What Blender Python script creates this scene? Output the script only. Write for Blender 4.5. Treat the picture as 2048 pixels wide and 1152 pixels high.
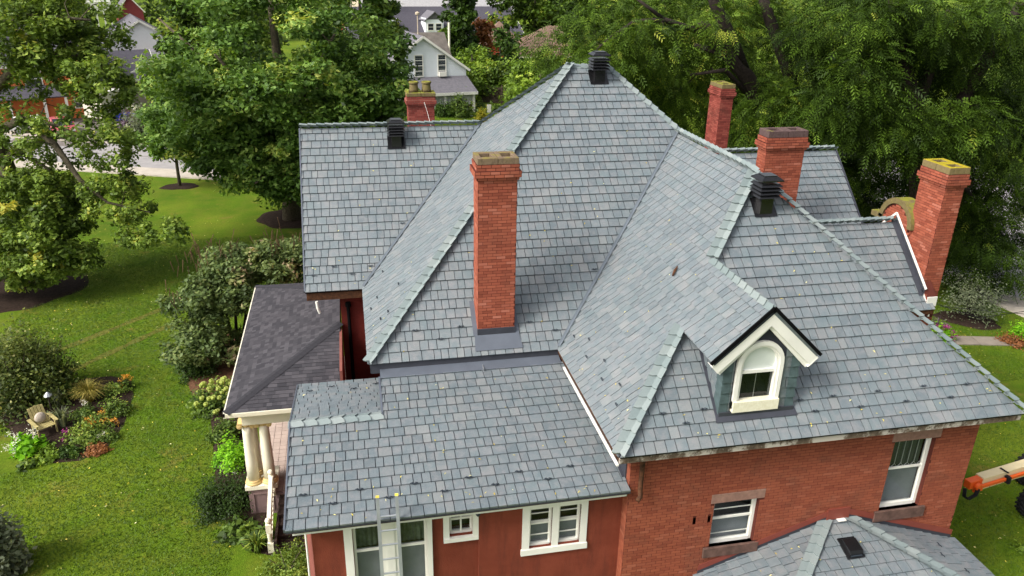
import bpy, math, random
import numpy as np
from mathutils import Vector, Matrix

for o in list(bpy.data.objects):
    bpy.data.objects.remove(o)
SC = bpy.context.scene
C = SC.collection

# ------------------------------------------------------------------ camera, sky, sun, exposure
cam_d = bpy.data.cameras.new("camera")
cam = bpy.data.objects.new("camera", cam_d)
C.objects.link(cam)
SC.camera = cam
cam_d.sensor_width = 36.0
cam_d.lens = 27.3482
cam_d.clip_start = 0.1
cam_d.clip_end = 2000.0
cam.matrix_world = Matrix(((0.9794415,0.0622140,-0.1918951,0.0000000),(-0.2009590,0.3839075,-0.9012383,0.0000000),(0.0176003,0.9212733,0.3885174,16.0800000),(0,0,0,1)))

W = bpy.data.worlds.new("World")
SC.world = W
W.use_nodes = True
wn = W.node_tree
SUN_DIR = Vector((-0.68, -0.26, 0.68)).normalized()      # towards the sun, behind thin cloud
sky = wn.nodes.new("ShaderNodeTexSky")
sky.sky_type = 'NISHITA'
sky.sun_disc = False
sky.sun_elevation = math.asin(SUN_DIR.z)
sky.sun_rotation = math.atan2(SUN_DIR.x, SUN_DIR.y)
sky.air_density = 1.0
sky.dust_density = 6.0
sky.ozone_density = 1.0
hs = wn.nodes.new("ShaderNodeHueSaturation")             # cloud cover greys the sky evenly
hs.inputs["Saturation"].default_value = 0.34
wn.links.new(sky.outputs[0], hs.inputs["Color"])
bg = wn.nodes["Background"]
bg.inputs["Strength"].default_value = 0.12
wn.links.new(hs.outputs[0], bg.inputs["Color"])

sun_d = bpy.data.lights.new("sun", 'SUN')
sun_d.energy = 1.75
sun_d.angle = math.radians(18)
sun_d.color = (1.0, 0.955, 0.88)
sun = bpy.data.objects.new("sun", sun_d)
C.objects.link(sun)
sun.location = (-20, -20, 60)
sun.rotation_euler = (-SUN_DIR).to_track_quat('-Z', 'Y').to_euler()

SC.view_settings.view_transform = 'Standard'
SC.view_settings.look = 'None'
SC.view_settings.gamma = 1.0
SC.view_settings.use_curve_mapping = False
SC.view_settings.exposure = 0.92
SC.cycles.max_bounces = 6
SC.cycles.transparent_max_bounces = 12

# ------------------------------------------------------------------ helpers
RND = random.Random(7)
K, GZ = 1.2, 13.4            # survey units to metres, drone height above the lawn in survey units
EYE = Vector((0, 0, K*GZ))

def U(x, y, z):
    return Vector((K*x, K*y, K*(z+GZ)))

WM = {}                      # world matrix of every object made here

def finish(o, parent, m=None):
    C.objects.link(o)
    m = m or Matrix()
    if parent is not None:
        o.parent = parent
        o.matrix_parent_inverse = WM[parent.name].inverted()
    o.matrix_basis = m
    WM[o.name] = m.copy()
    return o

def props(o, label=None, category=None, group=None, kind=None):
    if label: o["label"] = label
    if category: o["category"] = category
    if group: o["group"] = group
    if kind: o["kind"] = kind
    return o

def root(name, loc, label, category, group=None):
    o = bpy.data.objects.new(name, None)
    o.empty_display_size = 0.3
    finish(o, None, Matrix.Translation(Vector(loc)))
    return props(o, label, category, group)

def np_mesh(name, v, n, mat, tone=None, smooth=False):
    """v: (faces*n, 3) corner positions, faces of n corners each, corners not shared"""
    v = np.asarray(v, dtype=np.float32).reshape(-1, 3)
    me = bpy.data.meshes.new(name)
    nf = len(v)//n
    me.vertices.add(len(v)); me.vertices.foreach_set("co", v.ravel())
    me.loops.add(len(v)); me.loops.foreach_set("vertex_index", np.arange(len(v), dtype=np.int32))
    me.polygons.add(nf); me.polygons.foreach_set("loop_start", np.arange(0, len(v), n, dtype=np.int32))
    me.update(calc_edges=True)
    if tone is not None:
        a = me.attributes.new("tone", 'FLOAT', 'FACE')
        a.data.foreach_set("value", np.asarray(tone, dtype=np.float32))
    if mat: me.materials.append(mat)
    return me

class MB:
    """collects shapes and links them as one mesh object"""
    def __init__(s):
        s.v = []; s.f = []; s.t = []
    def add(s, verts, faces, tone=0.0):
        b = len(s.v)
        s.v += [tuple(p) for p in verts]
        for f in faces:
            s.f.append(tuple(b+i for i in f)); s.t.append(tone)
        return s
    def box(s, p0, p1, tone=0.0):
        x0, y0, z0 = p0; x1, y1, z1 = p1
        vs = [(x0,y0,z0),(x1,y0,z0),(x1,y1,z0),(x0,y1,z0),(x0,y0,z1),(x1,y0,z1),(x1,y1,z1),(x0,y1,z1)]
        return s.add(vs, [(0,3,2,1),(4,5,6,7),(0,1,5,4),(1,2,6,5),(2,3,7,6),(3,0,4,7)], tone)
    def ubox(s, p0, p1, tone=0.0):
        return s.box(U(*p0), U(*p1), tone)
    def obox(s, c, ax, ay, az, tone=0.0):
        """box with centre c and half axes ax, ay, az"""
        c, ax, ay, az = map(Vector, (c, ax, ay, az))
        vs = [c+ax*i+ay*j+az*k for k in (-1,1) for (i,j) in ((-1,-1),(1,-1),(1,1),(-1,1))]
        return s.add(vs, [(0,3,2,1),(4,5,6,7),(0,1,5,4),(1,2,6,5),(2,3,7,6),(3,0,4,7)], tone)
    def beam(s, a, b, w, h, up=(0,0,1), tone=0.0):
        a, b = Vector(a), Vector(b)
        d = (b-a); L = d.length; d.normalize()
        r = d.cross(Vector(up)).normalized(); u = r.cross(d).normalized()
        return s.obox((a+b)/2, d*L/2, r*w/2, u*h/2, tone)
    def slab(s, poly, th, n=None, tone=0.0):
        """polygon (list of points) thickened downwards along its normal"""
        P = [Vector(p) for p in poly]
        if n is None:
            n = (P[1]-P[0]).cross(P[2]-P[0]).normalized()
        q = [p-Vector(n)*th for p in P]
        k = len(P)
        return s.add(P+q, [tuple(range(k)), tuple(range(2*k-1, k-1, -1))] + [(i, i+k, (i+1)%k+k, (i+1)%k) for i in range(k)], tone)
    def prism(s, poly, d, tone=0.0):
        P = [Vector(p) for p in poly]; d = Vector(d); q = [p+d for p in P]; k = len(P)
        return s.add(P+q, [tuple(range(k-1,-1,-1)), tuple(range(k, 2*k))] + [(i, (i+1)%k, (i+1)%k+k, i+k) for i in range(k)], tone)
    def tube(s, pts, r, n=6, tone=0.0, cap=True):
        pts = [Vector(p) for p in pts]
        if not hasattr(r, '__len__'): r = [r]*len(pts)
        b = len(s.v); ref = None
        for i, p in enumerate(pts):
            d = (pts[min(i+1, len(pts)-1)]-pts[max(i-1, 0)]).normalized()
            if ref is None:
                ref = d.orthogonal().normalized()
            u = (ref-d*ref.dot(d)); u = u.normalized() if u.length > 1e-5 else d.orthogonal().normalized()
            ref = u; w = d.cross(u)
            for k in range(n):
                a = 2*math.pi*k/n
                s.v.append(tuple(p+(u*math.cos(a)+w*math.sin(a))*r[i]))
        for i in range(len(pts)-1):
            for k in range(n):
                s.f.append((b+i*n+k, b+i*n+(k+1)%n, b+(i+1)*n+(k+1)%n, b+(i+1)*n+k)); s.t.append(tone)
        if cap:
            s.f.append(tuple(b+k for k in range(n-1,-1,-1))); s.t.append(tone)
            s.f.append(tuple(b+(len(pts)-1)*n+k for k in range(n))); s.t.append(tone)
        return s
    def lathe(s, c, prof, n=14, axis=(0,0,1), tone=0.0):
        c = Vector(c); ax = Vector(axis).normalized(); u = ax.orthogonal().normalized(); w = ax.cross(u); b = len(s.v)
        for r, h in prof:
            for k in range(n):
                a = 2*math.pi*k/n
                s.v.append(tuple(c+ax*h+(u*math.cos(a)+w*math.sin(a))*r))
        for i in range(len(prof)-1):
            for k in range(n):
                s.f.append((b+i*n+k, b+i*n+(k+1)%n, b+(i+1)*n+(k+1)%n, b+(i+1)*n+k)); s.t.append(tone)
        s.f.append(tuple(b+k for k in range(n-1,-1,-1))); s.t.append(tone)
        s.f.append(tuple(b+(len(prof)-1)*n+k for k in range(n))); s.t.append(tone)
        return s
    def build(s, name, mat, parent=None, smooth=False, bevel=0, **kw):
        me = bpy.data.meshes.new(name)
        P = [Vector(p) for p in s.v]
        m = Matrix()
        if parent is None and P:
            c = sum(P, Vector())/len(P); c.z = min(p.z for p in P)
            m = Matrix.Translation(c); P = [p-c for p in P]
        me.from_pydata([tuple(p) for p in P], [], s.f)
        if any(s.t):
            a = me.attributes.new("tone", 'FLOAT', 'FACE'); a.data.foreach_set("value", s.t)
        if smooth:
            me.polygons.foreach_set("use_smooth", [True]*len(me.polygons))
        me.materials.append(mat)
        me.update()
        o = bpy.data.objects.new(name, me)
        finish(o, parent, m)
        if bevel:
            bm_ = o.modifiers.new("bevel", 'BEVEL'); bm_.width = bevel; bm_.segments = 2; bm_.limit_method = 'ANGLE'
        return props(o, **kw)

# ------------------------------------------------------------------ materials
def lin(r, g, b):
    f = lambda c: (c/255/12.92) if c/255 <= 0.04045 else ((c/255+0.055)/1.055)**2.4
    return (f(r), f(g), f(b), 1)

class NT:
    def __init__(s, name):
        s.m = bpy.data.materials.new(name); s.m.use_nodes = True
        s.t = s.m.node_tree; s.p = s.t.nodes["Principled BSDF"]; s.out = s.t.nodes["Material Output"]
    def n(s, typ, **kw):
        nd = s.t.nodes.new(typ)
        for k, v in kw.items(): setattr(nd, k, v)
        return nd
    def l(s, a, b): s.t.links.new(a, b)
    def pos(s):
        return s.n("ShaderNodeNewGeometry").outputs["Position"]
    def noise(s, scale, detail=4, rough=0.55, vec=None, dist=0.0):
        nd = s.n("ShaderNodeTexNoise"); nd.inputs["Scale"].default_value = scale; nd.inputs["Detail"].default_value = detail
        nd.inputs["Roughness"].default_value = rough; nd.inputs["Distortion"].default_value = dist
        s.l(vec if vec is not None else s.pos(), nd.inputs["Vector"])
        return nd.outputs["Fac"]
    def ramp(s, fac, stops, interp='LINEAR'):
        nd = s.n("ShaderNodeValToRGB"); cr = nd.color_ramp; cr.interpolation = interp
        while len(cr.elements) < len(stops): cr.elements.new(0.5)
        for e, (p, c) in zip(cr.elements, stops):
            e.position = p; e.color = c if len(c) == 4 else (*c, 1)
        s.l(fac, nd.inputs[0]); return nd.outputs[0]
    def mix(s, fac, a, b, mode='MIX'):
        nd = s.n("ShaderNodeMix", data_type='RGBA', blend_type=mode)
        for sock, v in ((nd.inputs[0], fac), (nd.inputs[6], a), (nd.inputs[7], b)):
            if hasattr(v, 'is_linked'): s.l(v, sock)
            else: sock.default_value = v
        return nd.outputs[2]
    def math(s, op, a, b=0.0, clamp=False):
        nd = s.n("ShaderNodeMath", operation=op, use_clamp=clamp)
        for sock, v in ((nd.inputs[0], a), (nd.inputs[1], b)):
            if hasattr(v, 'is_linked'): s.l(v, sock)
            else: sock.default_value = v
        return nd.outputs[0]
    def attr(s, name):
        nd = s.n("ShaderNodeAttribute"); nd.attribute_name = name; return nd.outputs["Fac"]
    def rnd(s):
        return s.n("ShaderNodeObjectInfo").outputs["Random"]
    def vary(s):
        """random value of a piece: its face attribute when joined, its object number when single"""
        return s.math('ADD', s.attr("tone"), s.math('MULTIPLY', s.attr("ind"), s.rnd()))
    def bump(s, h, strength=0.3, dist=0.01):
        nd = s.n("ShaderNodeBump"); nd.inputs["Strength"].default_value = strength; nd.inputs["Distance"].default_value = dist
        s.l(h, nd.inputs["Height"]); s.l(nd.outputs[0], s.p.inputs["Normal"])
    def col(s, c):
        if hasattr(c, 'is_linked'): s.l(c, s.p.inputs["Base Color"])
        else: s.p.inputs["Base Color"].default_value = c
    def set(s, rough=0.7, spec=0.3, metal=0.0):
        s.p.inputs["Roughness"].default_value = rough; s.p.inputs["Specular IOR Level"].default_value = spec
        s.p.inputs["Metallic"].default_value = metal; return s

def plain(name, c, rough=0.6, spec=0.35, metal=0.0, var=0.15, scale=3.0, bump=0.0, bscale=60.0):
    t = NT(name); t.set(rough, spec, metal)
    d = tuple(x*(1-var) for x in c[:3])+(1,); l_ = tuple(min(1, x*(1+var)) for x in c[:3])+(1,)
    t.col(t.ramp(t.noise(scale, 5), [(0.3, d), (0.7, l_)]))
    if bump: t.bump(t.noise(bscale, 3), bump, 0.01)
    return t.m

def m_slate():
    t = NT("slate"); t.set(0.46, 0.62)
    v = t.vary()
    base = t.ramp(v, [(0.0, lin(108,117,121)), (0.25, lin(118,127,131)), (0.55, lin(125,133,136)), (0.78, lin(115,127,130)), (0.9, lin(129,133,134)), (1.0, lin(137,142,142))])
    blot = t.noise(5.2, 5, 0.65)
    c = t.mix(t.math('MULTIPLY', t.ramp(blot, [(0.46, (0,0,0)), (0.62, (1,1,1))]), 0.50), base, lin(144,142,143))
    c = t.mix(t.math('MULTIPLY', t.ramp(t.noise(3.4, 5, 0.65), [(0.47, (0,0,0)), (0.64, (1,1,1))]), 0.42), c, lin(98,114,121))
    c = t.mix(t.math('MULTIPLY', t.ramp(t.noise(0.45, 6, 0.65), [(0.40, (0,0,0)), (0.70, (1,1,1))]), 0.45), c, t.mix(1.0, c, (0.74,0.76,0.76,1), 'MULTIPLY'))
    c = t.mix(t.math('MULTIPLY', t.noise(46.0, 6, 0.75), 0.75), c, t.mix(1.0, c, (0.55,0.57,0.60,1), 'MULTIPLY'))
    t.col(c)
    t.bump(t.noise(26.0, 6, 0.7), 0.75, 0.014)
    return t.m

def m_cap():
    t = NT("ridge_cap_slate"); t.set(0.6, 0.4)
    v = t.vary()
    base = t.ramp(v, [(0.0, lin(118,130,130)), (0.5, lin(130,140,139)), (1.0, lin(142,149,147))])
    c = t.mix(t.math('MULTIPLY', t.noise(16.0, 5, 0.7), 0.6), base, t.mix(1.0, base, (0.55,0.62,0.64,1), 'MULTIPLY'))
    t.col(c); t.bump(t.noise(24.0, 5, 0.65), 0.4, 0.012)
    return t.m

def m_brick(name, stops, dirt, mossy=0.0):
    t = NT(name); t.set(0.82, 0.22)
    base = t.ramp(t.vary(), stops)
    base = t.mix(t.math('MULTIPLY', t.noise(30.0, 4, 0.7), 0.5), base, t.mix(1.0, base, (0.72,0.68,0.66,1), 'MULTIPLY'))
    d = t.ramp(t.noise(1.1, 6, 0.65, dist=0.6), [(0.50, (0,0,0)), (0.72, (1,1,1))])
    c = t.mix(t.math('MULTIPLY', d, dirt), base, lin(92,66,54))
    t.col(c); t.bump(t.noise(70.0, 3), 0.35, 0.006)
    return t.m

def m_leaf(name, stops, trans=0.34, spec=0.3):
    t = NT(name); t.set(0.55, spec)
    c = t.ramp(t.attr("tone"), stops)
    t.col(c)
    tr = t.n("ShaderNodeBsdfTranslucent"); t.l(t.mix(1.0, c, (1.25,1.2,0.6,1), 'MULTIPLY'), tr.inputs["Color"])
    mx = t.n("ShaderNodeMixShader"); mx.inputs[0].default_value = trans
    t.l(t.p.outputs[0], mx.inputs[1]); t.l(tr.outputs[0], mx.inputs[2]); t.l(mx.outputs[0], t.out.inputs[0])
    return t.m

def m_glass(name, tint=(0.85,0.87,0.87,1), refl=0.0):
    t = NT(name)
    tr = t.n("ShaderNodeBsdfTransparent"); tr.inputs[0].default_value = tint
    gl = t.n("ShaderNodeBsdfGlossy"); gl.inputs["Roughness"].default_value = 0.04
    fr = t.n("ShaderNodeFresnel"); fr.inputs[0].default_value = 1.5
    gm = t.n("ShaderNodeNewGeometry")
    f = t.math('MULTIPLY', t.math('ADD', fr.outputs[0], refl, True), t.math('SUBTRACT', 1.0, gm.outputs["Backfacing"]))
    mx = t.n("ShaderNodeMixShader"); t.l(f, mx.inputs[0]); t.l(tr.outputs[0], mx.inputs[1]); t.l(gl.outputs[0], mx.inputs[2])
    t.l(mx.outputs[0], t.out.inputs[0])
    return t.m

def m_wood(name, a, b, rough=0.8, patches=None):
    """weathered board: streaks along the board and peeling patches"""
    t = NT(name); t.set(rough, 0.2)
    c = t.ramp(t.noise(9.0, 6, 0.7, dist=0.4), [(0.35, a), (0.65, b)])
    if patches:
        k = t.ramp(t.noise(2.6, 6, 0.7), [(0.47, (0,0,0)), (0.56, (1,1,1))])
        c = t.mix(k, c, patches)
    t.col(c); t.bump(t.noise(30, 5), 0.4, 0.01)
    return t.m

def m_lichen(name, stone, a, amount):
    t = NT(name); t.set(0.9, 0.15)
    base = t.ramp(t.noise(14, 6, 0.7), [(0.3, tuple(x*0.6 for x in stone[:3])), (0.7, stone)])
    k = t.ramp(t.noise(4.5, 6, 0.7), [(0.60-amount*0.25, (0,0,0)), (0.70-amount*0.25, (1,1,1))])
    up = t.n("ShaderNodeSeparateXYZ"); t.l(t.n("ShaderNodeNewGeometry").outputs["Normal"], up.inputs[0])
    k = t.math('MULTIPLY', k, t.math('ADD', t.math('MULTIPLY', up.outputs[2], 0.85), 0.12, True), True)
    t.col(t.mix(k, base, a)); t.bump(t.noise(25, 5), 0.5, 0.015)
    return t.m

def m_lawn():
    t = NT("lawn_grass"); t.set(0.9, 0.1)
    p = t.pos()
    big = t.noise(0.16, 4, 0.6, p); mid = t.noise(0.9, 5, 0.65, p); fine = t.noise(9.0, 5, 0.75, p)
    c = t.ramp(big, [(0.30, lin(64,94,16)), (0.50, lin(86,112,20)), (0.70, lin(116,132,34))])
    c = t.mix(t.ramp(mid, [(0.40, (0,0,0)), (0.72, (0.75,0.75,0.75))]), c, lin(106,112,36))
    c = t.mix(t.ramp(fine, [(0.30, (0.55,0.55,0.55)), (0.60, (0,0,0))]), c, lin(48,74,12))
    worn = t.ramp(t.noise(0.55, 6, 0.7, p), [(0.57, (0,0,0)), (0.70, (0.7,0.7,0.7))])
    c = t.mix(worn, c, lin(124,108,54))
    t.col(c); t.bump(t.noise(30, 4, 0.7, p), 0.8, 0.04)
    return t.m

def m_asphalt(name, a, b):
    t = NT(name); t.set(0.9, 0.2)
    c = t.ramp(t.noise(1.2, 6, 0.65), [(0.3, a), (0.7, b)])
    c = t.mix(t.math('MULTIPLY', t.noise(60, 3), 0.4), c, (0.05,0.05,0.05,1)); t.col(c)
    t.bump(t.noise(80, 3), 0.3, 0.01)
    return t.m

M = {}
M['slate'] = m_slate(); M['cap'] = m_cap()
M['greenslate'] = plain("dark_green_slate", lin(70,86,88), 0.6, 0.4, var=0.25, scale=6, bump=0.5, bscale=24)
M['deck'] = plain("roof_underlay", lin(54,56,64), 0.85, 0.2)
M['lead'] = plain("grey_metal_flashing", lin(92,98,108), 0.5, 0.4, 0.2, 0.10, 2.0)
M['valley'] = plain("slate_grey_valley_metal", lin(100,108,116), 0.55, 0.4, var=0.12)
M['darkmetal'] = plain("dark_grey_metal_trim", lin(62,64,72), 0.5, 0.4, 0.2)
M['shingle'] = NT("dark_shingle")
_t = M['shingle']; _t.set(0.92, 0.15)
_c = _t.ramp(_t.vary(), [(0.0, lin(56,56,60)), (0.4, lin(68,67,71)), (0.75, lin(78,76,80)), (1.0, lin(88,86,90))])
_t.col(_t.mix(_t.math('MULTIPLY', _t.noise(120, 3, 0.8), 0.6), _c, lin(50,48,54))); _t.bump(_t.noise(150, 3), 0.5, 0.005); M['shingle'] = _t.m
RED = [(0.0, lin(130,68,50)), (0.3, lin(143,78,57)), (0.6, lin(150,84,61)), (0.85, lin(136,73,53)), (1.0, lin(158,94,72))]
M['brick'] = m_brick("painted_red_brick", RED, 0.42)
M['brick_c'] = m_brick("chimney_red_brick", [(0.0, lin(132,69,52)), (0.3, lin(152,83,63)), (0.6, lin(164,92,70)), (0.85, lin(144,75,57)), (1.0, lin(180,112,92))], 0.30)
M['brick_old'] = m_brick("old_brown_red_brick", [(0.0, lin(112,52,46)), (0.5, lin(134,64,56)), (1.0, lin(150,80,70))], 0.35)
M['mortar'] = plain("red_mortar", lin(84,42,34), 0.9, 0.15, var=0.2)
M['mortar_old'] = plain("pale_mortar", lin(140,100,88), 0.9, 0.15, var=0.2)
def m_stucco():
    t = NT("dark_red_stucco"); t.set(0.88, 0.2)
    mp = t.n("ShaderNodeMapping"); mp.inputs["Scale"].default_value = (2.2, 2.2, 0.35); t.l(t.pos(), mp.inputs["Vector"])
    c = t.ramp(t.noise(1.6, 6, 0.6), [(0.3, lin(112,53,38)), (0.7, lin(128,64,47))])
    c = t.mix(t.math('MULTIPLY', t.ramp(t.noise(1.4, 6, 0.7, mp.outputs[0]), [(0.48, (0,0,0)), (0.68, (1,1,1))]), 0.6), c, lin(88,45,36))
    t.col(c); t.bump(t.noise(42, 5, 0.7), 0.9, 0.012)
    return t.m
M['stucco'] = m_stucco()
M['brick_shade'] = plain("red_brick_shade_tone", lin(98,38,32), 0.85, 0.2, var=0.15)  # red wall paint with the shade of the recess put into its colour
M['red_lit'] = plain("red_wall_lit_tone", lin(132,80,72), 0.85, 0.2, var=0.10)  # red wall colour lightened to paint in the light on left-facing sides
M['flashred'] = plain("red_metal_flashing", lin(124,60,48), 0.5, 0.4, var=0.10)
M['white'] = plain("white_paint", lin(226,224,216), 0.5, 0.35, var=0.05, scale=2)
M['cream'] = plain("cream_paint", lin(226,220,198), 0.5, 0.35, var=0.06, scale=2)
M['creamdirty'] = m_wood("cream_paint_mossy", lin(214,208,180), lin(228,224,204), 0.6)
M['gold'] = plain("ochre_paint", lin(206,178,122), 0.6, 0.3, var=0.12, scale=8)
M['mauve'] = plain("mauve_paint", lin(128,106,104), 0.8, 0.2, var=0.10)
M['eavewood'] = m_wood("peeling_eave_board", lin(112,98,84), lin(70,58,48), 0.9, lin(176,168,158))
M['brownwood'] = m_wood("brown_eave_board", lin(92,60,40), lin(52,34,24), 0.8)
M['darkwood'] = m_wood("dark_stair_wood", lin(66,52,46), lin(42,34,30), 0.8)
M['sillstone'] = plain("sooty_brown_stone", lin(96,74,66), 0.9, 0.2, var=0.35, scale=5, bump=0.5, bscale=40)
M['stone'] = plain("brown_stone", lin(140,108,96), 0.9, 0.2, var=0.18, scale=9, bump=0.5, bscale=40)
M['capstone_g'] = m_lichen("sandstone_cap_olive_lichen", lin(128,110,90), lin(126,116,56), 0.45)
M['capstone_d'] = m_lichen("dark_stone_cap", lin(98,80,78), lin(112,108,52), 0.12)
M['capstone_y'] = m_lichen("stone_cap_yellow_lichen", lin(122,108,84), lin(158,142,26), 1.3)
M['capstone_m'] = m_lichen("stone_cap_mossy", lin(120,106,76), lin(124,124,44), 0.8)
M['black'] = plain("black_vent_metal", lin(22,22,24), 0.24, 0.6, 0.0)
M['blackmat'] = plain("dark_void", lin(16,16,17), 0.9, 0.05)
M['gunmetal'] = plain("dark_snow_guard_metal", lin(52,60,68), 0.5, 0.4, 0.3)
M['alu'] = plain("aluminium", lin(176,180,184), 0.35, 0.5, 0.7)
M['glass'] = m_glass("window_glass")
M['glassdark'] = m_glass("dark_window_glass", (0.55,0.58,0.58,1), 0.0)
M['glasswhite'] = plain("frosted_white_pane", lin(210,216,212), 0.25, 0.5, var=0.03)
M['curtain'] = plain("green_grey_curtain", lin(104,112,98), 0.9, 0.1, var=0.35, scale=7)
M['lace'] = plain("lace_curtain", lin(168,170,166), 0.9, 0.1, var=0.15, scale=6)
M['blind'] = plain("grey_window_blind", lin(140,142,146), 0.8, 0.2, var=0.12)
M['room'] = plain("dim_room_wall", lin(92,88,80), 0.9, 0.1)
M['lawn'] = m_lawn()
M['soil'] = plain("dark_mulch", lin(48,38,32), 0.95, 0.1, var=0.4, scale=9, bump=1.0, bscale=35)
M['soilred'] = plain("reddish_bark_mulch", lin(92,66,50), 0.95, 0.1, var=0.4, scale=12, bump=1.0, bscale=35)
M['worn'] = plain("worn_bare_track", lin(96,96,42), 0.95, 0.1, var=0.3, scale=6)
M['asphalt'] = m_asphalt("street_asphalt", lin(150,146,146), lin(172,168,166))
M['drive'] = m_asphalt("driveway_asphalt", lin(112,104,100), lin(136,128,122))
M['concrete'] = m_asphalt("concrete", lin(178,168,154), lin(204,194,180))
M['paver'] = m_asphalt("walk_slab", lin(136,126,114), lin(166,154,140))
M['bark'] = m_wood("grey_bark", lin(104,96,80), lin(58,52,42), 0.95)
M['barkdark'] = m_wood("dark_bark", lin(58,50,44), lin(30,26,24), 0.95)
M['orange'] = plain("orange_paint", lin(226,94,34), 0.45, 0.4, var=0.06)
M['boomcream'] = plain("cream_boom_paint", lin(216,200,158), 0.5, 0.4, var=0.05)
M['bluemark'] = plain("blue_lettering", lin(62,82,128), 0.6, 0.3)
M['tyre'] = plain("black_rubber", lin(28,28,30), 0.85, 0.25)
M['yellowtip'] = plain("yellow_plastic", lin(236,214,90), 0.5, 0.4)
M['siding'] = plain("white_siding", lin(226,230,236), 0.6, 0.3, var=0.03)
M['greyroof'] = plain("grey_asphalt_roof", lin(104,102,108), 0.9, 0.15, var=0.18, scale=4, bump=0.6, bscale=12)
M['darkroof'] = plain("charcoal_asphalt_roof", lin(78,76,84), 0.9, 0.15, var=0.15, scale=4, bump=0.6, bscale=12)
M['mossroof'] = plain("weathered_brown_grey_roof", lin(104,98,92), 0.9, 0.15, var=0.25, scale=2)
M['tanroof'] = plain("tan_roof", lin(122,100,88), 0.9, 0.15, var=0.12)
M['paleroof'] = plain("pale_grey_roof", lin(164,162,164), 0.9, 0.15, var=0.15)
M['orangebrick'] = m_brick("orange_brick", [(0.0, lin(224,128,78)), (1.0, lin(236,144,92))], 0.05)
M['redbrick2'] = m_brick("bright_red_brick", [(0.0, lin(190,84,62)), (1.0, lin(204,98,76))], 0.1)
M['beige'] = plain("beige_wall", lin(186,172,152), 0.8, 0.2, var=0.06)
M['greige'] = plain("grey_beige_siding", lin(158,146,134), 0.8, 0.2, var=0.06)
M['greybrick'] = m_brick("grey_brown_brick", [(0.0, lin(120,108,104)), (1.0, lin(150,136,130))], 0.1)
M['maroon'] = plain("maroon_wall", lin(132,60,66), 0.8, 0.2, var=0.08)
M['pinkcar'] = plain("pink_red_car_paint", lin(176,84,92), 0.35, 0.5, var=0.04)
M['silver'] = plain("silver_car_paint", lin(198,202,206), 0.3, 0.5, 0.2, var=0.03)
M['whitecar'] = plain("white_vehicle_paint", lin(232,232,230), 0.35, 0.5, var=0.03)
M['trailer'] = plain("off_white_trailer", lin(216,210,190), 0.5, 0.4, var=0.06)
M['carglass'] = plain("dark_car_glass", lin(40,46,54), 0.1, 0.6)
M['bluetarp'] = plain("blue_plastic", lin(58,84,206), 0.5, 0.3)
M['fence'] = m_wood("dark_fence_wood", lin(86,74,62), lin(54,46,40), 0.9)
M['yellowwood'] = m_wood("pale_yellow_chair_wood", lin(176,164,112), lin(140,128,84), 0.7)
M['pillow'] = plain("grey_pillow_fabric", lin(176,164,150), 0.9, 0.1, var=0.12)
M['brownred'] = plain("brown_twig", lin(96,76,58), 0.9, 0.1)

G_MID = [(0.0, lin(44,60,22)), (0.35, lin(72,96,34)), (0.65, lin(102,126,48)), (0.9, lin(140,156,64)), (1.0, lin(172,172,74))]
G_MAPLE = [(0.0, lin(50,74,28)), (0.3, lin(82,114,46)), (0.6, lin(112,144,60)), (0.85, lin(150,174,84)), (1.0, lin(186,194,96))]
G_OLIVE = [(0.0, lin(58,74,28)), (0.3, lin(92,116,44)), (0.6, lin(124,148,58)), (0.85, lin(158,174,78)), (1.0, lin(194,188,82))]
G_DARK = [(0.0, lin(32,46,15)), (0.4, lin(51,75,22)), (0.8, lin(77,106,34)), (1.0, lin(118,138,50))]
G_WAL = [(0.0, lin(24,38,10)), (0.35, lin(48,68,18)), (0.7, lin(78,104,30)), (0.92, lin(108,132,44)), (1.0, lin(140,148,56))]
G_LIGHT = [(0.0, lin(66,88,24)), (0.4, lin(100,128,38)), (0.8, lin(138,164,54)), (1.0, lin(180,190,84))]
G_LIME = [(0.0, lin(70,118,14)), (0.4, lin(110,168,22)), (0.8, lin(146,204,34)), (1.0, lin(180,222,60))]
G_YEL = [(0.0, lin(96,104,30)), (0.4, lin(150,150,40)), (0.8, lin(196,184,52)), (1.0, lin(220,206,90))]
for k_, st in dict(mid=G_MID, maple=G_MAPLE, olive=G_OLIVE, dark=G_DARK, wal=G_WAL, light=G_LIGHT, lime=G_LIME, yel=G_YEL).items():
    M['leaf_'+k_] = m_leaf("leaf_"+k_, st, *((0.22, 0.12) if k_ == 'wal' else ()))
M['leaf_var'] = m_leaf("variegated_leaf", [(0.0, lin(42,56,20)), (0.45, lin(76,92,36)), (0.8, lin(122,130,60)), (1.0, lin(196,192,128))])
M['leaf_lilac'] = m_leaf("lilac_leaf", [(0.0, lin(56,70,40)), (0.4, lin(86,106,58)), (0.75, lin(122,138,78)), (0.95, lin(156,160,104)), (1.0, lin(168,150,118))])
M['leaf_purple'] = m_leaf("purple_leaf", [(0.0, lin(58,44,56)), (0.6, lin(112,92,112)), (1.0, lin(150,128,150))])
M['leaf_rust'] = m_leaf("rusty_leaf", [(0.0, lin(96,64,36)), (0.6, lin(150,98,58)), (1.0, lin(186,130,84))])
M['leaf_grey'] = m_leaf("grey_green_leaf", [(0.0, lin(65,73,54)), (0.6, lin(113,123,95)), (1.0, lin(159,166,132))])
M['flower_white'] = m_leaf("white_flower", [(0.0, lin(214,212,200)), (1.0, lin(240,238,232))])
M['flower_orange'] = m_leaf("orange_flower", [(0.0, lin(190,128,30)), (0.5, lin(224,158,50)), (1.0, lin(236,196,110))])
M['flower_pink'] = m_leaf("magenta_flower", [(0.0, lin(150,40,130)), (1.0, lin(200,90,170))])
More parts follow.
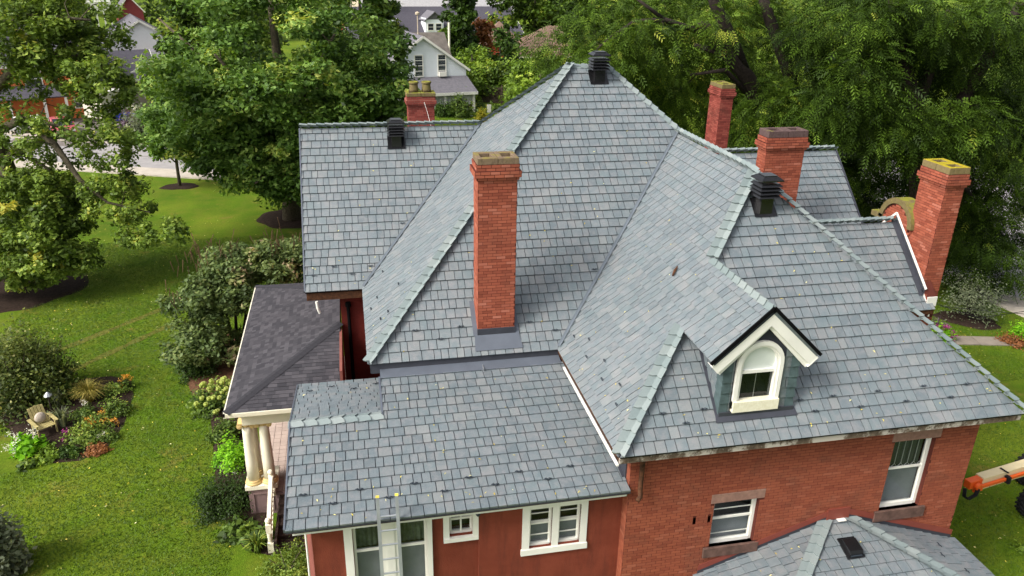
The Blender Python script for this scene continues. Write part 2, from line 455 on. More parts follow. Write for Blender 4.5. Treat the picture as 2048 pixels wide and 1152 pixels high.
M['flower_green'] = m_leaf("lime_flower_head", [(0.0, lin(140,158,62)), (0.5, lin(178,190,92)), (1.0, lin(206,212,130))])
M['grass'] = m_leaf("grass_blade", [(0.0, lin(60,88,14)), (0.4, lin(76,104,20)), (0.8, lin(98,122,28)), (1.0, lin(126,134,48))], 0.2)
M['tan_grass'] = m_leaf("tan_ornamental_grass", [(0.0, lin(96,96,36)), (0.5, lin(140,130,56)), (1.0, lin(176,158,88))], 0.2)
M['yleaf'] = m_leaf("fallen_yellow_leaf", [(0.0, lin(176,150,40)), (0.5, lin(222,206,90)), (1.0, lin(236,230,180))], 0.1)
# ------------------------------------------------------------------ ground, street, paths
def gridmesh(name, x0, x1, y0, y1, z, nx, ny, mat, wob=0.0, **kw):
    vs = []; fs = []
    for j in range(ny+1):
        for i in range(nx+1):
            vs.append((x0+(x1-x0)*i/nx, y0+(y1-y0)*j/ny, z+wob*RND.uniform(-1, 1)))
    for j in range(ny):
        for i in range(nx):
            a = j*(nx+1)+i; fs.append((a, a+1, a+nx+2, a+nx+1))
    b = MB(); b.add(vs, fs); return b.build(name, mat, None, **kw)

gridmesh("lawn", -500, 500, -40, 900, 0.0, 40, 40, M['lawn'], kind='structure', label="wide green lawn with worn and yellowed patches around the house", category="lawn")

def strip(name, pts, z, mat, th=0.0, **kw):
    """flat polygon laid on the ground (or a kerb-high slab when th is given)"""
    b = MB()
    P = [(x, y, z) for x, y in pts]
    if th: b.slab(P, th, (0,0,1))
    else: b.add(P, [tuple(range(len(P)))])
    return b.build(name, mat, None, **kw)

# far street runs behind the lawn from left to right, drives and far pavement beyond it
def along(x, off):               # street axis direction
    return (x, 65.8 - 0.385*(x+15.5) + off)
SX = (-120, 10)
strip("street", [along(SX[0], 0.3), along(SX[1], 0.3), along(SX[1], 8.2), along(SX[0], 8.2)], 0.02, M['asphalt'], kind='structure', label="grey asphalt street behind the left lawn", category="street")
strip("pavement", [along(SX[0], -1.9), along(SX[1], -1.9), along(SX[1], 0.28), along(SX[0], 0.28)], 0.10, M['concrete'], 0.12, kind='structure', label="pale concrete pavement on the near side of the back street", category="pavement")
strip("pavement", [along(SX[0], 9.4), along(SX[1], 9.4), along(SX[1], 11.0), along(SX[0], 11.0)], 0.09, M['concrete'], 0.1, kind='structure', label="concrete pavement on the far side of the back street", category="pavement")
strip("kerb", [along(SX[0], 8.22), along(SX[1], 8.22), along(SX[1], 8.42), along(SX[0], 8.42)], 0.12, M['concrete'], 0.12, kind='structure', label="concrete kerb on the far side of the back street", category="kerb")
strip("tar_line", [along(-80, 4.1), along(6, 4.1), along(6, 4.25), along(-80, 4.25)], 0.026, M['drive'], kind='structure', label="dark tar seam along the middle of the street", category="road seam")
strip("driveway", [(-30.5,78.2),(-22.0,74.2),(-21.2,91.5),(-29.5,92.5)], 0.03, M['drive'], kind='structure', label="grey driveway leading to the garage across the street", category="driveway")
strip("driveway", [(-34.5,80.0),(-31.2,78.6),(-31,88.5),(-34,89)], 0.03, M['asphalt'], kind='structure', label="pale driveway in front of the orange brick house", category="driveway")
# right-hand street, its pavement and the slab path to the front door
strip("street", [(29.6+5.2,27.0),(60,2),(75,20),(52,62),(44,66),(33.0,38.5)], 0.02, M['asphalt'], kind='structure', label="grey street at the right beyond the pavement", category="street")
strip("pavement", [(33.6,22.5),(35.2,23.4),(33.9,33.6),(33.0,38.4),(30.9,38.0),(32.0,33.0)], 0.06, M['concrete'], 0.08, kind='structure', label="pale pavement beside the right street", category="pavement")
path = root("garden_path", (28, 27, 0), "row of brown concrete slabs crossing the right lawn", "path")
path["kind"] = "structure"
for i in range(8):
    a = Vector((24.3+i*1.28, 28.35-i*0.275, 0.0)); d = Vector((1.24,-0.266,0)); w = Vector((0.17,0.85,0))
    MB().slab([a+w*-0.5+Vector((0,0,.05)), a+d-w*0.5+Vector((0,0,.05+0.01*(i%3))), a+d+w*0.5+Vector((0,0,.05)), a+w*0.5+Vector((0,0,.05))], 0.06, (0,0,1)).build("paving_slab", M['paver'], path)

def blob(cx, cy, rx, ry, rot=0, n=84, wob=0.16, seed=1):
    r = random.Random(seed); ph = [r.uniform(0, 6.28) for _ in range(4)]; P = []
    for i in range(n):
        a = 2*math.pi*i/n
        k = 1+wob*(math.sin(2*a+ph[0])*.5+math.sin(3*a+ph[1])*.4+math.sin(7*a+ph[2])*.25)*(1+r.uniform(-.05,.05))
        x, y = rx*k*math.cos(a), ry*k*math.sin(a)
        P.append((cx+x*math.cos(rot)-y*math.sin(rot), cy+x*math.sin(rot)+y*math.cos(rot)))
    return P
def bed(name, pts, mat, label, cat="flower bed"):
    b = MB(); n = len(pts); c = (sum(p[0] for p in pts)/n, sum(p[1] for p in pts)/n)
    vs = [(x, y, 0.004) for x, y in pts]+[(c[0]+(x-c[0])*.86, c[1]+(y-c[1])*.86, 0.07) for x, y in pts]+[(c[0], c[1], 0.09)]
    fs = [(i, (i+1)%n, n+(i+1)%n, n+i) for i in range(n)]+[(n+i, n+(i+1)%n, 2*n) for i in range(n)]
    b.add(vs, fs); return b.build(name, mat, None, kind='structure', label=label, category=cat)
bed("garden_bed", [(-12.780,27.200,0.000)[:2],(-12.120,25.660,0.000)[:2],(-10.860,24.750,0.000)[:2],(-9.750,24.730,-0.000)[:2],(-9.050,25.410,0.000)[:2],(-8.840,26.840,0.000)[:2],(-8.980,29.040,0.000)[:2],(-9.380,30.320,0.000)[:2],(-10.200,30.800,0.000)[:2],(-11.230,30.770,0.000)[:2],(-12.050,30.370,0.000)[:2],(-12.940,29.740,-0.000)[:2],(-13.750,29.490,0.000)[:2],(-14.060,28.450,0.000)[:2]], M['soil'], "curved dark mulch bed full of mixed flowers on the left lawn")
bed("mulch_bed", [(-7.450,30.620,0.000)[:2],(-6.740,28.650,0.000)[:2],(-5.440,28.040,0.000)[:2],(-4.240,29.430,0.000)[:2],(-4.090,32.600,0.000)[:2],(-5.800,34.440,0.000)[:2],(-7.060,32.610,0.000)[:2]], M['soilred'], "reddish bark mulch under the lilac beside the porch", "mulch bed")
bed("planting_strip", [(-6.100,28.160,0.000)[:2],(-5.560,25.590,0.000)[:2],(-5.100,22.810,0.000)[:2],(-4.510,20.670,0.000)[:2],(-3.770,19.180,-0.000)[:2],(-2.960,18.780,-0.000)[:2],(-3.180,20.660,0.000)[:2],(-3.800,24.320,0.000)[:2],(-4.480,27.870,0.000)[:2]], M['soil'], "dark soil strip planted along the porch side", "flower bed")
bed("mulch_ring", blob(-12.71,60.46,1.25,1.0,seed=3), M['soil'], "dark mulch ring under the young lawn tree", "mulch bed")
bed("mulch_ring", blob(-17.0,41.2,2.7,3.2,seed=4), M['soil'], "dark bare ground under the dense left tree", "mulch bed")
bed("mulch_ring", blob((29.480,29.670,0.000)[0],(29.480,29.670,0.000)[1],1.5,0.95,-0.5,seed=5), M['soil'], "dark mulch ring under the sparse shrub on the right lawn", "mulch bed")
bed("mulch_ring", blob(-4.2,51.5,2.2,2.2,seed=6), M['soil'], "dark ground at the foot of the big maple", "mulch bed")
for i, (a, b_) in enumerate((((-13.460,33.140,0.000), (-9.250,37.770,0.000)), ((-12.280,31.160,0.000), (-8.740,35.590,0.000)))):
    a, b_ = Vector(a), Vector(b_); d = (b_-a); n_ = Vector((-d.y, d.x, 0)).normalized()
    P1 = []; P2 = []
    for k in range(15):
        p = a+d*k/14; w = RND.uniform(.10, .24)
        P1.append((p.x+n_.x*w, p.y+n_.y*w)); P2.append((p.x-n_.x*w, p.y-n_.y*w))
    strip("wheel_track", P1+P2[::-1], 0.006+0.002*i, M['worn'], kind='structure', label=("upper" if i == 0 else "lower")+" of the two worn wheel tracks crossing the left lawn", category="wheel track")

# ------------------------------------------------------------------ THE HOUSE
S = 0.93                     # main roof pitch
house = root("house", U(6, 18, -GZ), "large red brick house with steep grey slate hip roofs and tall brick chimneys", "house")
joined = {}                  # pieces past the first 300 of a kind, joined per kind
singles = []

def clip(poly, conv):
    out = poly
    n = len(conv)
    for i in range(n):
        ax, ay = conv[i]; bx, by = conv[(i+1)%n]; ex, ey = bx-ax, by-ay
        inp = out; out = []
        if not inp: return []
        for j in range(len(inp)):
            p, q = inp[j], inp[(j+1)%len(inp)]
            dp = ex*(p[1]-ay)-ey*(p[0]-ax); dq = ex*(q[1]-ay)-ey*(q[0]-ax)
            if dp >= -1e-9: out.append(p)
            if (dp > 1e-9 and dq < -1e-9) or (dp < -1e-9 and dq > 1e-9):
                t = dp/(dp-dq); out.append((p[0]+t*(q[0]-p[0]), p[1]+t*(q[1]-p[1])))
    return out
def area(p):
    return 0.5*abs(sum(p[i][0]*p[(i+1)%len(p)][1]-p[(i+1)%len(p)][0]*p[i][1] for i in range(len(p)))) if len(p) > 2 else 0
def ccw(p):
    return p if sum(p[i][0]*p[(i+1)%len(p)][1]-p[(i+1)%len(p)][0]*p[i][1] for i in range(len(p))) > 0 else p[::-1]

class Plane:
    """roof plane: O a point on the eave, A along the courses, B up the slope, N outwards (all metres)"""
    def __init__(s, O, A, B):
        s.O = Vector(O); s.A = Vector(A).normalized(); s.B = Vector(B).normalized(); s.N = s.A.cross(s.B).normalized()
        if s.N.z < 0: s.N = -s.N
    def to2(s, p):
        d = Vector(p)-s.O; return (d.dot(s.A), d.dot(s.B))
    def to3(s, a, b, h=0.0):
        return s.O+s.A*a+s.B*b+s.N*h

EXPO, SGAP, STH = 0.284, 0.018, 0.036
def lay_tiles(pl, polys, deck, key, expo=EXPO, widths=(.19,.225,.25,.27,.32), gap=SGAP, th=STH, off=-0.03, seed=0, single=True):
    """slates (or shingles) in courses over the 2-D polygons of a roof plane"""
    r = random.Random(seed)
    polys = [ccw(p) for p in polys]
    b0 = min(q[1] for p in polys for q in p); b1 = max(q[1] for p in polys for q in p)
    a0 = min(q[0] for p in polys for q in p); a1 = max(q[0] for p in polys for q in p)
    b = b0+off
    first = True
    while b < b1:
        a = a0-r.uniform(0, .3)
        while a < a1:
            w = r.choice(widths)+r.uniform(-.008, .008)
            rect = [(a+gap/2, b), (a+w-gap/2, b), (a+w-gap/2, b+expo), (a+gap/2, b+expo)]
            if first: rect = [(x, max(y, b)) for x, y in rect]
            parts = []
            for p in polys:
                pp = p
                if first: pp = [(x, y+off if abs(y-b0) < 1e-6 else y) for x, y in p]
                c = clip(rect, pp)
                if area(c) > 2e-4: parts.append(c)
            if parts:
                full = len(parts) == 1 and area(parts[0]) > 0.999*area(rect)
                lift = r.uniform(0, .006)
                singles_or = dict(pl=pl, a=a+w/2, b=b, w=w-gap, parts=parts, lift=lift, deck=deck, key=key, tone=r.random(), expo=expo, th=th, full=full and single)
                ctr = pl.to3(a+w/2, b+expo/2); v = EYE-ctr
                singles_or['rank'] = sum(area(p) for p in parts)*max(0.0, v.normalized().dot(pl.N))/v.length_squared
                singles.append(singles_or)
            a += w
        b += expo; first = False

def tile_geo(t, mb):
    pl = t['pl']
    for poly in t['parts']:
        poly = ccw(poly)
        top = [pl.to3(x, y, t['th']*(1-(y-t['b'])/t['expo'])+0.006+t['lift']) for x, y in poly]
        bot = [pl.to3(x, y, 0.0) for x, y in poly]
        k = len(poly)
        mb.add(top+bot, [tuple(range(k))]+[(i, i+k, (i+1)%k+k, (i+1)%k) for i in range(k)], t['tone'])

def place_tiles():
    unit = {}
    for key, matname in (("slate", 'slate'),):
        L = sorted([t for t in singles if t['key'] == key], key=lambda t: -t['rank'])
        n = 0; rest = MB()
        for t in L:
            if t['full'] and n < 300:
                n += 1
                kk = (key, t['expo'], t['th'])
                if kk not in unit:
                    e, th = t['expo'], t['th']
                    me = bpy.data.meshes.new(key)
                    me.from_pydata([(-.5,0,th+.006),(.5,0,th+.006),(.5,e,.006),(-.5,e,.006),(-.5,0,0),(.5,0,0),(.5,e,0),(-.5,e,0)], [],
                                   [(0,1,2,3),(0,4,5,1),(1,5,6,2),(2,6,7,3),(3,7,4,0)])
                    at = me.attributes.new("ind", 'FLOAT', 'FACE'); at.data.foreach_set("value", [1.0]*5)
                    me.materials.append(M[matname]); unit[kk] = me
                o = bpy.data.objects.new(key, unit[kk])
                pl = t['pl']; p = pl.to3(t['a'], t['b'], t['lift'])
                sgn = 1.0 if pl.A.cross(pl.B).dot(pl.N) > 0 else -1.0
                m = Matrix((( pl.A.x*t['w']*sgn, pl.B.x, pl.N.x, p.x), (pl.A.y*t['w']*sgn, pl.B.y, pl.N.y, p.y), (pl.A.z*t['w']*sgn, pl.B.z, pl.N.z, p.z), (0,0,0,1)))
                finish(o, t['deck'], m)
            else:
                tile_geo(t, rest)
        o = rest.build(key+"_courses", M[matname], house, kind='stuff')
    sh = MB()
    for t in singles:
        if t['key'] == 'shingle': tile_geo(t, sh)
    sh.build("shingle_courses", M['shingle'], house, kind='stuff')

CAPME = {}
def caps(a, b, na, nb, parent, half=0.165, step=0.285, seed=0, start=0.0):
    """bent cap slates lapped along a hip or ridge from a (low end) to b; na, nb the normals of the two slopes"""
    a, b = Vector(a), Vector(b); d = (b-a); L = d.length; d.normalize()
    wa = d.cross(Vector(na)).normalized(); wb = d.cross(Vector(nb)).normalized()
    up = (Vector(na)+Vector(nb)).normalized()
    side = d.cross(up).normalized()
    # wings run down each slope, away from the ridge
    if wa.dot(side) < 0: wa = -wa
    if wb.dot(side) > 0: wb = -wb
    r = random.Random(seed)
    n = max(1, int(round(L/step))); st = L/n
    key = (round(wa.dot(up), 3), round(wa.dot(side), 3), round(wb.dot(up), 3), round(wb.dot(side), 3), half, round(st, 4))
    if key not in CAPME:
        def loc(w, s_, y, h): return (w.dot(side)*s_, y, w.dot(up)*s_+h)
        e = st*1.18; t0, t1 = 0.068, 0.028; bow = 0.06
        vs = [loc(wa, half, -bow*0.3, t0), loc(wa, half*.5, 0.0, t0+.008), (0, bow, t0+.012), loc(wb, half*.5, 0.0, t0+.008), loc(wb, half, -bow*0.3, t0)]
        vs += [(x, e, z-t0+t1) for x, y, z in vs]
        vs += [(x, y, z-.055) for x, y, z in vs[:5]]
        fs = [(i, i+1, i+6, i+5) for i in range(4)]+[(i+10, i+11, i+1, i) for i in range(4)]
        me = bpy.data.meshes.new("ridge_cap"); me.from_pydata(vs, [], [f[::-1] for f in fs])
        vs2 = [Vector(v) for v in vs]
        at = me.attributes.new("ind", 'FLOAT', 'FACE'); at.data.foreach_set("value", [1.0]*len(fs))
        me.materials.append(M['cap']); CAPME[key] = me
    for i in range(n):
        o = bpy.data.objects.new("ridge_cap", CAPME[key])
        p = a+d*(i*st)
        tw = r.uniform(-.03, .03)
        s2 = (side*math.cos(tw)+d*math.sin(tw)); d2 = (d*math.cos(tw)-side*math.sin(tw))
        m = Matrix(((s2.x, d2.x, up.x, p.x), (s2.y, d2.y, up.y, p.y), (s2.z, d2.z, up.z, p.z), (0,0,0,1)))
        finish(o, parent, m)

def deck(name, pts, th=0.10, mat='deck', label=None):
    mb = MB(); n = (Vector(pts[1])-Vector(pts[0])).cross(Vector(pts[2])-Vector(pts[0])).normalized()
    if n.z < 0: pts = pts[::-1]; n = -n
    return mb.slab(pts, th, n).build(name, M[mat], house, label=label)

nF = Vector((0,-S,1)).normalized(); nL = Vector((-S,0,1)).normalized(); nR = Vector((S,0,1)).normalized(); nB = Vector((0,S,1)).normalized()
ZW = -8.0
def zF(y, ye): return ZW+S*(y-ye)
yM, xM, xWl, xWr, yW = 14.96, 0.105, 4.285, 12.60, 10.79
xr = (xWl+xWr)/2; hw = (xWr-xWl)/2; zr = ZW+S*hw
yR1 = yW+hw
P1 = (5.925, 20.78, ZW+S*5.82); P2 = (6.95, 20.78, ZW+S*5.82)
yV = yM+hw                   # where the wing ridge dies into the main slope
yG = 19.15; zG = ZW+S*3.725; yGr = yG+3.725; xGv = xM+3.725

PLF = Plane(U(0, yM, ZW), (1,0,0), (0,1,S)); PLL = Plane(U(xM, 0, ZW), (0,-1,0), (1,0,S))
PLG = Plane(U(0, yG, ZW), (1,0,0), (0,1,S)); PWL = Plane(U(xWl, 0, ZW), (0,-1,0), (1,0,S)); PWF = Plane(U(0, yW, ZW), (1,0,0), (0,1,S))

def zpt(x, y, which):
    if which == 'F': return U(x, y, zF(y, yM))
    if which == 'L': return U(x, y, ZW+S*(x-xM))
    if which == 'G': return U(x, y, zF(y, yG))
    if which == 'WL': return U(x, y, ZW+S*(x-xWl))
    if which == 'WF': return U(x, y, zF(y, yW))

def roof_plane(label, pl, which, polys, seed):
    d = None
    mb = MB()
    for poly in polys:
        P = [zpt(x, y, which)-pl.N*0.004 for x, y in poly]
        n = (P[1]-P[0]).cross(P[2]-P[0])
        if n.z < 0: P = P[::-1]
        mb.slab(P, 0.09, pl.N)
    d = mb.build("roof", M['deck'], house, label=label)
    lay_tiles(pl, [[pl.to2(zpt(x, y, which)) for x, y in poly] for poly in polys], d, "slate", seed=seed, expo=.296 if which == 'G' else .28)
    return d

rMF = roof_plane("tall front slope of the main roof behind the front chimney", PLF, 'F', [[(xM,yM),(xWl-.002,yM),(8.5275,19.2025),(P2[0],P2[1]),(P1[0],P1[1])]], 11)
rML = roof_plane("steep left slope of the main roof", PLL, 'L', [[(xM,yM),(xM,yG),(xGv,yGr),(P1[0],P1[1])]], 12)
rGL = roof_plane("front slope of the left gable wing", PLG, 'G', [[(-1.385,yG),(xM,yG),(xGv,yGr),(-1.385,yGr)]], 13)
dx0, dx1, dyf = 5.963, 7.0, 11.06     # dormer: eave x, ridge x, front of its roof
zDe, zDr = ZW+S*(dx0-xWl), ZW+S*(dx1-xWl)
rWL = roof_plane("left slope of the front wing running on over the dormer", PWL, 'WL', [[(xWl,yW),(xr,yR1),(xr,yV),(xWl,yM)], [(dx0,yW+dx0-xWl),(dx0,dyf),(dx1,dyf),(dx1,yW+dx1-xWl)]], 14)
rWF = roof_plane("broad front slope of the wing around the dormer", PWF, 'WF', [[(xWl,yW),(xWr,yW),(xr,yR1)]], 15)

# slopes turned away from the camera: plain slabs with the same slate on them
def plain_roof(pts):
    P = [U(*p) for p in pts]; n = (P[1]-P[0]).cross(P[2]-P[0]).normalized()
    if n.z < 0: P = P[::-1]; n = -n
    return MB().slab(P, 0.10, n).build("roof", M['slate'], house)
plain_roof([(xWr,yW,ZW),(xWr,yM+.0,ZW),(xr,yV,zr),(xr,yR1,zr)])
xRr = 6.95+5.82
plain_roof([(xRr,yM,ZW),(xRr,26.6,ZW),(P2[0],P2[1],P2[2]),(8.60,yV+.01,zF(yV+.01,yM))])
plain_roof([(xM,26.6,ZW),(xRr,26.6,ZW),(P2[0],P2[1],P2[2]),(P1[0],P1[1],P1[2])])
plain_roof([(xGv,yGr,zG),(xM,26.6,ZW),(-1.385,26.6,ZW),(-1.385,yGr,zG)])

def b_roof_right():
    # two gables at the back right, both ending at the same wall
    x1 = 14.12
    e8, r8 = 15.5, 17.36; z8 = ZW+S*(r8-e8)
    p8 = Plane(U(0, e8, ZW), (1,0,0), (0,1,S)); pts = [(11.0,e8),(14.31,e8),(14.31,e8+.28),(14.13,e8+.28),(14.13,r8),(11.0,r8)]
    f8 = lambda x, y: U(x, y, ZW+S*(y-e8))
    quads = [[(11.0,e8),(14.31,e8),(14.31,e8+.28),(11.0,e8+.28)], [(11.0,e8+.28),(14.12,e8+.28),(14.12,r8),(11.0,r8)]]
    mb = MB()
    for q in quads: mb.slab([f8(x, y)-p8.N*.004 for x, y in q], .09, p8.N)
    d = mb.build("roof", M['deck'], house, label="low right gable slope against the arched brick parapet")
    lay_tiles(p8, [[p8.to2(f8(x, y)) for x, y in q] for q in quads], d, "slate", seed=21)
    caps(U(14.10, r8, z8), U(11.6, r8, z8), nF, nB, house, seed=3)
    plain_roof([(11.0,r8,z8),(14.12,r8,z8),(14.12,r8+1.9,z8-S*1.9),(11.0,r8+1.9,z8-S*1.9)])
    r7, z7 = 20.42, -5.03; e7 = r7-2.9
    p7 = Plane(U(0, e7, z7-S*2.9), (1,0,0), (0,1,S)); f7 = lambda x, y: U(x, y, z7-S*(r7-y))
    q = [(8.6,e7),(14.05,e7),(14.05,r7),(8.6,r7)]
    d = MB().slab([f7(x, y)-p7.N*.004 for x, y in q], .09, p7.N).build("roof", M['deck'], house, label="back right gable slope behind the middle chimney")
    lay_tiles(p7, [[p7.to2(f7(x, y)) for x, y in q]], d, "slate", seed=22)
    caps(U(14.06, r7, z7), U(9.0, r7, z7), nF, nB, house, seed=4)
    plain_roof([(8.6,r7,z7),(14.05,r7,z7),(14.05,r7+3,z7-S*3),(8.6,r7+3,z7-S*3)])
    MB().beam(U(14.06, e7, z7-S*2.9)+Vector((0,0,.0)), U(14.06, r7, z7)+Vector((0,0,.0)), .05, .14).build("verge_trim", M['darkmetal'], house)
b_roof_right()

# caps on hips and ridges
caps(U(xM, yM, ZW), U(*P1), nL, nF, house, seed=1)
caps(U(*P1), U(*P2), nF, nB, house, seed=2)
caps(U(8.62, yV+.0, zF(yV, yM)), U(*P2), nR, nF, house, seed=5)
caps(U(xM+3.725, yGr, zG), U(*P1), nB, nL, house, seed=6)
caps(U(-1.385, yGr, zG), U(xGv, yGr, zG), nB, nF, house, seed=7)
caps(U(xr, yV, zr), U(xr, yR1, zr), nR, nL, house, seed=8)
caps(U(xWl, yW, ZW), U(dx0, yW+dx0-xWl, zDe), nL, nF, house, half=.175, seed=9)
caps(U(dx1, yW+dx1-xWl, zDr), U(xr, yR1, zr), nL, nF, house, half=.175, seed=10)
caps(U(dx1, dyf, zDr), U(dx1, yW+dx1-xWl, zDr), nR, nL, house, half=.15, seed=11)
caps(U(xWr, yW, ZW), U(xr, yR1, zr), nF, nR, house, half=.15, seed=12)

# valleys: metal strips let into the slate
def valley(a, b, na, nb, w=0.055):
    a, b = U(*a), U(*b); d = (b-a).normalized()
    wa = d.cross(Vector(na)).normalized(); wb = d.cross(Vector(nb)).normalized()
    if wa.dot(Vector(nb)) < 0: wa = -wa
    if wb.dot(Vector(na)) < 0: wb = -wb
    up = Vector((0,0,.075))
    MB().add([a+up, b+up, b+wa*w+up*1.1, a+wa*w+up*1.1], [(0,1,2,3)]).add([a+up, b+up, b+wb*w+up*1.1, a+wb*w+up*1.1], [(0,1,2,3)]).build("valley_flashing", M['valley'], house)
valley((xWl,yM,ZW),(xr,yV,zr), nF, nL)
valley((xM,yG,ZW),(xGv,yGr,zG), nF, nL)

# lower roof in front: shallow slope, its back slope, caps between
sS, yS0, zS0 = 0.208, 11.08, -9.0
yS1, yS2, yS3 = 13.61, 14.74, 15.98
zS = lambda y: zS0+sS*(y-yS0)
PS = Plane(U(0, yS0, zS0), (1,0,0), (0,1,sS)); PS2 = Plane(U(0, yS3, zS(yS1)-sS*(yS3-yS1)), (-1,0,0), (0,-1,sS))
fS = lambda x, y: U(x, y, zS(y)); fS2 = lambda x, y: U(x, y, zS(yS1)-sS*(y-yS1))
qs = [[(-1.495,yS0),(4.66,yS0),(4.66,yS1),(-1.495,yS1)], [(.312,yS1),(4.66,yS1),(4.66,yS2),(.312,yS2)]]
mb = MB()
for q in qs: mb.slab([fS(x, y)-PS.N*.004 for x, y in q], .09, PS.N)
rS = mb.build("roof", M['deck'], house, label="shallow lower front roof where the ladder leans")
lay_tiles(PS, [[PS.to2(fS(x, y)) for x, y in q] for q in qs], rS, "slate", seed=16, expo=.297)
q = [(-1.495,yS1),(.312,yS1),(.312,yS3),(-1.495,yS3)]
rS2 = MB().slab([fS2(x, y)-PS2.N*.004 for x, y in q], .09, PS2.N).build("roof", M['deck'], house, label="small back slope of the lower roof behind its row of caps")
lay_tiles(PS2, [[PS2.to2(fS2(x, y)) for x, y in q]], rS2, "slate", seed=17, expo=.24)
nS = Vector((0,-sS,1)).normalized(); nS2 = Vector((0,sS,1)).normalized()
caps(U(.31, yS1, zS(yS1)), U(-1.495, yS1, zS(yS1)), nS2, nS, house, half=.18, step=.29, seed=13)
MB().beam(fS(-1.51, yS0)+Vector((0,0,.0)), fS(-1.51, yS1), .035, .10).beam(fS2(-1.51, yS1), fS2(-1.51, yS3), .035, .10).build("verge_trim", M['lead'], house)
MB().beam(fS(.29, yS1), fS(.29, yS2), .05, .09).build("verge_trim", M['lead'], house)
# metal gutter wall and apron between the main eave and the lower roof
gx0, gx1 = .14, 4.27
MB().add([U(gx0, yM+.005, ZW+.015), U(gx1, yM+.005, ZW+.015), U(gx1, yM-.02, ZW-.235), U(gx0, yM-.02, ZW-.235)], [(3,2,1,0)]).ubox((gx0-.02,yM,ZW-.24),(gx1,yM+.3,ZW-.01)).build("gutter_wall", M['darkmetal'], house)
MB().slab([fS(.315, 14.68)+Vector((0,0,.045)), fS(4.28, 14.68)+Vector((0,0,.045)), fS(4.28, yM+.02)+Vector((0,0,.06)), fS(.315, yM+.02)+Vector((0,0,.06))], .01, nS).build("gutter_apron", M['lead'], house)
MB().ubox((2.52,14.66,-8.26),(2.54,yM-.02,-8.175)).build("gutter_seam", M['alu'], house)
MB().slab([fS(4.60, yS0+.3)+Vector((0,0,.05)), fS(4.69, yS0+.3)+Vector((0,0,.05)), fS(4.69, 14.9)+Vector((0,0,.05)), fS(4.60, 14.9)+Vector((0,0,.05))], .01, nS).ubox((4.655,yS0+.28,-9.0),(4.68,14.9,-8.1)).build("side_flashing", M['darkmetal'], house)

# right lower bay roof against the wing wall
sP, yP, zP, px0, px1, tP = 0.35, 11.185, -10.42, 9.0, 9.5, 2.75
PF = Plane(U(0, yP-tP, zP-sP*tP), (1,0,0), (0,1,sP)); PL_ = Plane(U(px0-tP, 0, zP-sP*tP), (0,-1,0), (1,0,sP)); PR_ = Plane(U(px1+tP, 0, zP-sP*tP), (0,1,0), (-1,0,sP))
fP = lambda x, y: U(x, y, zP-sP*(yP-y)); fPl = lambda x, y: U(x, y, zP-sP*(px0-x)); fPr = lambda x, y: U(x, y, zP-sP*(x-px1))
for pl, f, q, lab, sd in ((PF, fP, [(px0-tP,yP-tP),(px1+tP,yP-tP),(px1,yP),(px0,yP)], "front slope of the bay roof with the low black vent", 18),
                          (PL_, fPl, [(px0-tP,yP),(px0-tP,yP-tP),(px0,yP)], "dark left slope of the bay roof under the wing wall", 19),
                          (PR_, fPr, [(px1+tP,yP-tP),(px1+tP,yP),(px1,yP)], "right slope of the bay roof under the wing wall", 20)):
    P = [f(x, y)-pl.N*.004 for x, y in q]
    if (P[1]-P[0]).cross(P[2]-P[0]).z < 0: P = P[::-1]
    d = MB().slab(P, .09, pl.N).build("roof", M['deck'], house, label=lab)
    lay_tiles(pl, [[pl.to2(f(x, y)) for x, y in q]], d, "slate", seed=sd)
nPf = Vector((0,-sP,1)).normalized(); nPl = Vector((-sP,0,1)).normalized(); nPr = Vector((sP,0,1)).normalized()
caps(fP(px0-tP, yP-tP), U(px0, yP, zP), nPl, nPf, house, half=.16, seed=14)
caps(fP(px1+tP, yP-tP), U(px1, yP, zP), nPf, nPr, house, half=.16, seed=15)
def step_flash(a, b):
    a, b = U(*a), U(*b); up = Vector((0,0,1))
    MB().add([a+up*.03, b+up*.03, b+up*.155, a+up*.155], [(0,1,2,3)]).build("wall_flashing", M['darkmetal'], house)
    o = Vector((0,-.015,0))
    MB().slab([a+o+up*.14, b+o+up*.14, b+o+up*.30, a+o+up*.30], .012, (0,-1,0)).build("red_flashing", M['flashred'], house)
step_flash((px0-tP+.05, yP-.012, zP-sP*tP+.02), (px0, yP-.012, zP))
step_flash((px1, yP-.012, zP), (px1+tP-.1, yP-.012, zP-sP*tP+.03))
MB().ubox((px0,yP-.035,zP+.04),(px1,yP-.005,zP+.30)).build("red_flashing", M['flashred'], house)
MB().ubox((px0+.22,yP-.12,zP+.035),(px0+.40,yP-.03,zP+.05)).build("flashing_patch", M['white'], house)
MB().ubox((px0-tP,yP-tP+.25,-GZ),(px1+tP-.25,yP+.02,zP-sP*tP-.05)).build("bay_wall", M['stucco'], house)

# eave boards
MB().ubox((xWl+.02,yW+.01,ZW-.17),(xWr-.02,yW+.07,ZW-.012)).build("eave_board", M['eavewood'], house, label="long peeling grey eave board over the wing wall")
MB().ubox((xWl+.01,yW-.018,ZW-.036),(xWr-.01,yW+.03,ZW-.008)).build("drip_edge", M['blackmat'], house)
MB().ubox((xWl+.02,yW+.08,ZW-.175),(xWl+.06,yM-.02,ZW-.03)).ubox((xWl-.022,yW+.1,ZW-.09),(xWl+.018,yM-.02,ZW-.012)).build("eave_board", M['brownwood'], house)
MB().ubox((xWl-.045,yW+.0,ZW-.20),(xWl+.0,14.42,ZW-.165)).build("gutter_edge", M['white'], house)
MB().ubox((xWl+.02,yW+.07,ZW-.18),(xWr-.02,yW+.42,ZW-.155)).ubox((xWl+.02,yW+.42,ZW-.18),(xWl+.42,yM,ZW-.155)).build("soffit", M['brownwood'], house)
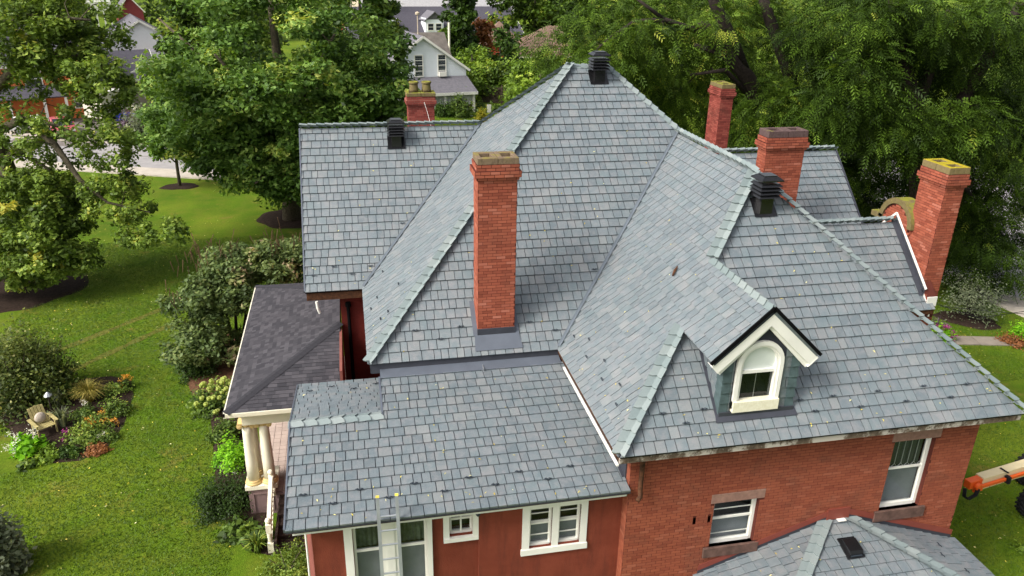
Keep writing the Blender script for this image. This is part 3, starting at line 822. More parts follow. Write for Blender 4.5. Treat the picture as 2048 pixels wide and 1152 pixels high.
MB().ubox((xWr-.05,yW+.07,ZW-.17),(xWr-.01,yM,ZW-.012)).build("eave_board", M['eavewood'], house)
MB().ubox((-1.36,yG+.01,ZW-.26),(xM,yG+.09,ZW-.035)).build("eave_board", M['brownwood'], house, label="brown weathered eave board of the left gable wing")
MB().ubox((-1.39,yG-.01,ZW-.045),(xM,yG+.03,ZW-.012)).build("drip_edge", M['blackmat'], house)
MB().beam(zpt(-1.395,yG,'G'), zpt(-1.395,yGr,'G'), .04, .10).build("verge_trim", M['lead'], house)
MB().tube([U(-1.12,yG-.02,ZW-.28), U(-1.10,yG-.02,ZW-.48), U(-1.06,yG+.0,ZW-.62)], .045, 8).build("downspout", M['white'], house, label="short white downspout end under the left gable eave")
MB().ubox((xM+.01,yM+.03,ZW-.16),(xM+.05,yG,ZW-.02)).build("eave_board", M['darkmetal'], house)
MB().ubox((-1.47,yS0+.03,zS0-.10),(4.66,yS0+.16,zS0-.02)).build("eave_board", M['brownwood'], house, label="dark rotten eave board of the lower roof")
MB().ubox((-1.49,yS0-.02,zS0-.045),(4.67,yS0+.04,zS0-.012)).build("drip_edge", M['darkmetal'], house)
MB().ubox((-1.40,yS0+.13,zS0-.22),(4.66,yS0+.19,zS0-.125)).ubox((-1.40,yS0+.17,zS0-.22),(4.66,yS0+.4,zS0-.20)).build("eave_trim", M['white'], house, label="white trim board under the lower roof")
# ------------------------------------------------------------------ brickwork
BRK = {}
def brick_mesh(mat):
    if mat not in BRK:
        me = bpy.data.meshes.new("brick")
        me.from_pydata([(-.5,0,-.5),(.5,0,-.5),(.5,0,.5),(-.5,0,.5),(-.5,1,-.5),(.5,1,-.5),(.5,1,.5),(-.5,1,.5)], [],
                       [(0,1,2,3),(4,0,3,7),(1,5,6,2),(3,2,6,7),(4,5,1,0)])
        at = me.attributes.new("ind", 'FLOAT', 'FACE'); at.data.foreach_set("value", [1.0]*5)
        me.materials.append(M[mat]); BRK[mat] = me
    return BRK[mat]

def lay_bricks(O, ux, nrm, width, height, openings=(), bl=0.243, ch=0.0795, joint=0.010, proud=0.010, seed=0, jit=0.002):
    """running-bond bricks on a wall face; O bottom corner, ux along, nrm outwards; openings = (u0,u1,v0,v1)"""
    O, ux, nrm = Vector(O), Vector(ux).normalized(), Vector(nrm).normalized()
    r = random.Random(seed); out = []; rows = int(round(height/ch)); ch = height/rows
    for j in range(rows):
        v0, v1 = j*ch, (j+1)*ch
        runs = [(0.0, width)]
        for (a, b, c, d) in openings:
            if v1 > c+.01 and v0 < d-.01:
                nr = []
                for s, e in runs:
                    if b <= s or a >= e: nr.append((s, e))
                    else:
                        if a > s: nr.append((s, a))
                        if b < e: nr.append((b, e))
                runs = nr
        off = (bl/2 if j%2 else 0.0)+r.uniform(-.02, .02)
        for s, e in runs:
            k0 = math.floor((s-off)/bl)
            k = k0
            while off+k*bl < e:
                a, b = max(s, off+k*bl), min(e, off+(k+1)*bl)
                if b-a > .03:
                    p = O+ux*((a+b)/2)+Vector((0,0,(v0+v1)/2))+nrm*(proud+r.uniform(-jit, jit))
                    out.append((p, ux, nrm, b-a-joint, ch-joint, r.random()))
                k += 1
    return out

def join_bricks(L, name, mat, parent, depth=0.03):
    mb = MB()
    for p, ux, n, w, h, t in L:
        x = ux*w/2; z = Vector((0,0,h/2)); d = n*depth
        mb.add([p-x-z, p+x-z, p+x+z, p-x+z, p-x-z-d, p+x-z-d, p+x+z-d, p-x+z-d], [(0,1,2,3),(4,0,3,7),(1,5,6,2),(3,2,6,7),(4,5,1,0)], t)
    return mb.build(name, M[mat], parent, kind='stuff')

def single_bricks(L, mat, parent, depth=0.03):
    me = brick_mesh(mat)
    for p, ux, n, w, h, t in L:
        o = bpy.data.objects.new("brick", me)
        y = -n*depth; x = ux*w
        if ux.cross(Vector(y)).z < 0: x = -x
        m = Matrix(((x.x, y.x, 0, p.x), (x.y, y.y, 0, p.y), (0, 0, h, p.z), (0,0,0,1)))
        finish(o, parent, m)

def chimney(label, x0, x1, y0, y1, z0, z1, capmat, cap_h=.16, brickmat='brick_c', singles_n=0, flues=2, along_y=False, seed=0, cap_over=.03, mort='mortar'):
    """brick stack with corbelled head and stone cap (survey units); z1 = underside of the cap"""
    ch = .0663                                     # course height, survey units
    bands = [(z0, z1-5*ch, 0.0), (z1-5*ch, z1-4*ch, .035), (z1-4*ch, z1-2*ch, .075), (z1-2*ch, z1, .035)]
    core = MB(); L = []
    for (a, b, o) in bands:
        core.ubox((x0-o, y0-o, a), (x1+o, y1+o, b))
        H = (b-a)*K
        for O, ux, n, wd in ((U(x0-o,y0-o,a),(1,0,0),(0,-1,0),x1-x0+2*o), (U(x0-o,y1+o,a),(0,-1,0),(-1,0,0),y1-y0+2*o),
                             (U(x1+o,y0-o,a),(0,1,0),(1,0,0),y1-y0+2*o), (U(x1+o,y1+o,a),(-1,0,0),(0,1,0),x1-x0+2*o)):
            seed += 1
            L += lay_bricks(O, ux, n, wd*K, H, seed=seed, jit=.005 if o else .002, joint=.016 if o else .012, proud=.010)
    c = core.build("chimney", M[mort], house, label=label)
    if singles_n:
        rk = lambda t: -max(0.0, (EYE-t[0]).normalized().dot(t[2]))*t[3]*t[4]/(EYE-t[0]).length_squared
        L.sort(key=rk)
        single_bricks(L[:singles_n], brickmat, c); L = L[singles_n:]
    join_bricks(L, "brickwork", brickmat, c)
    o = cap_over
    cap = MB(); X0, X1, Y0, Y1 = x0-o, x1+o, y0-o, y1+o
    # two cap stones butted with a narrow joint, each with a flue hole through it
    for i in range(flues):
        if along_y: a = (X0, X1, Y0+(Y1-Y0)*i/flues+.006, Y0+(Y1-Y0)*(i+1)/flues-.006)
        else: a = (X0+(X1-X0)*i/flues+.006, X0+(X1-X0)*(i+1)/flues-.006, Y0, Y1)
        w = min(a[1]-a[0], a[3]-a[2]); hx, hy = (a[1]-a[0])*.27, (a[3]-a[2])*.27; cx, cy = (a[0]+a[1])/2, (a[2]+a[3])/2
        za, zb = z1, z1+cap_h
        cap.ubox((a[0],a[2],za),(cx-hx,a[3],zb)).ubox((cx+hx,a[2],za),(a[1],a[3],zb)).ubox((cx-hx+.002,a[2],za),(cx+hx-.002,cy-hy,zb)).ubox((cx-hx+.002,cy+hy,za),(cx+hx-.002,a[3],zb))
    cap.build("chimney_cap", M[capmat], c, bevel=.012)
    fl = MB()
    for i in range(flues):
        f = (i+.5)/flues
        cx, cy = ((X0+X1)/2, Y0+(Y1-Y0)*f) if along_y else (X0+(X1-X0)*f, (Y0+Y1)/2)
        fl.ubox((cx-.17, cy-.17, z1+.002), (cx+.17, cy+.17, z1+.02))
    fl.build("flue", M['blackmat'], c)
    return c

cF = chimney("tall front chimney with a pale lichened cap on the main slope", 2.51, 3.325, 15.3, 15.86, -7.9, -3.84, 'capstone_g', singles_n=300, seed=100, cap_h=.135)
cM = chimney("wide middle chimney with a dark stone cap", 10.44, 11.50, 18.0, 18.45, -7.2, -4.06, 'capstone_d', seed=200, cap_h=.17)
cR = chimney("tall right chimney with yellow lichen on its cap", 14.2, 14.72, 15.95, 16.88, -GZ, -4.62, 'capstone_y', along_y=True, seed=300, cap_h=.17)
cB = chimney("slim back chimney with a mossy cap", 13.5, 13.98, 27.0, 27.95, -9, -4.22, 'capstone_m', along_y=True, seed=400, cap_h=.15, brickmat='brick_old')
cL = chimney("squat back left chimney carrying two stone pots", 2.04, 2.94, 27.4, 27.95, -9, -4.40, 'capstone_m', seed=500, cap_h=.12, brickmat='brick_old', cap_over=.06, mort='mortar_old')
for px in (2.27, 2.71):
    MB().lathe(U(px, 27.68, -4.28), [(.20,0),(.19,.12),(.17,.3),(.165,.32),(.20,.33),(.205,.36),(.205,.40),(.19,.42),(.13,.42),(.12,.30)], 16).build("chimney_pot", M['capstone_m'], cL, smooth=True)
MB().tube([U(2.58,27.33,-4.55), U(2.70,27.2,-5.0), U(2.82,26.9,-5.6)], .008, 5).build("cable", M['white'], cL)
# lead tray round the front chimney
def tray():
    b = MB(); z = lambda y: zF(y, yM)
    b.ubox((2.49,15.255,z(15.3)-.06),(3.345,15.295,z(15.3)+.16))
    b.build("chimney_flashing", M['darkmetal'], cF)
    pf = lambda x, y, h: zpt(x, y, 'F')+PLF.N*h
    MB().slab([pf(2.40,15.02,.05), pf(3.47,15.02,.05), pf(3.42,15.30,.055), pf(2.43,15.30,.055)], .012, PLF.N).build("chimney_flashing", M['lead'], cF)
    MB().slab([pf(2.40,15.28,.055), pf(2.51,15.28,.055), pf(2.51,15.9,.055), pf(2.40,15.9,.055)], .012, PLF.N).build("chimney_flashing", M['lead'], cF)
    MB().slab([pf(3.33,15.28,.055), pf(3.43,15.28,.055), pf(3.43,15.9,.055), pf(3.33,15.9,.055)], .012, PLF.N).build("chimney_flashing", M['lead'], cF)
tray()

# ------------------------------------------------------------------ walls and windows
def wall_face(name, mat, O, ux, nrm, width, height, openings=(), depth=.25, label=None):
    """wall face with real openings and reveals"""
    O, ux, nrm = Vector(O), Vector(ux), Vector(nrm); mb = MB()
    us = sorted({0.0, width, *[q for o in openings for q in o[:2]]}); vs = sorted({0.0, height, *[q for o in openings for q in o[2:4]]})
    P = lambda u, v, d=0.0: O+ux*u+Vector((0,0,v))-nrm*d
    for i in range(len(us)-1):
        for j in range(len(vs)-1):
            u, v = (us[i]+us[i+1])/2, (vs[j]+vs[j+1])/2
            if any(a < u < b and c < v < d for a, b, c, d in openings): continue
            mb.add([P(us[i],vs[j]), P(us[i+1],vs[j]), P(us[i+1],vs[j+1]), P(us[i],vs[j+1])], [(0,1,2,3)])
    for a, b, c, d in openings:
        for p, q in (((a,c),(a,d)), ((a,d),(b,d)), ((b,d),(b,c)), ((b,c),(a,c))):
            mb.add([P(*p), P(*q), P(*q, depth), P(*p, depth)], [(0,1,2,3)])
    return mb.build(name, M[mat], house, label=label)

def sash_window(x0, x1, z0, z1, y, parent, fw=.05, meeting=.5, top='glassdark', blind=None, curtain=None, outer=True, name="window", label=None, bars=(), mat='white'):
    """double-hung window facing the camera in the plane y (survey units)"""
    fr = MB()
    fr.ubox((x0,y,z0),(x0+fw,y+.07,z1)).ubox((x1-fw,y,z0),(x1,y+.07,z1)).ubox((x0+fw,y,z1-fw),(x1-fw,y+.07,z1)).ubox((x0+fw,y-.01,z0),(x1-fw,y+.07,z0+fw*1.3))
    w = fr.build(name, M[mat], parent, label=label)
    zm = z0+(z1-z0)*meeting
    MB().ubox((x0+fw,y+.015,zm-.022),(x1-fw,y+.055,zm+.022)).ubox((x0+fw,y+.035,z0+fw*1.3),(x0+fw+.018,y+.06,z1-fw)).ubox((x1-fw-.018,y+.035,z0+fw*1.3),(x1-fw,y+.06,z1-fw)).build("sash", M[mat], w)
    MB().ubox((x0+fw,y+.045,zm+.022),(x1-fw,y+.05,z1-fw)).build("pane", M[top], w)
    MB().ubox((x0+fw,y+.042,z0+fw*1.3),(x1-fw,y+.047,zm-.022)).build("pane", M['glass'], w)
    if bars:
        b = MB()
        for (a, c, d, e) in bars: b.beam(U(a, y+.036, c), U(d, y+.036, e), .010, .010, (0,1,0))
        b.build("lead_bar", M['alu'], w)
    if blind: MB().ubox((x0+fw,y+.10,z0),(x1-fw,y+.11,zm)).build("blind", M[blind], w)
    if curtain:
        c = MB(); n = 10
        for i in range(n):
            a = x0+fw+(x1-x0-2*fw)*i/n; b = x0+fw+(x1-x0-2*fw)*(i+1)/n; ya, yb = y+.13+(.03 if i%2 else 0), y+.13+(0 if i%2 else .03)
            c.add([U(a,ya,zm if blind else z0), U(b,yb,zm if blind else z0), U(b,yb,z1), U(a,ya,z1)], [(0,1,2,3)])
        c.build("curtain", M[curtain], w)
    MB().ubox((x0-.02,y+.32,z0-.05),(x1+.02,y+.33,z1+.05)).build("room", M['room'], w)
    return w

# brick wing wall
yWw, xw0, xw1 = 11.19, 4.685, 12.09
wo = [(10.20-xw0,11.13-xw0,-10.345+GZ,-8.66+GZ), (6.48-xw0,7.43-xw0,-10.70+GZ,-9.63+GZ)]
so = [tuple(q*K for q in o) for o in wo]
wall_face("wall", 'mortar', U(xw0,yWw,-GZ), (1,0,0), (0,-1,0), (xw1-xw0)*K, (GZ-8.15)*K, so, label="red brick front wall of the wing")
lint = [(10.13-xw0,11.23-xw0,-8.66+GZ,-8.42+GZ), (6.40-xw0,7.53-xw0,-9.63+GZ,-9.42+GZ), (10.10-xw0,11.28-xw0,-10.60+GZ,-10.345+GZ), (6.36-xw0,7.54-xw0,-10.93+GZ,-10.70+GZ)]
WB = lay_bricks(U(xw0,yWw,-GZ), (1,0,0), (0,-1,0), (xw1-xw0)*K, (GZ-8.15)*K, so+[tuple(q*K for q in o) for o in lint]+[(1.38*K,1.44*K,(GZ-10.07)*K,(GZ-9.92)*K),(1.69*K,1.75*K,(GZ-10.07)*K,(GZ-9.92)*K)], seed=31, proud=.009, joint=.014)
WB += lay_bricks(U(xw0,14.9,-GZ), (0,-1,0), (-1,0,0), (14.9-yWw)*K, (GZ-8.15)*K, seed=32, proud=.007)
WB += lay_bricks(U(xw1,yWw,-GZ), (0,1,0), (1,0,0), 6*K, (GZ-8.15)*K, seed=33, proud=.007)
MB().ubox((xw0,yWw+.005,-GZ),(xw0+.25,15.2,-8.15)).ubox((xw1-.25,yWw+.005,-GZ),(xw1,17.2,-8.15)).build("wall", M['mortar'], house)
for i, (a, b, c, d) in enumerate(lint):
    MB().ubox((xw0+a,yWw-(.012 if i < 2 else .05),c-GZ),(xw0+b,yWw+.15,d-GZ)).build("lintel" if i < 2 else "sill", M['stone' if i < 2 else 'sillstone'], house, bevel=.01)
bw = sash_window(10.20,11.13,-10.345,-8.66, yWw+.10, house, .065, .56, 'glassdark', 'blind', 'lace', label="tall white sash window with leaded top pane",
    bars=[b for k in range(6) for b in ((10.28+.15*k,-8.72,10.28+.15*k,-9.30),(10.28+.15*k,-9.30,10.28+.15*k+.075,-9.38),(10.28+.15*k+.075,-9.38,10.28+.15*k+.15,-9.30))][:17])
sw = sash_window(6.48,7.43,-10.70,-9.63, yWw+.10, house, .06, .56, 'glassdark', 'blind', None, label="short white sash window with grey blind")
MB().ubox((6.55,yWw+.13,-9.90),(7.36,yWw+.15,-9.885)).ubox((6.55,yWw+.14,-10.50),(7.36,yWw+.16,-10.485)).build("glazing_bar", M['white'], sw)
MB().ubox((xw0+1.38,yWw+.0,-10.07),(xw0+1.44,yWw+.02,-9.92)).ubox((xw0+1.69,yWw+.0,-10.07),(xw0+1.75,yWw+.02,-9.92)).build("wall_slot", M['blackmat'], house)
MB().tube([U(4.83,11.05,-8.20), U(4.85,11.06,-8.35), U(4.86,11.08,-9.0), U(4.85,11.02,-9.12), U(4.78,10.98,-9.17)], .055, 10).build("downspout", M['brownwood'], house, label="short rusty downspout at the wing corner", smooth=True)
# red stucco front under the lower roof
yst, xs0, xs1, xst = 11.44, -1.12, 4.685, 1.90
O1 = [(-.40,.13,-10.95,-9.36), (.40,.94,-10.95,-9.36), (1.36,1.80,-9.92,-9.40)]
wall_face("wall", 'stucco', U(xs0,yst+.10,-GZ), (1,0,0), (0,-1,0), (xst-xs0)*K, (GZ-9.18)*K, [((a-xs0)*K,(b-xs0)*K,(c+GZ)*K,(d+GZ)*K) for a, b, c, d in O1], label="dark red stucco front wall with the wide white window")
O2 = [(2.86,3.30,-10.35,-9.44), (3.43,3.86,-10.35,-9.44)]
wall_face("wall", 'stucco', U(xst,yst,-GZ), (1,0,0), (0,-1,0), (xs1-xst)*K, (GZ-9.18)*K, [((a-xst)*K,(b-xst)*K,(c+GZ)*K,(d+GZ)*K) for a, b, c, d in O2], label="projecting part of the dark red stucco wall")
MB().add([U(xst,yst,-GZ), U(xst,yst+.11,-GZ), U(xst,yst+.11,-9.18), U(xst,yst,-9.18)], [(3,2,1,0)]).build("wall", M['stucco'], house)
MB().add([U(xs0,yst+.10,-GZ), U(xs0-.13,yst+.26,-GZ), U(xs0-.13,yst+.26,-9.18), U(xs0,yst+.10,-9.18)], [(0,1,2,3)]).build("wall", M['red_lit'], house, label="canted corner of the red stucco wall, painted lighter as its lit face")
MB().ubox((xs0-.14,yst+.26,-GZ),(xs0-.05,yS3-.2,-9.05)).ubox((xs0-.05,yS3-.25,-GZ),(.35,yS3-.2,-9.05)).build("wall", M['stucco'], house)
MB().tube([U(-1.21,yst+.05,-9.2), U(-1.235,yst+.05,-GZ+.1)], .022, 8).build("downspout", M['white'], house, label="thin white downspout at the stucco corner")
ww = sash_window(-.42,.15,-10.97,-9.34, yst+.13, house, .05, .56, 'glass', 'blind', 'curtain', label="left sash of the wide white window behind the ladder")
sash_window(.38,.96,-10.97,-9.34, yst+.13, house, .05, .56, 'glass', 'blind', 'curtain', label="right sash of the wide white window behind the ladder")
MB().ubox((-.56,yst+.04,-11.0),(-.41,yst+.11,-9.22)).ubox((.935,yst+.04,-11.0),(1.03,yst+.11,-9.22)).ubox((.12,yst+.05,-11.0),(.41,yst+.11,-9.22)).ubox((.19,yst+.035,-10.9),(.34,yst+.05,-9.30)).ubox((-.41,yst+.05,-9.37),(.935,yst+.11,-9.22)).build("window_surround", M['white'], house)
ws = sash_window(1.34,1.82,-9.94,-9.38, yst+.16, house, .05, .60, 'glassdark', label="small four pane white window")
MB().ubox((1.565,yst+.165,-9.89),(1.595,yst+.20,-9.43)).build("glazing_bar", M['white'], ws)
MB().ubox((1.24,yst+.05,-9.99),(1.35,yst+.11,-9.22)).ubox((1.79,yst+.03,-9.96),(1.895,yst+.11,-9.22)).ubox((1.24,yst+.02,-10.02),(1.895,yst+.16,-9.94)).build("window_surround", M['white'], house)
for a, b in ((2.84,3.32), (3.41,3.88)):
    w = sash_window(a,b,-10.37,-9.42, yst+.05, house, .05, .55, 'glass', 'blind', None, label=("left" if a < 3 else "right")+" sash of the paired white window by the brick wing")
    for zz in (-9.62, -9.80, -10.12): MB().ubox((a+.05,yst+.07,zz-.008),(b-.05,yst+.09,zz+.008)).build("glazing_bar", M['white'], w)
MB().ubox((2.72,yst-.03,-10.45),(2.86,yst+.04,-9.22)).ubox((3.86,yst-.03,-10.45),(3.99,yst+.04,-9.22)).ubox((3.30,yst-.025,-10.40),(3.43,yst+.04,-9.30)).ubox((2.86,yst-.03,-9.44),(3.86,yst+.04,-9.22)).ubox((2.70,yst-.05,-10.50),(4.01,yst+.05,-10.37)).build("window_surround", M['white'], house)
MB().lathe(U(1.87,yst-.02,-9.36), [(.02,0),(.05,.01),(.055,.05),(.03,.09)], 10, (0,-1,-.3)).build("flood_lamp", M['gunmetal'], house)
# left gable wing, main block and back walls
MB().ubox((-.53,19.5,-GZ),(.62,26.3,-8.05)).build("wall", M['brick_shade'], house, label="red wall of the left gable wing with its shade put into the colour")
MB().add([U(-.53,19.5,-8.05), U(-.53,26.3,-8.05), U(-.53,22.9,-4.75)], [(0,1,2)]).build("gable_wall", M['brick_shade'], house)
MB().ubox((-.60,17.0,-GZ),(-.535,19.49,-9.22)).build("wall", M['red_lit'], house, label="narrow red wall edge above the porch roof, painted lighter as its lit side")
MB().tube([U(-.33,19.42,-8.6), U(-.31,19.42,-GZ)], .055, 8).lathe(U(-.33,19.42,-8.62), [(.05,0),(.09,.02),(.09,.16),(.05,.16)], 8).build("downspout", M['blackmat'], house, label="dark downspout on the left gable wing wall")
MB().ubox((.55,15.3,-GZ),(12.2,26.2,-8.05)).build("wall", M['brick_shade'], house)
MB().ubox((11.6,15.9,-GZ),(13.9,23.2,-8.05)).build("wall", M['brick_shade'], house, label="back right wall below the arched parapet")
MB().prism([U(13.82,17.7,-8.05), U(13.82,23.1,-8.05), U(13.82,20.42,-5.45)], (.06,0,0)).build("gable_wall", M['brick_shade'], house)
join_bricks(lay_bricks(U(-.53,19.5,-GZ), (1,0,0), (0,-1,0), 1.15*K, (GZ-8.2)*K, seed=34, proud=.006), "brickwork", 'brick_shade', house)
join_bricks(WB, "brickwork", 'brick', house)
# ------------------------------------------------------------------ dormer
def dormer():
    yf, xa, xb, zb = 11.21, 6.29, 7.74, -7.60
    w = MB()
    # slate-hung front: rows of slates round the arched window, corner slates lapped
    zt = lambda x: zDr-.10-S*abs(x-dx1)
    ar = [(6.97+.455*math.cos(a), -6.60+.455*math.sin(a)) for a in [math.pi*k/12 for k in range(13)]]
    P = [(xa,zb),(xa,zt(xa)),(dx1,zt(dx1)),(xb,zt(xb)),(xb,zb),(7.425,zb),(7.425,-6.6)]+ar[1:-1]+[(6.515,-6.6),(6.515,zb)]
    # front as two halves so each stays a simple polygon
    mid = 6.97
    L = [(xa,zb),(6.515,zb),(6.515,-6.6)]+[q for q in ar[::-1] if q[0] <= mid+1e-6][1:]+[(mid,zt(mid)),(xa,zt(xa))]
    R = [(7.425,zb),(xb,zb),(xb,zt(xb)),(dx1,zt(dx1)),(mid,zt(mid))]+[q for q in ar[::-1] if q[0] >= mid-1e-6][:-1]+[(7.425,-6.6)]
    for q in (L, R): w.prism([U(x, yf, z) for x, z in q], (0,.08,0))
    w.add([U(xa,yf,zb), U(xa,yf,zDe-.02), U(xa,yW+xa-xWl-.0,ZW+S*(xa-xWl)), U(xa,yf,ZW+S*(yf-yW))], [(0,3,2,1)])
    w.ubox((xa+.01,yf+.08,zb),(xa+.08,12.3,zDe-.1)).ubox((xb-.08,yf+.08,zb),(xb-.01,12.3,zDe-.1))
    d = w.build("dormer", M['deck'], house, label="small gabled dormer with an arched white window")
    # hung slates of the front and of the left cheek
    r = random.Random(5); n = 0
    rowz = zb+.02
    while rowz < -5.75:
        for (a, b) in ((xa+.16, 6.49), (7.455, xb-.14)):
            x = a-r.uniform(0,.1)
            while x < b:
                x2 = min(b, x+r.choice((.17,.2,.23))); x1 = max(a, x); zz = min(rowz+.22, zt(x1)-.02, zt(x2)-.02)
                if x2-x1 > .04 and zz > rowz+.05:
                    MB().add([U(x1+.006,yf-.03,rowz), U(x2-.006,yf-.03,rowz), U(x2-.006,yf-.008,zz), U(x1+.006,yf-.008,zz), U(x1+.006,yf,rowz), U(x2-.006,yf,rowz)], [(0,1,2,3),(4,5,1,0)]).build("hung_slate", M['slate'], d)
                x = x2
        for xc, s_ in ((xa,-1), (xb,1)):
            if rowz+.22 < zt(xc)+.05 and rowz < zDe-.12:
                MB().add([U(xc+s_*.03,yf-.05,rowz), U(xc-s_*.16,yf-.045,rowz), U(xc-s_*.15,yf-.018,rowz+.235), U(xc+s_*.01,yf-.02,rowz+.235),
                          U(xc+s_*.035,yf+.17,rowz), U(xc+s_*.015,yf+.17,rowz+.235)], [(0,1,2,3) if s_ < 0 else (3,2,1,0), (4,0,3,5) if s_ < 0 else (5,3,0,4)]).build("corner_slate", M['greenslate'], d)
        y = yf+.18
        while y < 12.4:
            if ZW+S*(y+.1-yW) < rowz+.10 and rowz < zDe-.1:
                MB().add([U(xa-.03,y+.21,rowz), U(xa-.03,y+.006,rowz), U(xa-.006,y+.006,rowz+.225), U(xa-.006,y+.21,rowz+.225)], [(0,1,2,3)]).build("hung_slate", M['slate'], d)
            y += .215
        rowz += .215
    # right slope of the dormer roof
    xr2 = dx1+(dx1-dx0); yh = yW+dx0-xWl
    MB().slab([U(xr2,dyf,zDe), U(xr2,yh,zDe), U(dx1,yW+dx1-xWl,zDr), U(dx1,dyf,zDr)], .08, nR).build("roof", M['slate'], house, label="right slope of the dormer roof")
    # metal drip trim and white bargeboards
    for sx in (-1, 1):
        e = dx1+sx*(dx1-dx0+.03); zz = zDe-S*.03
        MB().beam(U(e,dyf-.012,zz+.01), U(dx1,dyf-.012,zDr+.025), .035, .075, (0,1,0) if False else (0,0,1)).build("rake_trim", M['blackmat'], d)
        q = [U(e-sx*.03,0,zz-.05), U(dx1,0,zDr-.03), U(dx1,0,zDr-.33), U(e-sx*.16,0,zz-.20+.0)]
        b = MB(); P_ = [Vector((p.x, K*(dyf+.005), p.z)) for p in q]
        b.prism(P_ if sx < 0 else P_[::-1], (0,.045,0))
        q2 = [U(e-sx*.09,0,zz-.12), U(dx1,0,zDr-.15), U(dx1,0,zDr-.40), U(e-sx*.23,0,zz-.255)]
        P2_ = [Vector((p.x, K*(dyf+.05), p.z)) for p in q2]
        b.prism(P2_ if sx < 0 else P2_[::-1], (0,.14,0))
        b.prism([U(e-sx*.04,dyf+.0,zz-.06), U(e-sx*.04,dyf+.2,zz-.06), U(e-sx*.22,dyf+.2,zz-.22), U(e-sx*.2,dyf+.0,zz-.22)], (-sx*.02,0,0))
        b.build("bargeboard", M['white'], d)
    # window
    cx, rz, ro, ri = 6.97, -6.60, .455, .375
    def ring(ro, ri, y0, y1, zlow, name, mat, par):
        b = MB(); n = 14
        pts = [(math.cos(math.pi*k/n), math.sin(math.pi*k/n)) for k in range(n+1)]
        for k in range(n):
            (c0, s0), (c1, s1) = pts[k], pts[k+1]
            b.prism([U(cx+ro*c0,y0,rz+ro*s0), U(cx+ri*c0,y0,rz+ri*s0), U(cx+ri*c1,y0,rz+ri*s1), U(cx+ro*c1,y0,rz+ro*s1)], (0,K*(y1-y0),0))
        b.ubox((cx-ro,y0,zlow),(cx-ri,y1,rz)).ubox((cx+ri,y0,zlow),(cx+ro,y1,rz))
        return b.build(name, M[mat], par)
    fr = ring(ro, ri, yf-.06, yf+.03, -7.50, "window", 'white', d)
    ring(ri-.002, ri-.05, yf-.03, yf+.12, -7.40, "sash", 'white', fr)
    MB().ubox((cx-ro,yf-.10,-7.55),(cx+ro,yf+.08,-7.34)).build("sill", M['creamdirty'], fr)
    MB().ubox((cx-ri,yf-.01,-6.80),(cx+ri,yf+.06,-6.74)).build("meeting_rail", M['white'], fr)
    MB().ubox((cx-.003,yf+.045,-7.34),(cx+.003,yf+.06,-6.80)).build("glazing_bar", M['alu'], fr)
    MB().ubox((cx-ri,yf+.05,-7.34),(cx+ri,yf+.055,-6.80)).build("pane", M['glassdark'], fr)
    MB().prism([U(cx-ri+.04,yf+.035,-6.74), U(cx+ri-.04,yf+.035,-6.74), U(cx+ri-.04,yf+.035,rz)]+[U(cx+(ri-.045)*math.cos(math.pi*k/12),yf+.035,rz+(ri-.045)*math.sin(math.pi*k/12)) for k in range(13)]+[U(cx-ri+.04,yf+.035,rz)], (0,.01,0)).build("pane", M['glasswhite'], fr)
    MB().ubox((cx-.6,yf+.5,-7.6),(cx+.6,yf+.52,-6.1)).build("room", M['brownwood'], fr)
    # lead apron at its foot
    f = lambda x, y, h: zpt(x, y, 'WF')+PWF.N*h
    MB().slab([f(6.20,11.09,.05), f(7.83,11.09,.05), f(7.80,11.21,.055), f(6.22,11.21,.055)], .012, PWF.N).ubox((xa-.02,yf-.075,-7.66),(xb+.02,yf-.05,-7.545)).build("dormer_flashing", M['darkmetal'], d)
    MB().slab([f(6.215,11.12,.05), f(6.28,11.12,.05), f(6.28,12.3,.055), f(6.215,12.3,.055)], .012, PWF.N).build("dormer_flashing", M['darkmetal'], d)
dormer()

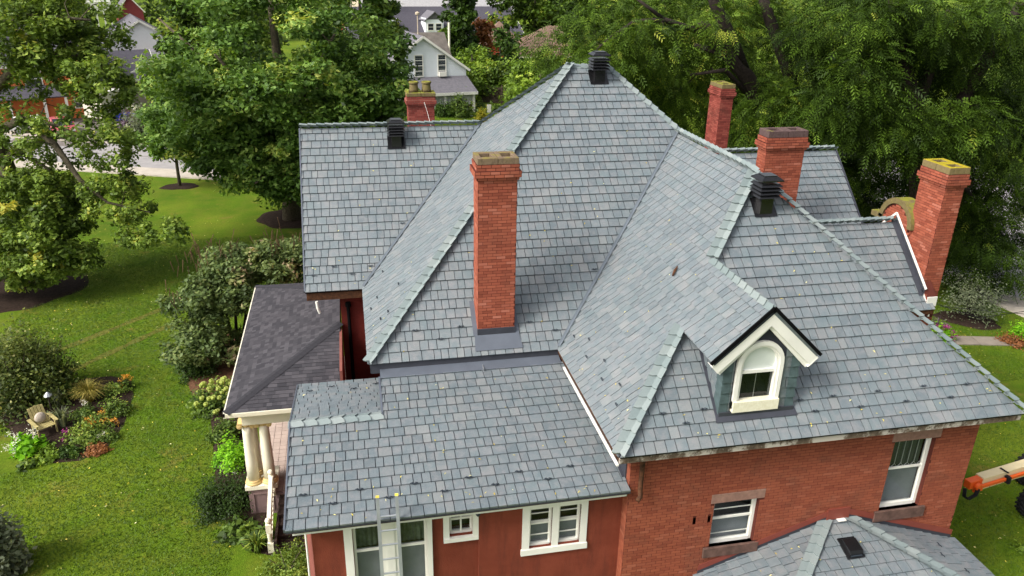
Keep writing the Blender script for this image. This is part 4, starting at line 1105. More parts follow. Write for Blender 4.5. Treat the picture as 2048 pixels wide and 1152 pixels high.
# ------------------------------------------------------------------ arched brick parapet at the right gable
def parapet():
    x0, x1, yc, ye = 14.14, 14.42, 17.36, 15.62
    zt = lambda y: ZW+S*(min(y, 2*yc-y)-15.5)+.16
    n = 14; R = .52; zc = zt(yc)-.18
    prof = [(ye, -8.3), (ye, zt(ye))]
    ya = yc-R
    prof += [(ya, zt(ya))]
    prof += [(yc-R*math.cos(math.pi*k/n), max(zc+R*math.sin(math.pi*k/n), zt(ya))) for k in range(1, n)]
    prof += [(yc+R, zt(ya)), (2*yc-ye, zt(ye)), (2*yc-ye, -8.3)]
    p = MB().prism([U(x0, y, z) for y, z in prof], (K*(x1-x0),0,0)).build("parapet", M['mortar'], house, label="brick gable parapet with a rounded mossy top")
    L = lay_bricks(U(x0, 2*yc-ye, -8.0), (0,-1,0), (-1,0,0), (2*yc-2*ye)*K, 3.0*K, seed=61, proud=.008)
    keep = []
    for b in L:
        y = b[0].y/K; z = b[0].z/K-GZ; k = zt(y) if abs(y-yc) > R else max(zt(ya), zc+math.sqrt(max(0, R*R-(y-yc)**2)))
        if z+.05 < k: keep.append(b)
    join_bricks(keep, "brickwork", 'brick_c', p)
    cap = MB(); Ro = R+.15
    for k in range(n):
        a, b = math.pi*k/n, math.pi*(k+1)/n
        if k == 8: b -= .03
        cap.prism([U(x0-.05, yc-R*math.cos(a), zc+R*math.sin(a)), U(x0-.05, yc-Ro*math.cos(a), zc+Ro*math.sin(a)), U(x0-.05, yc-Ro*math.cos(b), zc+Ro*math.sin(b)), U(x0-.05, yc-R*math.cos(b), zc+R*math.sin(b))], (K*.42,0,0))
    cap.ubox((x0-.05, yc+R, zc-.06), (x1+.05, yc+R+.45, zc+.08))
    cap.build("coping", M['capstone_m'], p)
    up = lambda y, h: ZW+S*(min(y, 2*yc-y)-15.5)+h
    f = MB()
    f.add([U(x0-.02,15.75,up(15.75,.04)), U(x0-.02,yc,up(yc,.04)), U(x0-.02,yc,up(yc,.22)), U(x0-.02,15.75,up(15.75,.22))], [(3,2,1,0)])
    f.add([U(x0-.14,15.75,up(15.75,.055)), U(x0-.14,yc,up(yc,.055)), U(x0-.02,yc,up(yc,.06)), U(x0-.02,15.75,up(15.75,.06))], [(0,3,2,1)])
    f.build("parapet_flashing", M['darkmetal'], p)
    MB().beam(U(x0-.012,15.72,up(15.72,.25)), U(x0-.012,yc,up(yc,.25)), .03, .07).beam(U(x0-.012,yc,up(yc,.25)), U(x0-.012,yc+.5,up(yc+.5,.25)), .03, .07).slab([U(x0-.02,15.62,up(15.62,.06)), U(x0+.30,15.62,up(15.62,.08)), U(x0+.30,15.84,up(15.84,.12)), U(x0-.02,15.84,up(15.84,.10))], .05, nF).ubox((x0+.0,15.60,-7.98),(x0+.28,15.64,-7.72)).build("parapet_flashing", M['white'], p)
    MB().ubox((x0+.05,15.52,-8.22),(x0+.09,15.56,-8.02)).build("drip_tab", M['white'], p)
    MB().beam(U(11.6,15.52,ZW-.08), U(14.28,15.52,ZW-.08), .06, .14).build("eave_board", M['brownwood'], house)
parapet()

# ------------------------------------------------------------------ roof vents
def vent(x, y, pl, which, h, label):
    p = zpt(x, y, which); up = Vector((0,0,1))
    q = MB()
    q.slab([p+pl.A*a+pl.B*b+pl.N*.06 for a, b in ((-.30,-.10),(.30,-.10),(.30,.46),(-.30,.46))], .015, pl.N)
    q.obox(p+Vector((0,.10,h*.5-.12)), (.165,0,0), (0,.165,0), (0,0,h*.5+.10))
    v = q.build("roof_vent", M['black'], house, label=label)
    z0 = p+Vector((0,.10,h-.12))
    for k in range(4):
        m = MB(); c = z0+up*(k*.095-.06)
        m.add([c+Vector((sx*.295, sy*.295, -.03)) for sx, sy in ((-1,-1),(1,-1),(1,1),(-1,1))]+[c+Vector((sx*.235, sy*.235, .035)) for sx, sy in ((-1,-1),(1,-1),(1,1),(-1,1))],
              [(3,2,1,0),(4,5,6,7)]+[(i,(i+1)%4,(i+1)%4+4,i+4) for i in range(4)])
        m.build("louvre", M['black'], v)
    c = z0+up*.36
    MB().add([c+Vector((sx*.2955, sy*.2955, -.03)) for sx, sy in ((-1,-1),(1,-1),(1,1),(-1,1))]+[c+Vector((sx*.2955, sy*.2955, .0)) for sx, sy in ((-1,-1),(1,-1),(1,1),(-1,1))]+[c+Vector((sx*.19, sy*.19, .075)) for sx, sy in ((-1,-1),(1,-1),(1,1),(-1,1))],
              [(3,2,1,0),(8,9,10,11)]+[(i,(i+1)%4,(i+1)%4+4,i+4) for i in range(4)]+[(4+i,4+(i+1)%4,(i+1)%4+8,i+8) for i in range(4)]).obox(c+up*.085, (.17,0,0), (0,.17,0), (0,0,.012)).build("vent_cap", M['black'], v)
vent(6.60, 20.36, PLF, 'F', .62, "tall black louvred vent at the main ridge")
vent(1.295, 22.36, PLG, 'G', .62, "tall black louvred vent at the left gable ridge")
vent(8.40, 14.22, PWF, 'WF', .66, "tall black louvred vent near the top of the wing roof")
def low_vent():
    c = (9.198,10.563,-10.638); c = U(*c); A, B, N = PF.A, PF.B, PF.N
    b = MB()
    b.obox(c+N*.05+B*.0, A*.22, B*.27, N*.02)
    b.add([c+A*a+B*y+N*z for a in (-.17,.17) for y, z in ((-.22,.05),(-.22,.15),(-.16,.21),(.18,.17),(.25,.05))], [(0,1,2,3,4),(9,8,7,6,5),(0,5,6,1),(1,6,7,2),(2,7,8,3),(3,8,9,4)])
    v = b.build("roof_vent", M['black'], house, label="low black hooded vent on the bay roof")
    MB().obox(c+N*.09-B*.235, A*.14, B*.012, N*.03).build("grille", M['gunmetal'], v)
low_vent()

# ------------------------------------------------------------------ snow guards
SG = bpy.data.meshes.new("snow_guard")
def sg_mesh():
    m = MB()
    m.obox((0,.0,.034), (.02,0,0), (0,.025,0), (0,0,.004))
    for sx in (-1, 1):
        m.beam((0,-.02,.035), (sx*.055,.0,.068), .022, .016).beam((sx*.055,0,.068), (sx*.10,.0,.045), .020, .016).beam((sx*.03,.0,.05), (sx*.045,.03,.062), .016, .014)
    m.obox((0,-.02,.046), (.06,0,0), (0,.006,0), (0,0,.008))
    SG.from_pydata(m.v, [], m.f); SG.materials.append(M['gunmetal'])
sg_mesh()
def guards(pl, pts):
    for p in pts:
        p = U(*p)
        sgn = 1.0 if pl.A.cross(pl.B).dot(pl.N) > 0 else -1.0
        A = pl.A*sgn
        o = bpy.data.objects.new("snow_guard", SG); q = p+pl.N*.02
        finish(o, house, Matrix(((A.x,pl.B.x,pl.N.x,q.x),(A.y,pl.B.y,pl.N.y,q.y),(A.z,pl.B.z,pl.N.z,q.z),(0,0,0,1))) @ Matrix.Scale(.85, 4))
guards(PS, [(-1.216,11.787,-8.853),(-0.706,11.526,-8.907),(-0.229,11.770,-8.856),(0.271,11.518,-8.909),(0.749,11.770,-8.856),(1.267,11.523,-8.908),(1.753,11.770,-8.857),(2.209,11.540,-8.904),(2.701,11.781,-8.854),(3.200,11.530,-8.906),(3.690,11.778,-8.855)])
guards(PS2, [(-1.212,15.421,-8.851),(-0.743,15.604,-8.888),(-0.262,15.334,-8.832),(0.225,15.551,-8.878)])
guards(PLG, [(-1.160,19.476,-7.697),(-0.626,19.643,-7.542),(-0.174,19.460,-7.711),(0.320,19.609,-7.573),(1.263,20.517,-6.729)])
guards(PLF, [(1.132,15.454,-7.541),(1.659,15.277,-7.705),(2.141,15.466,-7.530),(3.699,15.458,-7.537),(4.255,15.284,-7.699),(5.452,16.341,-6.716)])
guards(PLL, [(0.643,18.937,-7.500),(0.437,17.716,-7.691),(0.637,16.441,-7.505),(0.458,16.420,-7.671),(0.951,17.341,-7.213),(0.272,17.397,-7.845)])
guards(PWL, [(4.621,14.841,-7.688),(4.800,14.325,-7.521),(4.617,13.870,-7.691),(4.818,13.305,-7.504),(4.636,12.870,-7.673),(4.814,12.330,-7.508),(4.619,11.926,-7.689)])
guards(PWF, [(5.219,11.289,-7.536),(5.622,11.131,-7.683),(6.018,11.295,-7.531),(7.952,11.288,-7.537),(8.188,11.115,-7.697),(8.645,11.298,-7.527),(9.141,11.113,-7.699),(9.609,11.306,-7.520),(10.126,11.125,-7.688),(10.609,11.313,-7.513),(11.103,11.117,-7.696),(11.556,11.281,-7.543)])
guards(PR_, [(11.479,10.765,-11.113),(11.251,10.417,-11.033),(11.512,10.012,-11.124)])

# ------------------------------------------------------------------ porch
def porch():
    xe, ye, xw, zp, yb = -3.29, 16.80, -.58, -10.0, 24.7
    t = .9/2.77; run = xw-xe; zw_ = zp+t*run; yh = ye+run; ybh = yb-run
    pf = Plane(U(0,ye,zp), (1,0,0), (0,1,t)); pl = Plane(U(xe,0,zp), (0,-1,0), (1,0,t)); pb = Plane(U(0,yb,zp), (-1,0,0), (0,-1,t))
    ff = lambda x, y: U(x, y, zp+t*(y-ye)); fl = lambda x, y: U(x, y, zp+t*(x-xe)); fb = lambda x, y: U(x, y, zp+t*(yb-y))
    for P, f, q, lab, sd in ((pf, ff, [(xe,ye),(xw,ye),(xw,yh)], "front slope of the dark shingled porch roof", 41), (pl, fl, [(xe,yb),(xe,ye),(xw,yh),(xw,ybh)], "left slope of the dark shingled porch roof", 42), (pb, fb, [(xw,yb),(xe,yb),(xw,ybh)], "back slope of the dark shingled porch roof", 43)):
        pts = [f(x, y)-P.N*.003 for x, y in q]
        if (pts[1]-pts[0]).cross(pts[2]-pts[0]).z < 0: pts = pts[::-1]
        d = MB().slab(pts, .08, P.N).build("porch_roof", M['shingle'], house, label=lab)
        lay_tiles(P, [[P.to2(f(x, y)) for x, y in q]], d, "shingle", expo=.145, widths=(.10,.15,.2,.27), gap=.004, th=.012, seed=sd, single=False)
    nf, nl, nb = (Vector((0,-t,1)).normalized(), Vector((-t,0,1)).normalized(), Vector((0,t,1)).normalized())
    for a, b, n1, n2 in ((U(xe,ye,zp), U(xw,yh,zw_), nf, nl), (U(xe,yb,zp), U(xw,ybh,zw_), nl, nb)):
        d = (b-a).normalized(); wa = d.cross(n1).normalized(); wb = d.cross(n2).normalized(); up = (n1+n2).normalized(); L = (b-a).length
        side = d.cross(up).normalized()
        if wa.dot(side) < 0: wa = -wa
        if wb.dot(side) > 0: wb = -wb
        if n1 is nf: pass
        n = int(L/.16)
        for k in range(n):
            c = a+d*(k*L/n); e = d*(L/n*1.05); h0, h1 = up*.034, up*.026
            MB().add([c+wa*.16+h0, c+h0*1.3, c+wb*.16+h0, c+wb*.16+e+h1, c+e+h1*1.3, c+wa*.16+e+h1, c+wa*.16, c+wb*.16, c], [(0,1,4,5),(1,2,3,4),(6,8,1,0),(8,7,2,1)]).build("hip_shingle", M['shingle'], house)
    # gutters, entablature
    MB().ubox((xe-.06,ye-.06,zp-.075),(xw,ye-.01,zp-.0)).ubox((xe-.06,ye-.06,zp-.075),(xe-.01,yb,zp-.0)).ubox((xe-.06,ye-.06,zp-.10),(xw,ye+.45,zp-.078)).ubox((xe-.06,ye+.45,zp-.10),(xe+.40,yb,zp-.078)).build("porch_cornice", M['cream'], house)
    MB().ubox((xe-.005,ye-.012,zp-.05),(xw,ye+.03,zp+.012)).ubox((xe-.012,ye,zp-.05),(xe+.03,yb,zp+.012)).build("porch_gutter", M['brownwood'], house)
    bx, by = -3.02, 17.16
    MB().ubox((bx,by,zp-.60),(xw+.03,by+.34,zp-.10)).ubox((bx-.03,by-.03,zp-.36),(xw+.02,by,zp-.33)).ubox((bx,by+.34,zp-.60),(bx+.34,yb-.5,zp-.10)).build("porch_beam", M['cream'], house)
    for k in range(9):
        x = bx+.16+k*.30
        MB().ubox((x,ye+.02,zp-.16),(x+.13,by-.002,zp-.102)).build("bracket", M['cream'], house)
    # pedestal and three columns
    zt, zf = -12.46, -12.72
    px, py, pw, pd = -3.17, 17.22, .80, .82
    p = MB().ubox((px+.06,py+.06,-GZ),(px+pw-.06,py+pd-.06,zt-.12)).build("pedestal", M['mauve'], house, label="mauve porch pedestal with a cream slab")
    MB().ubox((px+.14,py+.035,-GZ+.12),(px+.19,py+.062,zt-.24)).ubox((px+pw-.19,py+.035,-GZ+.12),(px+pw-.14,py+.062,zt-.24)).ubox((px+.19,py+.035,zt-.29),(px+pw-.19,py+.062,zt-.24)).build("pedestal_panel", M['mauve'], p)
    MB().ubox((px,py,zt-.12),(px+pw,py+pd,zt)).build("pedestal_slab", M['cream'], p, bevel=.01)
    for k, (x, y) in enumerate(((-2.96,17.42),(-2.56,17.42),(-2.92,17.84))):
        H = zp-.60-zt
        c = MB().lathe(U(x,y,zt), [(.148*K,.11*K),(.143*K,H*.35*K),(.124*K,H*.80*K),(.114*K,(H-.12)*K)], 20).build("porch_column", M['cream'], house, smooth=True, label=["front left","front right","rear"][k]+" cream column of the porch corner")
        MB().lathe(U(x,y,zt), [(.20*K,0),(.215*K,.03*K),(.20*K,.06*K),(.175*K,.075*K),(.185*K,.095*K),(.168*K,.115*K)], 20).build("column_base", M['gold'], c, smooth=True)
        m = MB().ubox((x-.19,y-.17,zp-.645),(x+.19,y+.17,zp-.602))
        for sx in (-1, 1): m.lathe(U(x+sx*.15,y-.17,zp-.69), [(.02,0),(.085,.01),(.075,.12),(.085,.39),(.02,.40)], 10, (0,1,0))
        m.lathe(U(x,y,zp-.74), [(.14*K,0),(.16*K,.05*K),(.15*K,.10*K)], 14)
        m.build("capital", M['gold'], c)
    for y in (21.4, 24.1):
        for x in (-2.92,):
            c = MB().lathe(U(x,y,zt), [(.165*K,.0),(.125*K,(zp-.60-zt)*K)], 14).build("porch_column", M['cream'], house, smooth=True)
            MB().ubox((x-.3,y-.3,-GZ),(x+.3,y+.3,zt)).build("pedestal", M['mauve'], house)
    # tiled floor, mat, steps
    MB().ubox((-2.42,17.25,-GZ),(-.55,24.5,zf-.02)).ubox((-3.05,18.1,-GZ),(-2.42,24.5,zf-.02)).build("porch_floor", M['mauve'], house)
    r = random.Random(3); tl = MB()
    for i in range(13):
        for j in range(38):
            a, b = -3.04+i*.19, 17.26+j*.19
            tl.ubox((a+.005,b+.005,zf-.02),(a+.185,b+.185,zf+r.uniform(0,.006)))
    tl.build("floor_tile", plain("pale_pink_floor_tile", lin(176,158,148), 0.6, 0.3, var=.12, scale=2), house, kind='stuff')
    MB().ubox((-1.62,17.28,zf+.008),(-1.05,17.62,zf+.02)).build("door_mat", M['blackmat'], house, label="black mat at the top of the porch steps")
    MB().ubox((-2.42,17.18,zf-.16),(-.55,17.27,zf+.01)).build("porch_edge", M['mauve'], house)
    n = 5; rise = (zf+GZ)/ (n+1)
    for k in range(n):
        z = zf-rise*(k+1); y = 17.18-.27*k
        MB().ubox((-2.36,y-.30,z-.05),(-.62,y,z)).ubox((-2.34,y-.02,z-.05-.02),(-.64,y+.0,z+rise-.05) if k == 0 else (-.64,y-.0,z+rise-.052)).build("step", M['darkwood'], house)
    MB().ubox((-2.40,15.7,-GZ),(-2.34,17.2,zf-.3)).build("stair_side", M['darkwood'], house)
    # turned newel posts, rail and balusters on the left of the steps
    xr_ = -2.50
    def newel(y, z0, hgt, nm):
        q = MB().ubox((xr_-.07,y-.07,z0),(xr_+.07,y+.07,z0+hgt*.28)).lathe(U(xr_,y,z0+hgt*.28), [(.075,0),(.05,.04),(.065,.1),(.075,hgt*.25*K),(.05,hgt*.36*K)], 12).ubox((xr_-.065,y-.065,z0+hgt*.58),(xr_+.065,y+.065,z0+hgt*.82)).lathe(U(xr_,y,z0+hgt*.82), [(.05,0),(.03,.03),(.06,.05),(.085,.10),(.085,.13),(.06,.18),(.01,.20)], 12)
        return q.build("newel_post", M['cream'], house, label=nm)
    newel(15.82, -GZ, 1.02, "lower turned newel post with a ball top"); newel(17.16, zf, .72, "upper turned newel post with a ball top")
    a, b = U(xr_, 15.90, -GZ+.80), U(xr_, 17.10, zf+.56)
    MB().beam(a, b, .11, .07).beam(a-Vector((0,0,.72)), b-Vector((0,0,.52)), .08, .06).build("hand_rail", M['cream'], house)
    for k in range(11):
        f = (k+.5)/11; p = a.lerp(b, f); q = (a-Vector((0,0,.72))).lerp(b-Vector((0,0,.52)), f)
        MB().lathe(q, [(.03,0),(.018,.06),(.034,(p.z-q.z)*.35),(.018,(p.z-q.z)*.75),(.026,p.z-q.z)], 8).build("baluster", M['cream'], house)
porch()
place_tiles()

# ------------------------------------------------------------------ things resting on and beside the house
def ladder():
    lean = Vector((0, math.cos(math.radians(72)), math.sin(math.radians(72))))
    eave = [U(.075,11.0,-8.93), U(.402,11.0,-8.93)]
    top = [e+lean*.49 for e in eave]
    lo = [e-lean*(e.z/lean.z) for e in eave]
    L = root("ladder", (lo[0]+lo[1])/2, "aluminium extension ladder with yellow tips leaning on the lower front eave", "ladder")
    for foot, t_ in zip(lo, top):
        MB().beam(foot, t_, .035, .07, (1,0,0)).build("rail", M['alu'], L)
        MB().beam(t_-lean*.01, t_+lean*.03, .040, .074, (1,0,0)).build("rail_tip", M['yellowtip'], L)
    n = int(((top[0]-lo[0]).length)/.305)
    for k in range(1, n):
        f = 1-(k*.305+.12)/(top[0]-lo[0]).length
        if f < 0.02: break
        MB().tube([lo[0].lerp(top[0], f), lo[1].lerp(top[1], f)], .02, 8).build("rung", M['alu'], L)
ladder()

def stick():
    p = zpt(*(6.499,14.044,-5.941)[:2], 'WL')+PWL.N*.07
    d = (PWL.B*.8-PWL.A*.5).normalized()
    MB().tube([p-d*.16, p+PWL.N*.02, p+d*.14+PWL.N*.01], [.025,.035,.012], 6).tube([p, p+d*.12+PWL.A*.05+PWL.N*.03], [.02,.008], 5).build("stick", M['brownwood'], None, label="short brown stick lying on the left slope of the wing roof", category="stick")
stick()

def roof_leaves():
    r = random.Random(9); V = []; T = []
    def sc(pl, f, n, x0, x1, y0, y1, ok=lambda x, y: True):
        k = 0
        while k < n:
            x, y = r.uniform(x0, x1), y0+(y1-y0)*r.random()**1.5
            if not ok(x, y): continue
            k += 1; p = f(x, y)+pl.N*(.05); a = r.uniform(0, 6.28); l_, w = r.uniform(.016,.042), r.uniform(.006,.017)
            u = pl.A*math.cos(a)+pl.B*math.sin(a); v = pl.N.cross(u)
            V.extend([p-u*l_, p-v*w+pl.N*.012, p+u*l_, p+v*w+pl.N*.012]); T.append(r.random())
    sc(PS, fS, 58, -1.3, 4.4, yS0+.05, 14.6)
    sc(PWF, lambda x, y: zpt(x, y, 'WF'), 44, 4.6, 12.2, yW+.1, 14.5, lambda x, y: abs(x-xr) < hw-(y-yW)-.1 and not (6.1 < x < 8.0 and y > 11.0))
    sc(PWL, lambda x, y: zpt(x, y, 'WL'), 26, 4.4, 7.5, 11.5, 18, lambda x, y: x-xWl < y-yW-.2 and x-xWl > y-yM+.1)
    sc(PLF, lambda x, y: zpt(x, y, 'F'), 26, .5, 8, yM+.1, 19.5, lambda x, y: x-xM > y-yM+.2 and (x < xWl or x-xWl < y-yM-.2))
    sc(PLG, lambda x, y: zpt(x, y, 'G'), 16, -1.3, 3, yG+.1, 22.5, lambda x, y: x-xM < y-yG-.1 or x < xM)
    sc(PLL, lambda x, y: zpt(x, y, 'L'), 10, .2, 3, 15.5, 19, lambda x, y: x-xM < y-yM-.1)
    sc(PF, fP, 22, 7.5, 11, yP-2.2, yP-.1, lambda x, y: px0-(yP-y) < x < px1+(yP-y))
    sc(PL_, fPl, 12, 6.8, 8.8, yP-1.5, yP-.15, lambda x, y: x < px0-(yP-y)-.1)
    me = np_mesh("fallen_leaves", [tuple(v) for v in V], 4, M['yleaf'], T)
    o = bpy.data.objects.new("fallen_leaves", me); finish(o, None); props(o, "small yellow leaves scattered over the slates", "leaves", None, 'stuff')
roof_leaves()

# ------------------------------------------------------------------ boom lift at the right
def lift():
    L = root("boom_lift", (21.210,16.210,0.000), "boom lift with cream and orange boom and big black tyres on the right lawn", "boom lift")
    a = Vector((17.388,15.600,2.258)); b = Vector((19.724,15.950,2.348)); d = (b-a).normalized()
    n = Vector((0,0,1)); s = d.cross(n).normalized(); n = s.cross(d)
    b = a+d*5.5
    MB().beam(a, b, .28, .40).build("boom", M['boomcream'], L, bevel=.015)
    q = MB()
    q.obox(a-d*.20+n*.03, d*.26, s*.11, n*.13).obox(a-d*.10+s*.10-n*.12, d*.16, s*.05, n*.12)
    q.build("boom_head", M['orange'], L, bevel=.02)
    MB().beam(a-d*.18+s*.20+n*.0, a+d*4.5+s*.20+n*.0, .08, .09).lathe(a-d*.22+s*.19+n*.0, [(.09,-.06),(.12,-.05),(.12,.05),(.09,.06)], 12, s).build("cylinder", M['orange'], L, bevel=.01)
    MB().obox(a+d*.86+s*.24, d*.05, s*.075, n*.11).obox(a+d*.83+s*.1+n*.235, d*.03, s*.14, n*.006).build("hose_clamp", M['tyre'], L)
    h = [a-d*.28+s*.22-n*.02, a-d*.34+s*.22-n*.22, a-d*.50+s*.16-n*.36, a-d*.62+s*.10-n*.26, a-d*.60+s*.05-n*.04]
    MB().tube(h, .035, 8).tube([p+s*.06+Vector((0,0,.02)) for p in h], .025, 8).build("hose", M['tyre'], L, smooth=True)
    m = MB()      # unreadable slanted blue script on the side of the boom
    x = .34
    for k, w in enumerate((.05,.07,.05,.06,.0,.05,.08,.05,.0,.05,.06,.05)):
        if w: m.obox(a+d*x+s*.1415-n*.12+n*(.02 if k%3 else -.01), (d*.5+n).normalized()*(.05 if k%4 else .075), s*.001, d*.010).obox(a+d*(x+w*.4)+s*.1415-n*.14, d*w*.4, s*.0012, n*.008)
        x += w+.035
    m.build("boom_lettering", M['bluemark'], L)
    c = Vector((20.560,16.280,0.000))
    MB().obox(c+Vector((1.8,.1,.95)), (1.1,-.7,0), (.4,.6,0), (0,0,.35)).obox(c+Vector((3.4,-.2,1.6)), (.9,-.5,0), (.4,.6,0), (0,0,.5)).build("chassis", M['orange'], L, bevel=.05)
    MB().beam(b+Vector((0,.0,-.1)), c+Vector((3.4,0,1.7)), .4, .5).build("turret_arm", M['orange'], L)
    for dx, dy in ((0,0),(1.25,1.55),(2.3,-1.5),(3.55,.05)):
        cc = c+Vector((dx,dy,.56)); w = MB()
        w.lathe(cc, [(.30,-.17),(.50,-.19),(.545,-.15),(.56,0),(.545,.15),(.50,.19),(.30,.17)], 32, (.0,-1,.0))
        for k in range(22):
            an = 2*math.pi*k/22; rr = Vector((math.cos(an),0,math.sin(an))); tt = Vector((-math.sin(an),0,math.cos(an)))
            for sy in (-1, 1): w.obox(cc+rr*.565+Vector((0,sy*.09,0))+tt*.03*sy, rr*.028, tt*.035+Vector((0,.0,0)), Vector((0,.085,0))+tt*.03*sy)
        t_ = w.build("wheel", M['tyre'], L)
        MB().lathe(cc+Vector((0,-.10,0)), [(.29,-.02),(.29,.06),(.25,.05),(.12,.02),(.10,.08),(.03,.09)], 20, (0,-1,0)).build("rim", M['orange'], t_)
lift()
# ------------------------------------------------------------------ trees and plants
def leaf_arrays(rng, ctr, up_bias, size, aspect=.55, out=None, out_w=.5, flop=.6):
    """one folded leaf (kite) per row of ctr"""
    n = len(ctr)
    nrm = rng.normal(size=(n,3))*flop; nrm[:,2] += up_bias
    if out is not None: nrm += out*out_w
    nrm /= np.linalg.norm(nrm, axis=1, keepdims=True)+1e-9
    a = rng.normal(size=(n,3)); a -= nrm*np.sum(a*nrm, axis=1, keepdims=True); a /= np.linalg.norm(a, axis=1, keepdims=True)+1e-9
    b = np.cross(nrm, a)
    s = (size*rng.uniform(.65, 1.25, n))[:,None]
    v = np.stack([ctr-a*s, ctr+b*s*aspect-nrm*s*.12, ctr+a*s, ctr-b*s*aspect-nrm*s*.12], axis=1)
    return v

def frond_arrays(rng, ctr, axis, size, pairs=4):
    """hanging compound leaves: leaflets in two rows along a drooping axis"""
    n = len(ctr)
    axis = axis/(np.linalg.norm(axis, axis=1, keepdims=True)+1e-9)
    r = rng.normal(size=(n,3))*.5; r[:,2] += 1.0
    nrm = r-axis*np.sum(r*axis, axis=1, keepdims=True); nrm /= np.linalg.norm(nrm, axis=1, keepdims=True)+1e-9
    b = np.cross(nrm, axis); L = (size*rng.uniform(.7, 1.25, n))[:,None]
    out = []
    for k in range(pairs):
        t = (k+.5)/pairs; p = ctr+axis*L*t-np.array([0,0,1.0])*L*.35*t*t
        ll = L*(.36*(1-.45*abs(t-.45)))
        for sg in (-1, 1):
            tip = p+b*ll*sg+axis*ll*.55-np.array([0,0,1.0])*ll*.30
            w = axis*ll*.24
            out.append(np.stack([p-w*.4, p+(tip-p)*.45-w, tip, p+(tip-p)*.45+w], axis=1))
    v = np.stack(out, axis=1)           # n, leaflets, 4, 3
    return v.reshape(-1, 4, 3), pairs*2

def sample_lobes(rng, lobes):
    C = []; T = []
    for (cx, cy, cz, rx, ry, rz, n) in lobes:
        d = rng.normal(size=(n,3)); d /= np.linalg.norm(d, axis=1, keepdims=True)
        u = rng.uniform(0.12, 1, n)**.42
        C.append(np.array([cx,cy,cz])+d*u[:,None]*np.array([rx,ry,rz])); T.append(d)
    return np.concatenate(C), np.concatenate(T)

def skeleton(mb, trunk, limbs, targets, rng, thin=.022, n=6, sag=.0):
    """trunk and limbs as tapered tubes, twigs reaching from the nearest wood to every leaf clump"""
    nodes = []; rad = []
    mb.tube([p[:3] for p in trunk], [p[3] for p in trunk], 10)
    for L in limbs: mb.tube([p[:3] for p in L], [p[3] for p in L], 8)
    for L in [trunk]+list(limbs):
        for i in range(len(L)-1):
            for k in range(6):
                f = k/6; nodes.append([L[i][j]*(1-f)+L[i+1][j]*f for j in range(3)]); rad.append(L[i][3]*(1-f)+L[i+1][3]*f)
    N = np.array(nodes); Rr = np.array(rad)
    top = N[np.argmax(N[:,2])]
    order = np.argsort(np.min(np.linalg.norm(targets[:,None,:]-N[None,::3,:], axis=2), axis=1))
    for i in order:
        t = targets[i]
        dd = np.linalg.norm(N-t, axis=1)+np.maximum(0, N[:,2]-t[2]+.3)*.7-np.minimum(Rr, .1)*4
        j = int(np.argmin(dd)); p = N[j]; L = np.linalg.norm(t-p)
        if L < .15: continue
        r0 = min(Rr[j]*.6, .012+.016*L); m = (p+t)/2+rng.normal(size=3)*L*.08+np.array([0,0,.12*L-sag*L])
        mb.tube([tuple(p), tuple((p+m)/2), tuple(m), tuple((m+t)/2), tuple(t)], [r0, r0*.85, r0*.7, r0*.5, thin*.4], 5 if L > 2 else 4, cap=False)
        new = [(p+m)/2, m, (m+t)/2, t]
        N = np.concatenate([N, np.array(new)]); Rr = np.concatenate([Rr, np.array([r0*.85, r0*.7, r0*.5, thin*.5])])

def tree(name, label, cat, base, trunk, limbs, lobes, leafmat, barkmat, leaf=.16, per=160, crad=.8, seed=0, group=None, frond=False, flat=.62, up=.9, tonebias=0.0, sag=0.0, flop=.6, yellow=0.0, hang=0.0):
    rng = np.random.default_rng(seed)
    R = root(name, base, label, cat, group)
    C, D = sample_lobes(rng, lobes)
    keep = C[:,2] > .25; C, D = C[keep], D[keep]
    mb = MB(); skeleton(mb, trunk, limbs, C, rng, sag=sag)
    mb.build("trunk", M[barkmat], R, smooth=True)
    n = len(C); idx = np.repeat(np.arange(n), per)
    cr = crad*rng.uniform(.65, 1.35, n)
    off = rng.normal(size=(n*per,3)); ln = np.linalg.norm(off, axis=1, keepdims=True); off = off/ln*np.minimum(ln*.62, 1.15)
    # sprays: each clump breaks up into a few smaller tufts
    sub = rng.normal(size=(n, 6, 3)); sub /= np.linalg.norm(sub, axis=2, keepdims=True); pick = rng.integers(0, 6, n*per)
    off = off*.55+sub[idx, pick]*.62
    off[:,2] *= flat
    if hang: off[:,2] -= hang*np.abs(off[:,0]*off[:,1])
    P = C[idx]+off*cr[idx][:,None]
    P[:,2] = np.maximum(P[:,2], .06)
    tone = np.clip(.42+tonebias+rng.normal(size=n)[idx]*.13+rng.normal(size=n*per)*.15+off[:,2]*.10, 0, 1)
    if yellow: tone = np.where((rng.random(n) < yellow)[idx], np.clip(tone+.35, 0, 1), tone)
    if frond:
        ax = off*np.array([1,1,.4])+D[idx]*.5; ax += rng.normal(size=ax.shape)*.35; ax[:,2] -= .15+rng.uniform(0, .6, n*per)
        v, k = frond_arrays(rng, P, ax, leaf)
        me = np_mesh("crown", v, 4, M[leafmat], np.repeat(tone, k))
    else:
        v = leaf_arrays(rng, P, up, leaf, out=off/(np.linalg.norm(off, axis=1, keepdims=True)+1e-6), flop=flop)
        me = np_mesh("crown", v, 4, M[leafmat], tone)
    o = bpy.data.objects.new("crown", me); finish(o, R)
    return R

